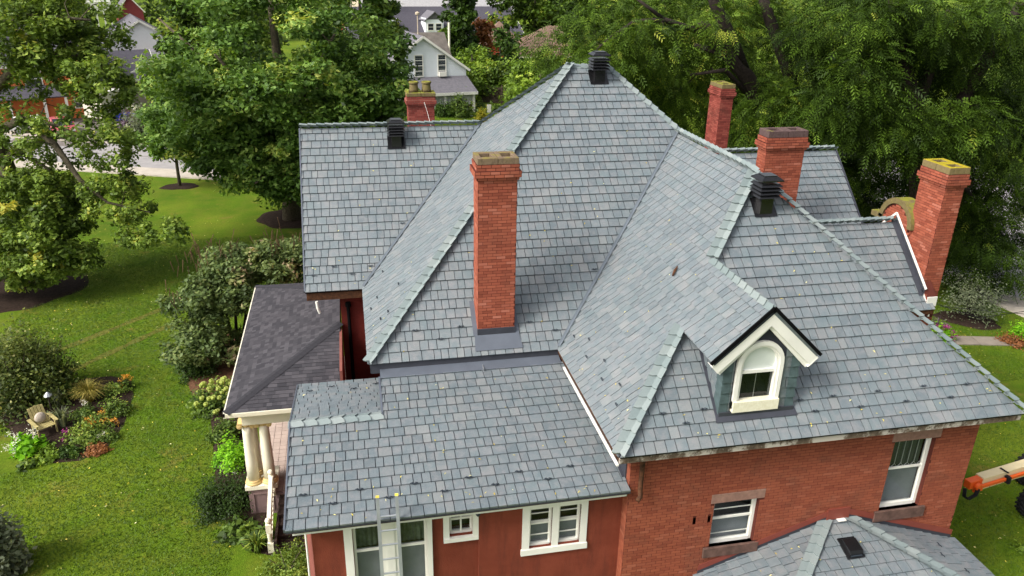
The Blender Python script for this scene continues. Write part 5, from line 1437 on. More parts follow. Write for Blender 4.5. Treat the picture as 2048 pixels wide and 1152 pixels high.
def shrub(name, label, cat, base, r, h, leafmat, leaf=.06, n=3000, seed=0, group=None, stems=5, up=.8, zlow=.0, stemmat='bark', clump=26, flop=.6, tonebias=0.0, flowers=None):
    """low plant: a few stems and a mass of small leaves with an uneven outline"""
    rng = np.random.default_rng(seed); b = Vector(base)
    R = root(name, base, label, cat, group)
    if stems:
        mb = MB()
        for k in range(stems):
            a = 6.28*k/stems+rng.uniform(0, 1)
            mb.tube([b, b+Vector((math.cos(a)*r*.25, math.sin(a)*r*.25, h*.4)), b+Vector((math.cos(a)*r*.6, math.sin(a)*r*.6, h*.8))], [.012+.012*h, .01+.008*h, .006], 5)
        mb.build("stem", M[stemmat], R)
    m = clump; d = rng.normal(size=(m,3)); d[:,2] = np.abs(d[:,2]); d /= np.linalg.norm(d, axis=1, keepdims=True)
    cc = d*rng.uniform(.45, .95, m)[:,None]*np.array([r, r, h*(1-zlow)*.9]); cc[:,2] += zlow*h
    idx = rng.integers(0, m, n); off = rng.normal(size=(n,3))*.20*np.array([r, r, h])*rng.uniform(.6, 1.2, m)[idx][:,None]
    P = np.array(b)+cc[idx]+off; P[:,2] = np.maximum(P[:,2], b.z+.03)
    tone = np.clip(.42+tonebias+rng.normal(size=m)[idx]*.12+rng.normal(size=n)*.15+cc[idx,2]/max(h,.1)*.12, 0, 1)
    o_ = (P-np.array(b)-np.array([0,0,h*.3])); o_ /= np.linalg.norm(o_, axis=1, keepdims=True)
    me = np_mesh("foliage", leaf_arrays(rng, P, up, leaf, out=o_, flop=flop), 4, M[leafmat], tone)
    finish(bpy.data.objects.new("foliage", me), R)
    if flowers:
        fm, fs, fn, fr, spike = flowers
        d = rng.normal(size=(fn,3)); d[:,2] = np.abs(d[:,2])+.5; d /= np.linalg.norm(d, axis=1, keepdims=True)
        fc = np.array(b)+d*np.array([r, r, h])*rng.uniform(.85, 1.1, fn)[:,None]; fc[:,2] += spike*rng.uniform(.5, 1, fn)
        if spike == 0 and fn > 28:      # big flower heads, each a piece of its own on one shared mesh
            hb = MB(); hb.lathe((0,0,-fr), [(.01,0),(fr*.7,fr*.3),(fr,fr),(fr*.75,fr*1.6),(.01,fr*1.9)], 10)
            V_ = np.array(hb.v); V_ += rng.normal(size=V_.shape)*fr*.12
            me = bpy.data.meshes.new("flower_head"); me.from_pydata(V_.tolist(), [], hb.f); me.materials.append(M[fm])
            at = me.attributes.new("tone", 'FLOAT', 'FACE'); at.data.foreach_set("value", rng.random(len(hb.f)))
            for q in fc: finish(bpy.data.objects.new("flower_head", me), R, Matrix.Translation(Vector(q)))
            return R
        k = 26; Q = np.repeat(fc, k, axis=0)+rng.normal(size=(fn*k,3))*fr*np.array([1,1,.7 if spike == 0 else 1.6])
        me = np_mesh("flowers", leaf_arrays(rng, Q, .7, fs), 4, M[fm], np.clip(rng.normal(size=fn*k)*.25+.5, 0, 1))
        props(finish(bpy.data.objects.new("flowers", me), R), kind='stuff')
        if spike:
            mb = MB()
            for q in fc: mb.tube([(q[0], q[1], b.z+h*.5), tuple(q)], .006, 4)
            mb.build("stalk", M['leaf_mid'], R)
    return R

def blades(name, label, cat, base, r, h, mat, n=160, seed=0, w=.018, arch=.7, group=None):
    rng = np.random.default_rng(seed); b = np.array(base, dtype=float); V = []; T = []
    a = rng.uniform(0, 6.28, n); L = h*rng.uniform(.6, 1.1, n); lean = rng.uniform(.15, 1, n)*arch
    for i in range(n):
        dr = np.array([math.cos(a[i]), math.sin(a[i]), 0]); sd = np.array([-dr[1], dr[0], 0])*w
        p0 = b+dr*rng.uniform(0, r*.25); p1 = p0+dr*L[i]*lean[i]*.4+np.array([0,0,L[i]*.7]); p2 = p0+dr*L[i]*lean[i]*.95+np.array([0,0,L[i]*(1.0-.55*lean[i])])
        V += [p0-sd, p0+sd, p1+sd, p1-sd, p1-sd, p1+sd, p2+sd*.2, p2-sd*.2]; T += [rng.random()]*2
    R = root(name, base, label, cat, group)
    finish(bpy.data.objects.new("foliage", np_mesh("foliage", np.array(V), 4, M[mat], T)), R)
    return R

# big maple at the middle left
tree("maple_tree", "huge bright green maple with a dense rounded crown behind the left gable", "tree", (-4.1,51,0),
     [(-4.1,51,0,.62),(-4.0,51,2.5,.5),(-3.9,51,5,.42),(-4.0,51.2,9,.32),(-4.2,51.5,14,.16)],
     [[(-4,51,3.4,.26),(-7,50,5.6,.18),(-10,49.5,7.2,.09)], [(-4,51,4,.26),(-1,50.5,6.4,.17),(2.0,50,8.2,.08)], [(-3.9,51,5.2,.24),(-5.5,48.6,8.5,.15),(-7,46.8,11,.07)], [(-3.9,51,5.6,.24),(-2.2,49,9.2,.15),(-.5,47.5,12,.07)], [(-4,51,3.0,.22),(-4.6,47.5,4.4,.13),(-5.4,44.8,4.2,.06)], [(-4,51,6,.2),(-8,51,10,.12),(-10.5,51,12.6,.06)], [(-4,51,6,.2),(0,51,10.5,.12),(2.6,51,12.5,.06)]],
     [(-3.8,50.5,9.6,7.4,6.8,7.4,310), (-7.4,49.5,7.4,3.9,4.2,3.6,90), (.3,49.5,7.2,4.2,4.4,4.6,94), (-3.2,48.4,4.4,4.2,3.4,2.0,64), (-6.5,48,5.2,3.2,3,1.6,34)],
     'leaf_maple', 'bark', leaf=.165, per=190, crad=.95, seed=1, yellow=.05)
tree("lawn_tree", "young leafy tree in a mulch ring near the street", "tree", (-12.71,60.46,0),
     [(-12.71,60.46,0,.13),(-12.7,60.46,1.6,.11),(-12.6,60.4,3.5,.07)], [[(-12.7,60.4,1.8,.06),(-13.8,60,3.2,.03)], [(-12.7,60.4,2.0,.06),(-11.6,60,3.4,.03)]],
     [(-12.5,60.2,4.4,2.7,2.4,2.3,60)], 'leaf_maple', 'bark', leaf=.17, per=140, crad=.75, seed=2)
# airy tree at the left with long lichened limbs, denser small tree below it
tree("ash_tree", "tall airy olive green tree with long grey limbs reaching over the left lawn", "tree", (-21.5,45,0),
     [(-21.5,45,0,.55),(-21.2,45,4,.48),(-17.428,44.000,5.440,0.420),(-17.947,44.000,9.406,0.360),(-17.485,44.000,13.409,0.280)],
     [[(-18.056,44.000,8.916,0.260),(-14.916,43.000,11.542,0.200),(-12.644,42.000,11.479,0.130),(-10.536,41.000,10.708,0.060)], [(-17.935,44.000,7.406,0.240),(-15.408,42.000,8.611,0.200),(-13.997,41.000,7.446,0.160),(-12.883,40.000,5.935,0.110),(-11.854,40.000,4.766,0.070),(-9.744,39.000,4.467,0.030)],
      [(-17.038,44.000,12.495,0.200),(-14.229,42.000,13.326,0.120),(-11.412,41.000,13.185,0.050)], [(-15.642,42.000,8.543,0.120),(-13.812,41.000,8.407,0.090),(-11.701,40.000,7.604,0.050)], [(-17.810,44.000,5.849,0.160),(-16.178,42.000,7.038,0.120),(-14.455,41.000,6.228,0.050)]],
     [(*(-14.706,43.000,12.579),4.6,3.0,2.6,93), (*(-13.401,42.000,11.871),2.3,2.2,1.8,55), (*(-11.694,41.000,10.372),1.8,1.7,1.4,40), (*(-16.016,43.000,10.493),2.6,2.6,1.8,26), (*(-13.374,41.000,8.397),3.0,2.2,1.2,20), (*(-11.412,40.000,7.355),1.6,1.6,1.3,20), (*(-11.247,40.000,4.995),1.5,1.5,1.25,26), (*(-9.187,39.000,3.596),1.0,.8,.35,9), (*(-10.621,39.000,3.230),.9,.7,.3,7), (*(-16.334,42.000,6.292),2.8,2.2,1.5,34), (*(-14.426,41.000,5.220),2.2,1.7,1.0,20), (*(-15.384,43.000,13.480),4.5,3,2.5,62)],
     'leaf_olive', 'bark', leaf=.12, per=105, crad=.50, seed=3, yellow=.06, flat=.85)
tree("maple_tree", "dense lower maple at the left edge above dark bare ground", "tree", (-17.2,41.5,0),
     [(-17.2,41.5,0,.3),(-17.2,41.4,2,.25),(-17.3,41.3,5,.15)], [[(-17.2,41.4,2,.12),(-15.2,40.8,4,.06)], [(-17.2,41.4,2.2,.12),(-19,41,4.2,.06)]],
     [(*(-16.075,41.000,3.748),3.1,2.8,2.3,105), (*(-14.661,40.000,2.445),1.9,1.8,1.4,44), (*(-17.425,40.000,2.079),2.0,2,1.4,26), (*(-14.218,41.000,3.922),1.5,1.5,1.1,18), (*(-15.814,39.500,1.514),.9,.9,.9,10)],
     'leaf_olive', 'barkdark', leaf=.13, per=120, crad=.56, seed=4, yellow=.08)
# walnuts at the right
tree("walnut_tree", "tall feathery walnut with dark leaning limbs behind the slim chimney", "tree", ((28.391,44.000,2.036)[0],44,0),
     [((28.391,44.000,2.036)[0],44,0,.6),(25.791,39.800,2.759,0.550),(22.464,38.800,8.039,0.480),(20.225,37.800,10.720,0.400),(18.245,37.300,12.378,0.330),(17.055,37.200,13.509,0.220)],
     [[(20.067,37.800,10.847,0.340),(18.882,37.300,12.614,0.300),(17.693,37.200,14.245,0.260),(16.856,37.200,15.800,0.160)], [(21.015,38.300,10.004,0.260),(18.962,37.800,11.842,0.200),(16.919,37.300,12.381,0.100)], [(25.307,39.800,5.482,0.400),(23.206,38.800,10.684,0.360),(21.040,37.800,13.528,0.300),(20.073,37.800,15.385,0.200)],
      [(17.606,37.200,12.859,0.160),(15.194,37.200,13.548,0.120),(13.677,37.200,13.497,0.090),(12.480,37.200,12.744,0.060),(11.533,37.200,11.895,0.040)], [(15.194,37.200,13.548,0.100),(13.589,37.200,14.549,0.060)], [(22.060,38.800,8.722,0.200),(18.624,37.200,11.184,0.120),(16.774,37.200,10.958,0.060)]],
     [(*(16.232,40.000,11.613),4.2,3.0,2.6,70), (*(13.662,40.000,12.861),3.2,2.4,2.2,44), (*(18.807,40.000,13.614),4.4,2.6,2.2,60), (*(17.957,40.000,8.719),2.8,2.0,2.3,44), (*(16.087,40.500,9.202),2.4,1.8,2.0,30), (*(22.848,40.000,11.582),3.4,2.6,2.8,66), (*(24.908,41.000,8.132),3.0,2.5,2.8,50), (*(11.904,43.000,11.037),2.0,1.8,1.8,22), (*(22.884,43.000,7.510),3,2,2.5,34), (*(20.880,36.000,9.245),1.5,.8,1.6,24), (*(19.504,36.000,8.397),1.2,.7,1.0,14), (*(13.980,36.500,12.806),1.5,.7,.9,14), (*(12.192,36.500,11.787),1.2,.7,.8,10), (*(17.776,36.000,13.190),.8,.5,.6,6)],
     'leaf_wal', 'barkdark', leaf=.46, per=36, crad=1.0, seed=5, frond=True, tonebias=.14, yellow=.03)
tree("walnut_tree", "massive dark walnut filling the right with hanging feathery leaves", "tree", ((26.323,31.000,5.920)[0],31,0),
     [((26.323,31.000,5.920)[0],31,0,.75),(27.814,32.600,4.869,0.518),(26.680,32.600,9.152,0.459),(25.487,32.600,11.490,0.311),(24.491,32.600,13.475,0.252),(23.623,32.600,15.561,0.178)],
     [[(27.879,32.600,7.911,0.370),(28.828,32.600,10.531,0.311),(29.734,32.600,12.589,0.266),(30.610,32.600,14.580,0.222),(31.064,32.600,16.079,0.148)], [(26.383,32.600,10.334,0.296),(26.711,32.600,12.378,0.222),(26.974,32.600,14.341,0.148)], [(27.447,32.600,7.430,0.222),(28.998,32.600,6.879,0.148),(30.894,32.600,5.261,0.067)]],
     [(*(23.727,35.000,13.279),3.2,2.4,2.2,72), (*(26.804,34.000,13.138),3.2,2.6,2.0,70), (*(29.478,33.000,12.321),3.0,2.6,2.4,66), (*(25.533,35.000,9.955),3.2,2.4,2.2,66), (*(29.885,35.000,8.615),3.2,2.4,2.2,70), (*(32.047,33.000,8.459),2.4,2.4,2.2,50), (*(29.257,37.000,6.321),3.4,2.4,2.2,66), (*(25.787,38.000,7.026),3.2,2.2,2.2,56), (*(32.624,33.000,5.605),2.4,2.0,1.9,46), (*(31.242,32.000,3.301),1.9,1.5,1.4,30), (*(30.701,32.000,1.545),.9,.8,1.2,11), (*(32.412,31.000,1.418),.9,.9,.8,9), (*(30.737,39.000,3.398),3.0,1.8,1.8,38), (*(29.886,42.000,2.557),2.8,1.6,2.6,34), (*(32.161,36.000,3.636),1.6,1.5,2.6,34), (*(32.059,33.500,4.404),1.8,1.2,1.6,34), (*(33.153,33.000,2.852),1.2,1.0,1.0,14), (*(30.291,40.000,2.496),2.4,1.4,1.6,26), (*(24.665,29.500,8.925),1.6,.8,1.2,20), (*(22.883,30.000,9.633),1.8,.9,1.4,24), (*(21.655,30.500,11.806),1.6,.8,1.2,20), (*(26.482,29.500,9.650),1.5,.8,1.4,20), (*(25.266,31.000,14.016),1.5,.8,1.0,16), (*(22.307,31.000,14.206),1.6,.8,1.0,18), (*(27.510,30.500,14.263),.9,.7,.8,8), (*(20.710,31.000,10.361),1.8,.9,1.5,22)],
     'leaf_wal', 'barkdark', leaf=.46, per=40, crad=.95, seed=6, frond=True, tonebias=-.06, yellow=.004)

# trees and bushes beyond the streets
def far_tree(name, label, cat, px, Y, w, h, z0, mat, seed, n=40, leaf=.3, per=70, crad=1.1, group=None, bark='barkdark', conic=False, yellow=.05):
    x, y = px, Y
    if conic:
        lob = [(x, y, z0+h*f, w*(1-f)*.85+.35, w*(1-f)*.85+.35, h*.10, max(6, int(n*(1-f)*.34))) for f in (.02,.12,.22,.32,.42,.52,.62,.72,.82,.92)]
    else:
        lob = [(x, y, z0+h*.5, w, w*.9, h*.5, n), (x-w*.4, y-w*.2, z0+h*.36, w*.6, w*.6, h*.3, n//3), (x+w*.45, y-w*.1, z0+h*.42, w*.55, w*.6, h*.3, n//3)]
    return tree(name, label, cat, (x, y, 0), [(x, y, 0, .12+h*.018), (x, y, z0+h*.3, .1+h*.012), (x, y, z0+h*.8, .06)], [], lob, mat, bark, leaf=leaf, per=per, crad=crad, seed=seed, group=group, yellow=yellow, up=.35 if conic else .9, flat=.8)

far_tree("spruce_tree", "dark pointed spruce standing behind the white gabled house", "tree", (15.667,112.000,7.036)[0], 112, 4.6, 19, 1.0, 'leaf_dark', 20, n=80, leaf=.34, per=110, crad=.9, conic=True)
far_tree("rust_tree", "thin rusty brown tree beside the spruce", "tree", (19.564,116.000,5.686)[0], 116, 1.3, 5.5, 3.5, 'leaf_rust', 21, n=14, leaf=.3)
far_tree("maple_tree", "dark green tree overlapping the white house at its left", "tree", (1.595,76.000,9.930)[0], 76, 4.2, 13.5, 3.2, 'leaf_mid', 22, n=60, leaf=.28, per=110, crad=1.0)
far_tree("locust_tree", "light green drooping tree left of the big maple", "tree", (-12.936,78.000,8.449)[0], 78, 3.2, 11, 3.5, 'leaf_wal', 23, n=44, leaf=.26, per=90)
far_tree("maple_tree", "small clump of green branches beside the red gable house", "tree", (-19.161,90.000,5.271)[0], 90, 1.8, 4, 2.0, 'leaf_light', 24, n=16, leaf=.26)
far_tree("leafy_tree", "tall yellow green tree rising left of the walnut limbs", "tree", (28.961,92.000,8.673)[0], 92, 4.8, 12.5, 2.5, 'leaf_wal', 25, n=60, leaf=.28, per=100, yellow=.12)
far_tree("leafy_tree", "bright yellow green bushy tree just left of the roof peak", "tree", (18.346,74.000,5.568)[0], 74, 3.6, 5.0, 2.6, 'leaf_light', 26, n=50, leaf=.22, per=110)
far_tree("leafy_tree", "pale green tree at the top edge between spruce and walnut", "tree", (30.158,128.000,8.042)[0], 128, 7.5, 14, 3, 'leaf_wal', 27, n=50, leaf=.38, per=90, crad=1.4)
far_tree("leafy_tree", "dark green tree at the top left corner behind the ash limbs", "tree", (-37.762,118.000,8.971)[0], 118, 5.5, 13, 4, 'leaf_dark', 28, n=44, leaf=.36, per=90, crad=1.4)
far_tree("leafy_tree", "deep green tree behind the young lawn tree and locust", "tree", (-12.890,98.000,8.673)[0], 98, 6, 14, 3, 'leaf_mid', 29, n=50, leaf=.32, per=90, crad=1.3)
far_tree("bush_tree", "rounded dark bush tree right of the spruce under the tan roof", "tree", (19.938,104.000,4.566)[0], 104, 3.6, 7.5, .5, 'leaf_dark', 30, n=34, leaf=.28, per=80)
far_tree("bush_tree", "light green bush right of the white house gable", "tree", (15.599,100.000,3.813)[0], 100, 2.4, 5.5, .8, 'leaf_light', 31, n=22, leaf=.24, per=80)
far_tree("bush_tree", "broad lime and green thicket right of the white house porch", "tree", (16.437,97.000,1.778)[0], 97, 3.4, 4.6, .3, 'leaf_light', 32, n=40, leaf=.22, per=90, yellow=.25)
far_tree("bush_tree", "mid green thicket before the dark board fence", "tree", (19.382,96.000,2.189)[0], 96, 3.0, 4.2, .3, 'leaf_mid', 33, n=34, leaf=.22, per=90)
far_tree("leafy_tree", "tree with sunlit crown seen between the walnut trunks", "tree", (51.970,70.000,4.797)[0], 70, 7, 11, 2, 'leaf_light', 34, n=60, leaf=.28, per=90)
far_tree("leafy_tree", "green tree behind the right walnut at the picture edge", "tree", (60.976,64.000,5.123)[0], 64, 6, 9, 2, 'leaf_mid', 35, n=44, leaf=.28, per=80)
far_tree("leafy_tree", "mid green tree filling the gap behind the slim chimney", "tree", (32.903,68.000,4.441)[0], 68, 7.5, 9, 2, 'leaf_light', 36, n=70, leaf=.26, per=90)
far_tree("leafy_tree", "bushy tree glimpsed under the walnut crown behind the middle chimney", "tree", (39.839,62.000,2.704)[0], 62, 5.5, 6.5, .8, 'leaf_mid', 37, n=46, leaf=.26, per=80)
far_tree("leafy_tree", "tree at the top edge above the walnut limbs", "tree", (44.793,110.000,9.933)[0], 110, 9, 14, 3, 'leaf_mid', 38, n=54, leaf=.38, per=90, crad=1.4)

far_tree("leafy_tree", "tree at the top right corner behind the leaning walnut limb", "tree", (88.363,96.000,9.727)[0], 96, 9, 13, 2, 'leaf_mid', 39, n=54, leaf=.34, per=90, crad=1.3)

def far_wood():
    """the far-off wood behind the houses, one mass"""
    rng = np.random.default_rng(77); V = []; T = []
    for k in range(150):
        y = rng.uniform(165, 420); x = rng.uniform(-.75, .95)*y*.80+6; h = rng.uniform(8, 15); w = rng.uniform(4, 8)
        if abs(x-(18.424,150.000,6.578)[0]) < 25 and y < 215: continue
        n = int(900*165/y); d = rng.normal(size=(n,3)); d /= np.linalg.norm(d, axis=1, keepdims=True)
        d = d*(rng.uniform(.3, 1, n)**.4)[:,None]
        P = np.array([x, y, h*.56])+d*np.array([w, w, h*.5])
        V.append(leaf_arrays(rng, P, .9, .55*y/165, out=d)); T.append(np.clip(rng.normal()*.15+.42+rng.normal(size=n)*.17+d[:,2]*.12, 0, 1))
    o = bpy.data.objects.new("far_trees", np_mesh("far_trees", np.concatenate(V), 4, M['leaf_mid'], np.concatenate(T)))
    finish(o, None); props(o, "far off green wood behind the houses", "trees", None, 'stuff')
far_wood()

# lilac by the porch: many stems, open crown, twiggy seed heads
def lilac():
    x, y = -5.4, 31.6
    st = [[(x+dx*.2, y+dy*.2, 0, .09), (x+dx*.6, y+dy*.6, 1.6, .065), (x+dx, y+dy, 3.0, .04)] for dx, dy in ((-1.2,-.3),(.2,.4),(1.3,.2),(-.4,.9),(.8,1.0),(-1.8,.6))]
    tree("lilac_bush", "big open lilac bush with twiggy brown seed heads beside the porch", "bush", (x, y, 0), st[0], st[1:],
         [(*(-4.919,32.000,3.444),2.1,1.6,1.0,40), (*(-6.413,31.000,3.063),1.5,1.3,1.1,30), (*(-3.524,33.000,3.887),1.7,1.5,.9,34), (*(-6.668,30.500,1.279),1.1,1.0,.9,20), (*(-5.579,33.000,4.009),1.4,1.2,.6,16), (*(-5.297,31.000,0.910),.8,.8,.7,7)],
         'leaf_lilac', 'barkdark', leaf=.10, per=190, crad=.55, seed=8, flat=.75, yellow=.05)
    rng = np.random.default_rng(5); mb = MB()
    for (px, py, pz) in ((-6.580,32.000,4.444), (-6.048,32.500,4.560), (-3.229,33.000,4.791), (-2.658,33.400,4.389), (-6.955,31.000,3.323), (-3.675,33.000,4.472), (-5.361,32.700,4.673)):
        for k in range(16):
            a = np.array([px, py, pz])+rng.normal(size=3)*np.array([.5,.5,.22]); b = a+np.array([rng.normal()*.12, rng.normal()*.12, .28])
            mb.tube([tuple(a-np.array([0,0,.2])), tuple(b)], [.012,.022], 4)
    mb.build("seed_heads", M['brownred'], None, label="brown twiggy seed heads on top of the lilac bush", category="seed heads", kind='stuff')
lilac()
shrub("boxwood_bush", "dark rounded evergreen bush under the lilac", "bush", (-6.840,30.520,0.000), 1.0, 1.25, 'leaf_dark', .05, 5200, 51)
shrub("viburnum_bush", "large cream flecked round bush at the left edge of the garden bed", "bush", (-13.090,29.380,0.000), 1.9, 3.0, 'leaf_var', .075, 15000, 52, stems=8, clump=60)
shrub("hydrangea", "hydrangea with lime green flower heads beside the porch roof", "bush", (-5.610,27.510,0.000), .95, 1.1, 'leaf_mid', .07, 2600, 53, flowers=('flower_green', .045, 46, .09, 0))
shrub("hydrangea", "leafy green plant between the hydrangea and the lime ball", "bush", (-5.060,25.340,0.000), .65, .8, 'leaf_mid', .07, 1500, 54)
shrub("lime_bush", "bright lime green ball shaped bush next to the porch columns", "bush", (-4.620,23.570,0.000), .62, .95, 'leaf_lime', .05, 3600, 55, flop=.4)
shrub("white_heather", "low pale flowered plant at the foot of the lime bush", "plant", (-4.610,23.340,0.000), .5, .3, 'leaf_grey', .03, 900, 56, stems=0, flowers=('flower_white', .015, 16, .05, 0))
shrub("yew_bush", "nearly black green yew bush before the porch pedestal", "bush", (-4.510,21.270,0.000), .95, 1.15, 'leaf_dark', .04, 7500, 57, clump=40, tonebias=-.2)
for i, (px, py, lab) in enumerate(((480,1062,"broad leaved hosta at the foot of the porch pedestal"), (505,1078,"second hosta close to the newel post"))):
    shrub("hosta", lab, "plant", (-4.010,20.060,0.000) if i == 0 else (-3.580,19.580,0.000), .5, .45, 'leaf_mid', .14, 260, 58+i, stems=0, clump=10)
blades("daylily", "arching blade leaved clump beside the lower newel post", "plant", (-3.400,19.010,-0.000), .35, .7, 'leaf_mid', 110, 60)
shrub("flower_bush", "loose yellow green shrub at the bottom beside the stucco corner", "bush", (-2.500,17.960,0.000), .75, .8, 'leaf_olive', .04, 2200, 61)
shrub("weeds", "straggly weedy plant at the foot of the dark steps", "plant", (-2.190,18.790,0.000), .5, .35, 'leaf_olive', .035, 700, 62)
shrub("smoke_bush", "grey green leafy bush cut by the bottom left corner", "bush", (-10.500,19.410,0.000), .85, 2.0, 'leaf_grey', .09, 3600, 63)
# garden bed
shrub("hosta", "large lime hosta with white flower spikes in the garden bed", "plant", (-11.670,25.570,0.000), .62, .6, 'leaf_lime', .13, 520, 70, stems=0, clump=14, flowers=('flower_white', .03, 12, .05, .35))
shrub("hosta", "small yellow edged hosta at the front of the garden bed", "plant", (-10.850,25.130,0.000), .42, .38, 'leaf_light', .07, 700, 71, stems=0, clump=12)
shrub("hosta", "dark green hosta at the front left tip of the garden bed", "plant", (-11.360,24.640,0.000), .34, .25, 'leaf_mid', .11, 120, 72, stems=0, clump=8)
blades("ornamental_grass", "tan fountain grass at the back of the garden bed", "plant", (-10.500,28.740,0.000), .6, 1.0, 'tan_grass', 420, 73, .010, .9)
blades("iris", "upright blue green iris blades beside the wooden chair", "plant", (-10.930,27.040,0.000), .4, .95, 'leaf_grey', 70, 74, .022, .45)
blades("iris", "second clump of grey green blades behind the chair", "plant", (-11.550,28.550,0.000), .35, .85, 'leaf_grey', 50, 75, .02, .5)
shrub("orange_azalea", "plant covered in orange blossom in the middle of the garden bed", "plant", (-9.700,26.990,0.000), .5, .5, 'leaf_olive', .05, 600, 76, flowers=('flower_orange', .028, 10, .06, 0))
shrub("orange_lily", "small orange plant at the far right end of the garden bed", "plant", (-9.410,29.710,0.000), .25, .55, 'leaf_dark', .05, 300, 77, flowers=('flower_orange', .03, 8, .05, 0))
for i, (g, r_, h_, m_, lab) in enumerate((
    ((-11.230,29.440,0.000), .7, .6, 'leaf_mid', "green leafy perennial behind the tan grass"), ((-9.800,29.190,0.000), .7, .55, 'leaf_olive', "yellow green perennial at the back right of the bed"), ((-9.290,27.790,0.000), .6, .5, 'leaf_mid', "spiky green perennial at the right rim of the bed"),
    ((-10.440,27.530,0.000), .65, .5, 'leaf_mid', "mid green perennial between grass and orange blossom"), ((-10.040,26.060,0.000), .75, .5, 'leaf_olive', "low spreading olive plant at the middle of the bed"), ((-9.360,26.000,0.000), .5, .35, 'leaf_mid', "small green plant before the orange blossom"),
    ((-10.210,25.220,-0.000), .45, .3, 'leaf_dark', "dark low plant at the front of the bed"), ((-9.330,25.250,0.000), .38, .25, 'leaf_rust', "reddish brown plant at the front right of the bed"), ((-12.000,29.570,0.000), .6, .5, 'leaf_light', "light green plant at the back of the bed by the round bush"))):
    shrub("perennial", lab, "plant", g, r_, h_, m_, .055, 1100, 80+i, stems=0)
for i, (g, fm, lab) in enumerate((((-10.550,28.370,0.000), 'flower_white', "white flower beside the tan grass"), ((-10.570,26.090,0.000), 'flower_pink', "single magenta flower in the garden bed"), ((-9.150,26.720,0.000), 'flower_orange', "yellow flowers at the right rim of the bed"), ((-9.360,25.880,0.000), 'flower_white', "cream flower above the reddish plant"))):
    shrub("flower", lab, "flower", g, .12, .40, 'leaf_mid', .04, 60, 95+i, stems=2, clump=6, flowers=(fm, .035, 3, .05, 0))
# right front lawn
shrub("sparse_shrub", "sparse small leaved shrub in the mulch ring on the right lawn", "bush", (29.550,29.660,0.000), 1.35, 2.0, 'leaf_grey', .06, 2600, 100, stems=9, zlow=.35, stemmat='barkdark', clump=36)
shrub("flower_clump", "lime and pink flower clump beside the right chimney foot", "plant", (26.620,27.920,0.000), .55, .8, 'leaf_lime', .06, 900, 101, stems=0, flowers=('flower_pink', .04, 14, .06, 0))
blades("spike_plant", "dark red spiky leaves over the flower clump by the chimney", "plant", (26.900,28.680,0.000), .3, .9, 'leaf_purple', 60, 102, .014, .9)
shrub("flower_clump", "lime and dark coleus clump at the right picture edge by the path", "plant", (30.250,27.200,0.000), .7, .95, 'leaf_lime', .06, 1000, 103, stems=0)
shrub("coleus", "dark reddish coleus in front of the lime clump at the right edge", "plant", (29.630,26.880,0.000), .75, .5, 'leaf_rust', .06, 900, 104, stems=0)
shrub("weed_plant", "pale young weed on the lawn at the lower right corner", "plant", (18.960,14.990,0.000), .25, .25, 'leaf_light', .06, 90, 105, stems=0, clump=8)

# ------------------------------------------------------------------ wooden chair, bird house, wires
def chair():
    b = Vector((-11.430,26.700,0.000)); R = root("garden_chair", b, "pale yellow slatted garden chair in the garden bed", "chair")
    f = Vector((.62,-.78,0)).normalized(); s = Vector((f.y,-f.x,0)); s = -s; up = Vector((0,0,1))
    for k in range(5):
        c = b+s*((k-2)*.105)-f*.34+up*(.62)
        MB().obox(c, s*.045, (up*(.34-.02*abs(k-2))-f*.20), f*.012).build("back_slat", M['yellowwood'], R)
        MB().obox(b+f*(k*.11-.20)+up*(.40-.02*k*-1*0+.0), s*.29, f*.048, up*.012).build("seat_slat", M['yellowwood'], R)
    for sg in (-1, 1):
        MB().obox(b+s*sg*.33+f*.02+up*.60, s*.06, f*.38, up*.014).build("arm", M['yellowwood'], R)
        MB().obox(b+s*sg*.30+f*.28+up*.29, s*.02, f*.045, up*.30).build("leg", M['yellowwood'], R)
        MB().obox(b+s*sg*.30-f*.2+up*.24, s*.02, f*.05, up*.25).build("leg", M['yellowwood'], R)
    me = MB(); c = b-f*.14+up*.62
    for k in range(5): pass
    me.lathe(c-f*.03, [(.02,-.08),(.15,-.06),(.20,0),(.15,.06),(.02,.08)], 14, (f+up*.35))
    me.build("pillow", M['pillow'], None, smooth=True, label="round grey pillow leaning on the yellow garden chair", category="pillow")
    p = Vector((-11.450,27.640,0.000))
    q = MB().tube([p, p+up*1.07], .03, 6).build("bird_feeder", M['barkdark'], None, label="small pointed bird feeder on a pole behind the garden chair", category="bird feeder")
    MB().lathe(Vector(p)+up*1.05, [(.15,0),(.14,.02),(.02,.15)], 8).build("feeder_roof", M['alu'], q)
chair()
for i, (a, m_, b_, lab) in enumerate((((23.976,26.000,2.909), (24.414,24.000,3.118), (25.799,22.000,4.434), "upper thin black cable crossing the right lawn"), ((24.256,26.000,2.772), (24.679,24.000,3.408), (25.961,22.000,3.965), "lower thin black cable crossing the right lawn"))):
    MB().tube([a, m_, b_], .012, 5).build("cable", M['tyre'], None, label=lab, category="cable")

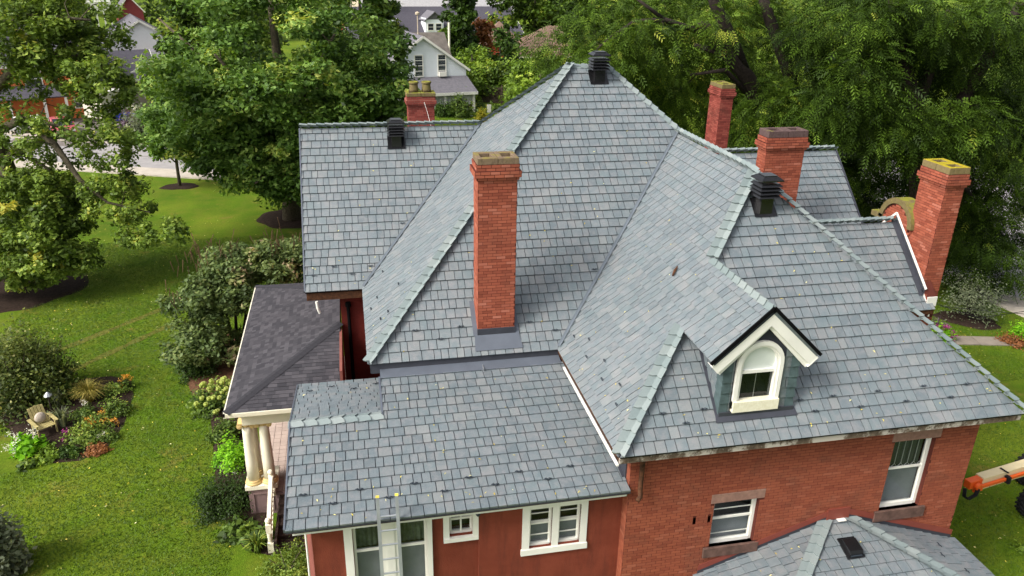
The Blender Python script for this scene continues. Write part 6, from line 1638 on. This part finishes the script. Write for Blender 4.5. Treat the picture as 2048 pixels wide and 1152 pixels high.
# ------------------------------------------------------------------ grass tufts and fallen leaves on the lawn
def grass():
    rng = np.random.default_rng(11); V = []; T = []
    def field(n, x0, x1, y0, y1, h, dens=None):
        x = rng.uniform(x0, x1, n); y = y0+(y1-y0)*rng.random(n)**1.25
        ok = np.ones(n, bool)
        ok &= ~((x > -4.1) & (x < 17.3) & (y > 12) & (y < 32))
        ok &= ~((x > -12.9) & (x < -9.0) & (y > 24.4) & (y < 31.2) & (((x+11.4)/2.5)**2+((y-27.6)/3.3)**2 < 1))
        x, y = x[ok], y[ok]; n = len(x)
        pt = .5+.5*np.sin(x*.9+np.sin(y*.7)*1.5)*np.sin(y*.8+np.sin(x*.5)*2)
        for k in range(2):
            a = rng.uniform(0, 6.28, n); l_ = h*rng.uniform(.4, 1.0, n); sp = rng.uniform(.3, 1.1, n)*l_
            p = np.stack([x+rng.normal(size=n)*.03, y+rng.normal(size=n)*.03, np.zeros(n)], 1)
            w = np.stack([-np.sin(a), np.cos(a), np.zeros(n)], 1)*.013
            t = p+np.stack([np.cos(a)*sp, np.sin(a)*sp, l_], 1)
            V.append(np.stack([p-w, p+w, t], 1).reshape(-1, 3)); T.append(np.clip(.30+.25*pt+rng.normal(size=n)*.18, 0, 1))
    field(120000, -16, -2.5, 16.5, 48, .060)
    field(40000, 15, 26, 12, 30, .060)
    field(14000, 24, 34, 24, 34, .06)
    o = bpy.data.objects.new("grass", np_mesh("grass", np.concatenate(V), 3, M['grass'], np.concatenate(T))); finish(o, None)
    props(o, "short grass blades all over the lawn", "grass", None, 'stuff')
    V = []; n = 620
    x = np.concatenate([rng.uniform(-16, -2.6, n), rng.uniform(15.5, 24, 330), rng.uniform(24,31,120)]); y = np.concatenate([17+35*rng.random(n), rng.uniform(12.5, 24, 330), rng.uniform(24,32,120)])
    P = np.stack([x, y, np.full(len(x), .05)], 1)
    ok = ~((x > -4.1) & (x < 15.5) & (y > 12) & (y < 32))
    v = leaf_arrays(rng, P[ok], 2.5, .036, .5)
    o = bpy.data.objects.new("lawn_leaves", np_mesh("lawn_leaves", v, 4, M['yleaf'], rng.random(ok.sum()))); finish(o, None)
    props(o, "pale yellow fallen leaves dotted over the lawn", "leaves", None, 'stuff')
grass()
# ------------------------------------------------------------------ houses beyond the street
def win(R, c, ux, n, w, h, mat='white', bars=2, glass='carglass', sill=True):
    c, ux, n = Vector(c), Vector(ux).normalized(), Vector(n).normalized(); up = Vector((0,0,1)); m = MB()
    t = .10
    for s in (-1, 1):
        m.obox(c+ux*s*w/2+n*.03, ux*t/2, n*.05, up*(h/2+t/2)); m.obox(c+up*s*h/2+n*.03, ux*(w/2-t/2), n*.05, up*t/2)
    for k in range(1, bars+1): m.obox(c+up*(h*(k/(bars+1)-.5))+n*.03, ux*(w/2-t/2), n*.03, up*.03)
    f = m.build("window", M[mat], R)
    MB().obox(c+n*.012, ux*(w/2-t/2), n*.008, up*(h/2-t/2)).build("pane", M[glass], f)
    return f

def rot(a):
    return Vector((math.cos(a), math.sin(a), 0)), Vector((math.sin(a), -math.cos(a), 0))     # along the front, out of the front

def gable_house(name, label, c, ang, w, d, h, rise, wallmat, roofmat, over=.35, front_gable=True, trim='white', cat="house"):
    """box with a gable roof; front_gable puts the gable end towards the front"""
    R = root(name, c, label, cat); c = Vector(c); u, n = rot(ang); up = Vector((0,0,1))
    P = lambda a, b, z: c+u*a-n*b+up*z          # b runs back from the front
    b = MB()
    for q in ([P(-w/2,0,0),P(w/2,0,0),P(w/2,0,h),P(-w/2,0,h)], [P(w/2,0,0),P(w/2,d,0),P(w/2,d,h),P(w/2,0,h)], [P(w/2,d,0),P(-w/2,d,0),P(-w/2,d,h),P(w/2,d,h)], [P(-w/2,d,0),P(-w/2,0,0),P(-w/2,0,h),P(-w/2,d,h)]):
        b.add(q, [(0,1,2,3)])
    if front_gable:
        b.add([P(-w/2,0,h),P(w/2,0,h),P(0,0,h+rise)], [(0,1,2)]).add([P(w/2,d,h),P(-w/2,d,h),P(0,d,h+rise)], [(0,1,2)])
    else:
        b.add([P(w/2,0,h),P(w/2,d,h),P(w/2,d/2,h+rise)], [(0,1,2)]).add([P(-w/2,d,h),P(-w/2,0,h),P(-w/2,d/2,h+rise)], [(0,1,2)])
    b.build("wall", M[wallmat], R)
    if front_gable:
        k = rise/(w/2)
        for s in (-1, 1):
            MB().slab([P(s*(w/2+over),-over,h-k*over),P(0,-over,h+rise),P(0,d+over,h+rise),P(s*(w/2+over),d+over,h-k*over)][::(1 if s > 0 else -1)], .12, (u*s*k+up).normalized()).build("roof", M[roofmat], R)
            MB().beam(P(s*(w/2+over),-over-.03,h-k*over-.10),P(0,-over-.03,h+rise-.10),.05,.24).build("rake_board", M[trim], R)
    else:
        k = rise/(d/2)
        for s, y0 in ((1,-over), (-1,d+over)):
            MB().slab([P(-w/2-over,y0,h-k*over),P(w/2+over,y0,h-k*over),P(w/2+over,d/2,h+rise),P(-w/2-over,d/2,h+rise)][::(1 if s > 0 else -1)], .12, (n*s*k+up).normalized()).build("roof", M[roofmat], R)
        MB().beam(P(-w/2-over,-over-.02,h-k*over-.10),P(w/2+over,-over-.02,h-k*over-.10),.05,.2).build("eave_trim", M[trim], R)
        for s in (-1, 1):
            MB().beam(P(s*(w/2+over+.02),-over,h-k*over-.08),P(s*(w/2+over+.02),d/2,h+rise-.08),.05,.2).build("rake_board", M[trim], R)
    return R, P, u, n

def houses():
    up = Vector((0,0,1))
    # white gabled house in the middle
    ang = .20
    R, P, u, n = gable_house("white_house", "white clapboard house with a steep gable and enclosed porch behind the left roof", (8.502,90.000,0.941)[:2]+(0,), ang, 10.2, 7, 4.7, 3.5, 'siding', 'greyroof')
    for a in (-.5, 2.2):
        f = win(R, P(a,-.01,5.0), u, n, .95, 2.3, bars=3)
    MB().obox(P(2.2,-.25,4.05), u*.42, n*.2, up*.24).build("air_conditioner", M['white'], R)
    for k in range(22): MB().obox(P(0,-.02,3.72+k*.19), u*max(.05,(5.1 if k < 6 else 5.1-(k-5)*.28)), n*.012, up*.006).build("clapboard", M['siding'], R)
    s = R; k = 2.0/2.6
    MB().slab([P(-5.3,-2.8,2.35),P(5.5,-2.8,2.35),P(5.2,0,3.75),P(-5.2,0,3.75)], .12, (n*.5+up).normalized()).build("porch_roof", M['greyroof'], R)
    MB().beam(P(-5.3,-2.82,2.2),P(5.5,-2.82,2.2),.08,.3).build("porch_trim", M['white'], R)
    MB().obox(P(0,-1.3,.55), u*4.9, n*1.2, up*.55).build("porch_base", M['fence'], R)
    for a in (-4.9,-2.6,.4,1.7,5.1): MB().obox(P(a,-2.55,1.1), u*.12, n*.1, up*1.15).build("porch_post", M['white'], R)
    MB().obox(P(-.7,-2.5,1.5), u*1.0, n*.04, up*.65).build("porch_panel", M['white'], R)
    for a, w in ((1.05,.55), (3.4,1.6)):
        m = MB(); q = 8
        for i in range(q): m.add([P(a-w+2*w*i/q,-2.48-(.05 if i%2 else 0),.95), P(a-w+2*w*(i+1)/q,-2.48-(0 if i%2 else .05),.95), P(a-w+2*w*(i+1)/q,-2.48-(0 if i%2 else .05),2.15), P(a-w+2*w*i/q,-2.48-(.05 if i%2 else 0),2.15)], [(0,1,2,3)])
        m.build("porch_curtain", M['lace'], R)
    MB().slab([P(.2,2.9,5.3),P(4.5,2.9,5.3),P(4.5,5.9,8.05),P(.2,5.9,8.05)], .12, (n*.9+up).normalized()).slab([P(-5.4,2.9,5.3),P(-.2,2.9,5.3),P(-.2,5.9,8.05),P(-5.4,5.9,8.05)], .12, (n*.9+up).normalized()).build("roof", M['mossroof'], R, label="weathered side roofs of the white house")
    MB().obox(P(0,6.5,2.6), u*4.6, n*1.5, up*2.6).build("wall", M['siding'], R)
    for i, (a, z) in enumerate(((-1.9,6.75),(-1.3,7.2))): MB().obox(P(a,1.2+i*.4,z+.25), u*.18, n*.25, up*.18).build("roof_vent", M['black'], R)
    MB().tube([P(.1,2.0,8.0), P(.1,2.0,10.2)], .06, 6).lathe(P(.1,2.0,10.2), [(.05,0),(.25,.1),(.25,.3),(.05,.4)], 8).build("chimney_pipe", M['beige'], R)
    p0 = Vector((13.132,103.000,7.761)); MB().tube([(p0.x, p0.y, 0), (p0.x, p0.y, p0.z+.9)], .14, 8).build("utility_pole", M['cream'], None, label="pale wooden pole standing behind the white house", category="pole")
    # long grey-roofed building behind
    R, P, u, n = gable_house("long_house", "long building with a charcoal roof and small white dormers behind the white house", (17.417,150.000,1.757)[:2]+(0,), .16, 33, 16, (17.438,150.000,2.907)[2], (18.468,158.000,7.609)[2]-(17.438,150.000,2.907)[2], 'redbrick2', 'darkroof', front_gable=False)
    for a in (-9.5, -.9):
        ZD = (17.468,150.000,4.487)[2]-8.3
        MB().obox(P(a,1.9,8.3+ZD), u*1.7, n*1.7, up*1.5).build("dormer", M['siding'], R)
        for s in (-1, 1): MB().slab([P(a+s*2.0,-.1,9.4+ZD),P(a,-.1,11.0+ZD),P(a,5.4,11.0+ZD),P(a+s*2.0,4.4,9.4+ZD)][::s], .12, (u*s*.8+up).normalized()).build("dormer_roof", M['greyroof'], R)
        MB().add([P(a-1.7,.19,9.6+ZD),P(a+1.7,.19,9.6+ZD),P(a,.19,10.9+ZD)], [(0,1,2)]).build("dormer_gable", M['greyroof'], R)
        for b in (-.75,.75): win(R, P(a+b,.18,8.3+ZD), u, n, 1.1, 1.2, bars=1)
    MB().obox(P(-13.2,6,13.4), u*.6, n*.6, up*1.9).lathe(P(-13.2,6,15.3), [(.4,0),(.9,.3),(1.0,.9),(.6,1.4)], 10).build("chimney", M['beige'], R)
    gable_house("shed_roof_house", "house with a pale mottled roof at the top edge behind the long building", (23.362,200.000,4.555)[:2]+(0,), .16, 38, 14, (23.375,200.000,5.243)[2]-.6, 7, 'beige', 'paleroof', front_gable=False)
    # tan hip-roofed house right of it
    c = Vector((31.492,118.000,2.247)); R = root("tan_roof_house", (c.x, c.y, 0), "low house with a broad tan hip roof left of the walnut limb", "house")
    b = MB(); b.box((c.x-6.5,c.y-5,0),(c.x+6.5,c.y+5,3.6)); b.build("wall", M['beige'], R)
    e, t = 3.4, 7.2; Q = [Vector((c.x+sx*7.6, c.y+sy*6.0, e)) for sx, sy in ((-1,-1),(1,-1),(1,1),(-1,1))]; r1, r2 = Vector((c.x-1.8,c.y,t)), Vector((c.x+1.8,c.y,t))
    for q in ([Q[0],Q[1],r2,r1],[Q[1],Q[2],r2],[Q[2],Q[3],r1,r2],[Q[3],Q[0],r1]): MB().slab(q, .12).build("roof", M['tanroof'], R)
    MB().beam(Q[0]-up*.1, Q[1]-up*.1, .06, .25).beam(Q[3]-up*.1, Q[0]-up*.1, .06, .25).build("eave_trim", M['cream'], R)
    # brown pyramid roof behind the bushes
    c = Vector((23.588,124.000,4.597)); R = root("brown_roof_house", (c.x, c.y, 0), "small house with a brown hip roof right of the spruce", "house")
    MB().box((c.x-2.9,c.y-2.9,0),(c.x+2.9,c.y+2.9,4.3)).build("wall", M['redbrick2'], R)
    Q = [Vector((c.x+sx*3.4, c.y+sy*3.4, 4.2)) for sx, sy in ((-1,-1),(1,-1),(1,1),(-1,1))]; a = Vector((c.x, c.y, 7.4))
    for k in range(4): MB().slab([Q[k], Q[(k+1)%4], a], .12).build("roof", M['tanroof'], R)
    # red and white gable house at the upper left
    R, P, u, n = gable_house("gable_house", "red brick house with a white clad gable at the upper left", (-24.569,108.000,5.826)[:2]+(0,), .30, 14, 12, 4.2, 4.3, 'redbrick2', 'greyroof')
    MB().add([P(-7.45,-.04,4.25),P(7.45,-.04,4.25),P(0,-.04,8.4)], [(0,1,2)]).build("gable_cladding", M['siding'], R)
    MB().beam(P(-7.5,-.10,4.2),P(7.5,-.10,4.2),.10,.25).build("belt_trim", M['white'], R)
    R, P, u, n = gable_house("maroon_house", "maroon house with white porch trim at the top left edge", (-44.549,190.000,3.715)[:2]+(0,), .3, 5, 8, (-44.386,190.000,4.732)[2], 3, 'maroon', 'greyroof')
    MB().obox(P(-6,0,5.6), u*2.4, n*1.5, up*1.0).build("porch", M['white'], R)
    for a in (-8,-6.6,-5.2,-4): MB().obox(P(a,-1.4,3.2), u*.15, n*.15, up*1.6).build("porch_post", M['white'], R)
    # orange brick house seen through the ash
    R, P, u, n = gable_house("orange_brick_house", "orange brick house with dark porch roof seen through the left tree", ((-31.811,88.000,0.926)[0], 88, 0), .40, 11, 9, 5.8, 3.2, 'orangebrick', 'darkroof', front_gable=False)
    for a in (-3.6, 1.0): win(R, P(a,-.02,4.2), u, n, 1.5, 2.0, bars=1)
    MB().slab([P(-5.5,-2.6,2.7),P(3.6,-2.6,2.7),P(3.6,0,3.6),P(-5.5,0,3.6)], .12, (n*.33+up).normalized()).build("porch_roof", M['darkroof'], R)
    for a in (-5,-1.6,1.4,3.3): MB().obox(P(a,-2.4,1.35), u*.12, n*.12, up*1.35).build("porch_post", M['white'], R)
    MB().obox(P(3.9,2.0,2.9), u*2.0, n*2.2, up*2.9).build("wall", M['orangebrick'], R)
    for s in (-1, 1): MB().slab([P(3.9+s*2.5,-.6,5.3),P(3.9,-.6,7.4),P(3.9,4.5,7.4),P(3.9+s*2.5,4.5,5.3)][::s], .12, (u*s*.8+up).normalized()).build("roof", M['darkroof'], R)
    win(R, P(4.6,-.22,1.6), u, n, .7, 1.1, bars=1)
    # grey beige garage house and the small brick house
    R, P, u, n = gable_house("garage_house", "low grey beige house with garage behind the white trailer", ((-25.208,94.000,-0.107)[0], 94, 0), .40, 9.5, 8, 3.4, 2.5, 'greige', 'darkroof', front_gable=False)
    win(R, P(3.6,-.02,1.9), u, n, .8, 1.7, bars=1)
    MB().obox(P(-1.6,-.03,1.25), u*1.6, n*.02, up*1.2).build("garage_door", M['beige'], R)
    for k in range(3): MB().obox(P(-1.6,-.06,.65+.6*k), u*1.58, n*.01, up*.02).build("door_panel_joint", M['greige'], R)
    MB().tube([P(4.3,-.1,3.2),P(4.3,-.1,.2)], .05, 6).build("downspout", M['fence'], R)
    q = Vector(P(5.1,1.0,4.4)); MB().lathe(q, [(.02,0),(.25,.04),(.42,.14),(.40,.14),(.24,.06)], 14, (-.5,-.8,.35)).tube([q, P(5.0,1.0,3.4)], .03, 5).build("satellite_dish", M['alu'], R)
    MB().obox(P(5.7,3.2,2.2), u*1.0, n*3.0, up*2.2).build("wall", M['beige'], R)
    R, P, u, n = gable_house("small_brick_house", "small house with white eave and grey brick front left of the maple", ((-20.194,97.000,0.240)[0], 97, 0), .32, 8, 8, 3.6, 1.9, 'orangebrick', 'greyroof')
    MB().obox(P(-2.6,-.05,1.5), u*1.45, n*.04, up*1.5).build("brick_panel", M['greybrick'], R)
    win(R, P(-.4,-.05,1.9), u, n, 1.0, 1.7, bars=0)
    # dark board fence
    a, b = Vector((15.170,95.720,-0.000)), Vector((21.350,91.910,-0.000)); R = root("board_fence", a, "dark weathered board fence under the thicket", "fence"); d = (b-a); L = d.length; d.normalize()
    me = None
    for k in range(int(L/.2)):
        o_ = MB().obox(a+d*(k*.2+.1)+up*(.95+.03*(k%3)), d*.09, Vector((-d.y,d.x,0))*.012, up*(.95)).build("board", M['fence'], R)
    for k in range(5): MB().obox(a+d*(k*L/4)+up*1.1, d*.07, Vector((-d.y,d.x,0))*.07, up*1.1).build("post", M['fence'], R)
    MB().beam(a+up*1.6-Vector((-d.y,d.x,0))*.04, b+up*1.6-Vector((-d.y,d.x,0))*.04, .05, .1).build("rail", M['fence'], R)
    p0 = Vector((14.920,83.760,0.000)); MB().tube([p0, p0+up*1.0], .03, 6).obox(p0+up*1.25, (.22,0,0), (0,.02,0), (0,0,.42)).build("yard_sign", M['white'], None, label="small white yard sign by the yellow bush", category="sign")
    p0 = Vector((11.290,86.500,0.000)); MB().beam(p0+up*.08, p0+Vector((2.2,-.5,.08)), .2, .12).build("plank", M['white'], None, label="pale plank lying on the lawn of the white house", category="plank")
    shrub("yellow_bush", "yellow green bush beside the white yard sign", "bush", (13.920,83.020,0.000), 1.0, 1.3, 'leaf_yel', .12, 1400, 110)
    shrub("foundation_bush", "dark round bush left before the white house porch", "bush", (10.470,86.590,0.000), 1.3, 1.6, 'leaf_dark', .14, 1800, 111)
    shrub("foundation_bush", "taller shrub at the right corner of the white house porch", "bush", (12.350,86.090,-0.000), 1.5, 2.6, 'leaf_mid', .14, 2200, 112)
    for i, (g, lab) in enumerate((((14.180,90.610,0.000), "ferns under the board fence"), ((16.270,89.090,0.000), "second bed of ferns under the board fence"))):
        shrub("fern_bed", lab, "plant", g, 1.7, .9, 'leaf_mid', .16, 1300, 113+i, stems=0)
    shrub("purple_bush", "purplish shrub beside the garage driveway", "bush", (-20.680,81.980,0.000), 1.5, 2.2, 'leaf_purple', .12, 2000, 115)
    shrub("street_shrub", "grey green shrub with pale flowers at the far side of the street", "bush", (-18.540,78.680,0.000), 2.2, 3.2, 'leaf_grey', .16, 3600, 116, flowers=('flower_white', .08, 12, .12, 0))
    shrub("street_shrub", "darker shrub nearest the street before the small brick house", "bush", (-19.550,77.260,0.000), 1.3, 1.6, 'leaf_mid', .13, 1500, 117)
    p0 = Vector((-22.760,87.900,0.000)); MB().obox(p0+up*.3, (.9,.2,0), (-.1,.4,0), (0,0,.3)).obox(p0+up*.66, (.5,.1,0), (-.05,.2,0), (0,0,.08)).build("blue_bin", M['bluetarp'], None, label="low bright blue plastic box on the garage driveway", category="box")

def car(name, label, c, ang, L, W_, H, mat, kind='car', cat="car"):
    R = root(name, c, label, cat); c = Vector(c); f = Vector((math.cos(ang), math.sin(ang), 0)); s = Vector((-f.y, f.x, 0)); up = Vector((0,0,1))
    P = lambda a, b, z: c+f*a+s*b+up*z
    if kind == 'pickup': prof = [(-.5,.28),(-.5,.58),(-.12,.58),(-.08,.95),(.16,.97),(.26,.60),(.47,.54),(.5,.42),(.5,.28)]; cab = (-.07,.24,.60,.93)
    else: prof = [(-.5,.28),(-.5,.60),(-.46,.66),(-.36,.95),(.10,1.0),(.26,.62),(.47,.54),(.5,.42),(.5,.28)]; cab = (-.38,.22,.64,.95)
    b = MB(); b.prism([P(a*L,-W_/2,z*H) for a, z in prof], s*W_)
    body = b.build("body", M[mat], R, bevel=.06)
    g = MB()
    for sg in (-1, 1):
        q = [P(cab[0]*L,sg*(W_/2+.006),cab[2]*H),P(cab[1]*L,sg*(W_/2+.006),cab[2]*H),P((cab[1]-.10)*L,sg*(W_/2+.006),cab[3]*H),P((cab[0]+.03)*L,sg*(W_/2+.006),cab[3]*H)]
        g.slab(q if sg < 0 else q[::-1], .01)
    a0, z0, a1, z1 = ((.26,.60,.16,.97) if kind == 'pickup' else (.26,.62,.10,1.0))
    g.slab([P(a0*L+.03,-W_*.42,z0*H+.05),P(a0*L+.03,W_*.42,z0*H+.05),P(a1*L+.05,W_*.42,z1*H-.05),P(a1*L+.05,-W_*.42,z1*H-.05)], .02)
    a0, z0, a1, z1 = ((-.12,.58,-.08,.95) if kind == 'pickup' else (-.46,.66,-.36,.95))
    g.slab([P(a0*L-.04,-W_*.42,z0*H+.05),P(a0*L-.04,W_*.42,z0*H+.05),P(a1*L-.04,W_*.42,z1*H-.05),P(a1*L-.04,-W_*.42,z1*H-.05)], .02)
    g.build("window", M['carglass'], R)
    for a in (-.31,.32):
        for sg in (-1, 1):
            w = MB().lathe(P(a*L, sg*(W_/2-.10), .33), [(.2,-.11),(.32,-.11),(.33,0),(.32,.11),(.2,.11)], 18, s).build("wheel", M['tyre'], R)
            MB().lathe(P(a*L, sg*(W_/2+.0), .33), [(.19,-.02),(.19,.02),(.05,.03)], 12, s*sg).build("rim", M['alu'], w)
    for sg in (-1, 1):
        MB().obox(P(.5*L, sg*W_*.36, .47*H), f*.02, s*.16, up*.08).build("headlight", M['glasswhite'], R)
        MB().obox(P(-.5*L, sg*W_*.40, .47*H), f*.02, s*.10, up*.10).build("tail_light", M['flashred'], R)
    return R

def vehicles():
    car("pickup_truck", "pink red pickup parked across the street seen through the left tree", ((-26.610,80.330,0.000)[0], (-26.610,80.330,0.000)[1]+.5, 0), 1.95-3.14, 5.0, 1.9, 1.8, 'pinkcar', 'pickup', "pickup")
    car("white_car", "white car parked at the far left beyond the street", (-29.600,82.540,0.000), .3, 4.4, 1.8, 1.5, 'whitecar')
    car("silver_car", "silver car on the right street half hidden by walnut leaves", (37.6,41.2,0), 1.05, 4.8, 1.9, 1.6, 'silver')
    up = Vector((0,0,1)); c = Vector((-24.880,87.310,0.000)); R = root("trailer", c, "off white box trailer parked before the garage", "trailer")
    u, n = rot(1.15); P = lambda a, b, z: c+u*a-n*b+up*z
    MB().obox(P(.6,0,1.75), u*1.6, n*1.15, up*1.25).build("body", M['trailer'], R, bevel=.08)
    MB().obox(P(.6,0,3.02), u*1.55, n*1.1, up*.03).build("roof", M['white'], R)
    MB().obox(P(.5,0,3.12), u*.3, n*.3, up*.08).build("roof_hatch", M['silver'], R)
    MB().obox(P(-1.02,0,1.7), u*.02, n*.03, up*1.1).build("door_bar", M['alu'], R)
    for b in (-1.0, 1.0):
        w = MB().lathe(P(.8,b,.36), [(.2,-.1),(.35,-.1),(.36,0),(.35,.1),(.2,.1)], 18, n).build("wheel", M['tyre'], R)
        MB().lathe(P(.8,b*1.05,.36), [(.2,-.02),(.2,.02),(.05,.03)], 12, n*(1 if b < 0 else -1)).build("rim", M['alu'], w)
houses()
vehicles()
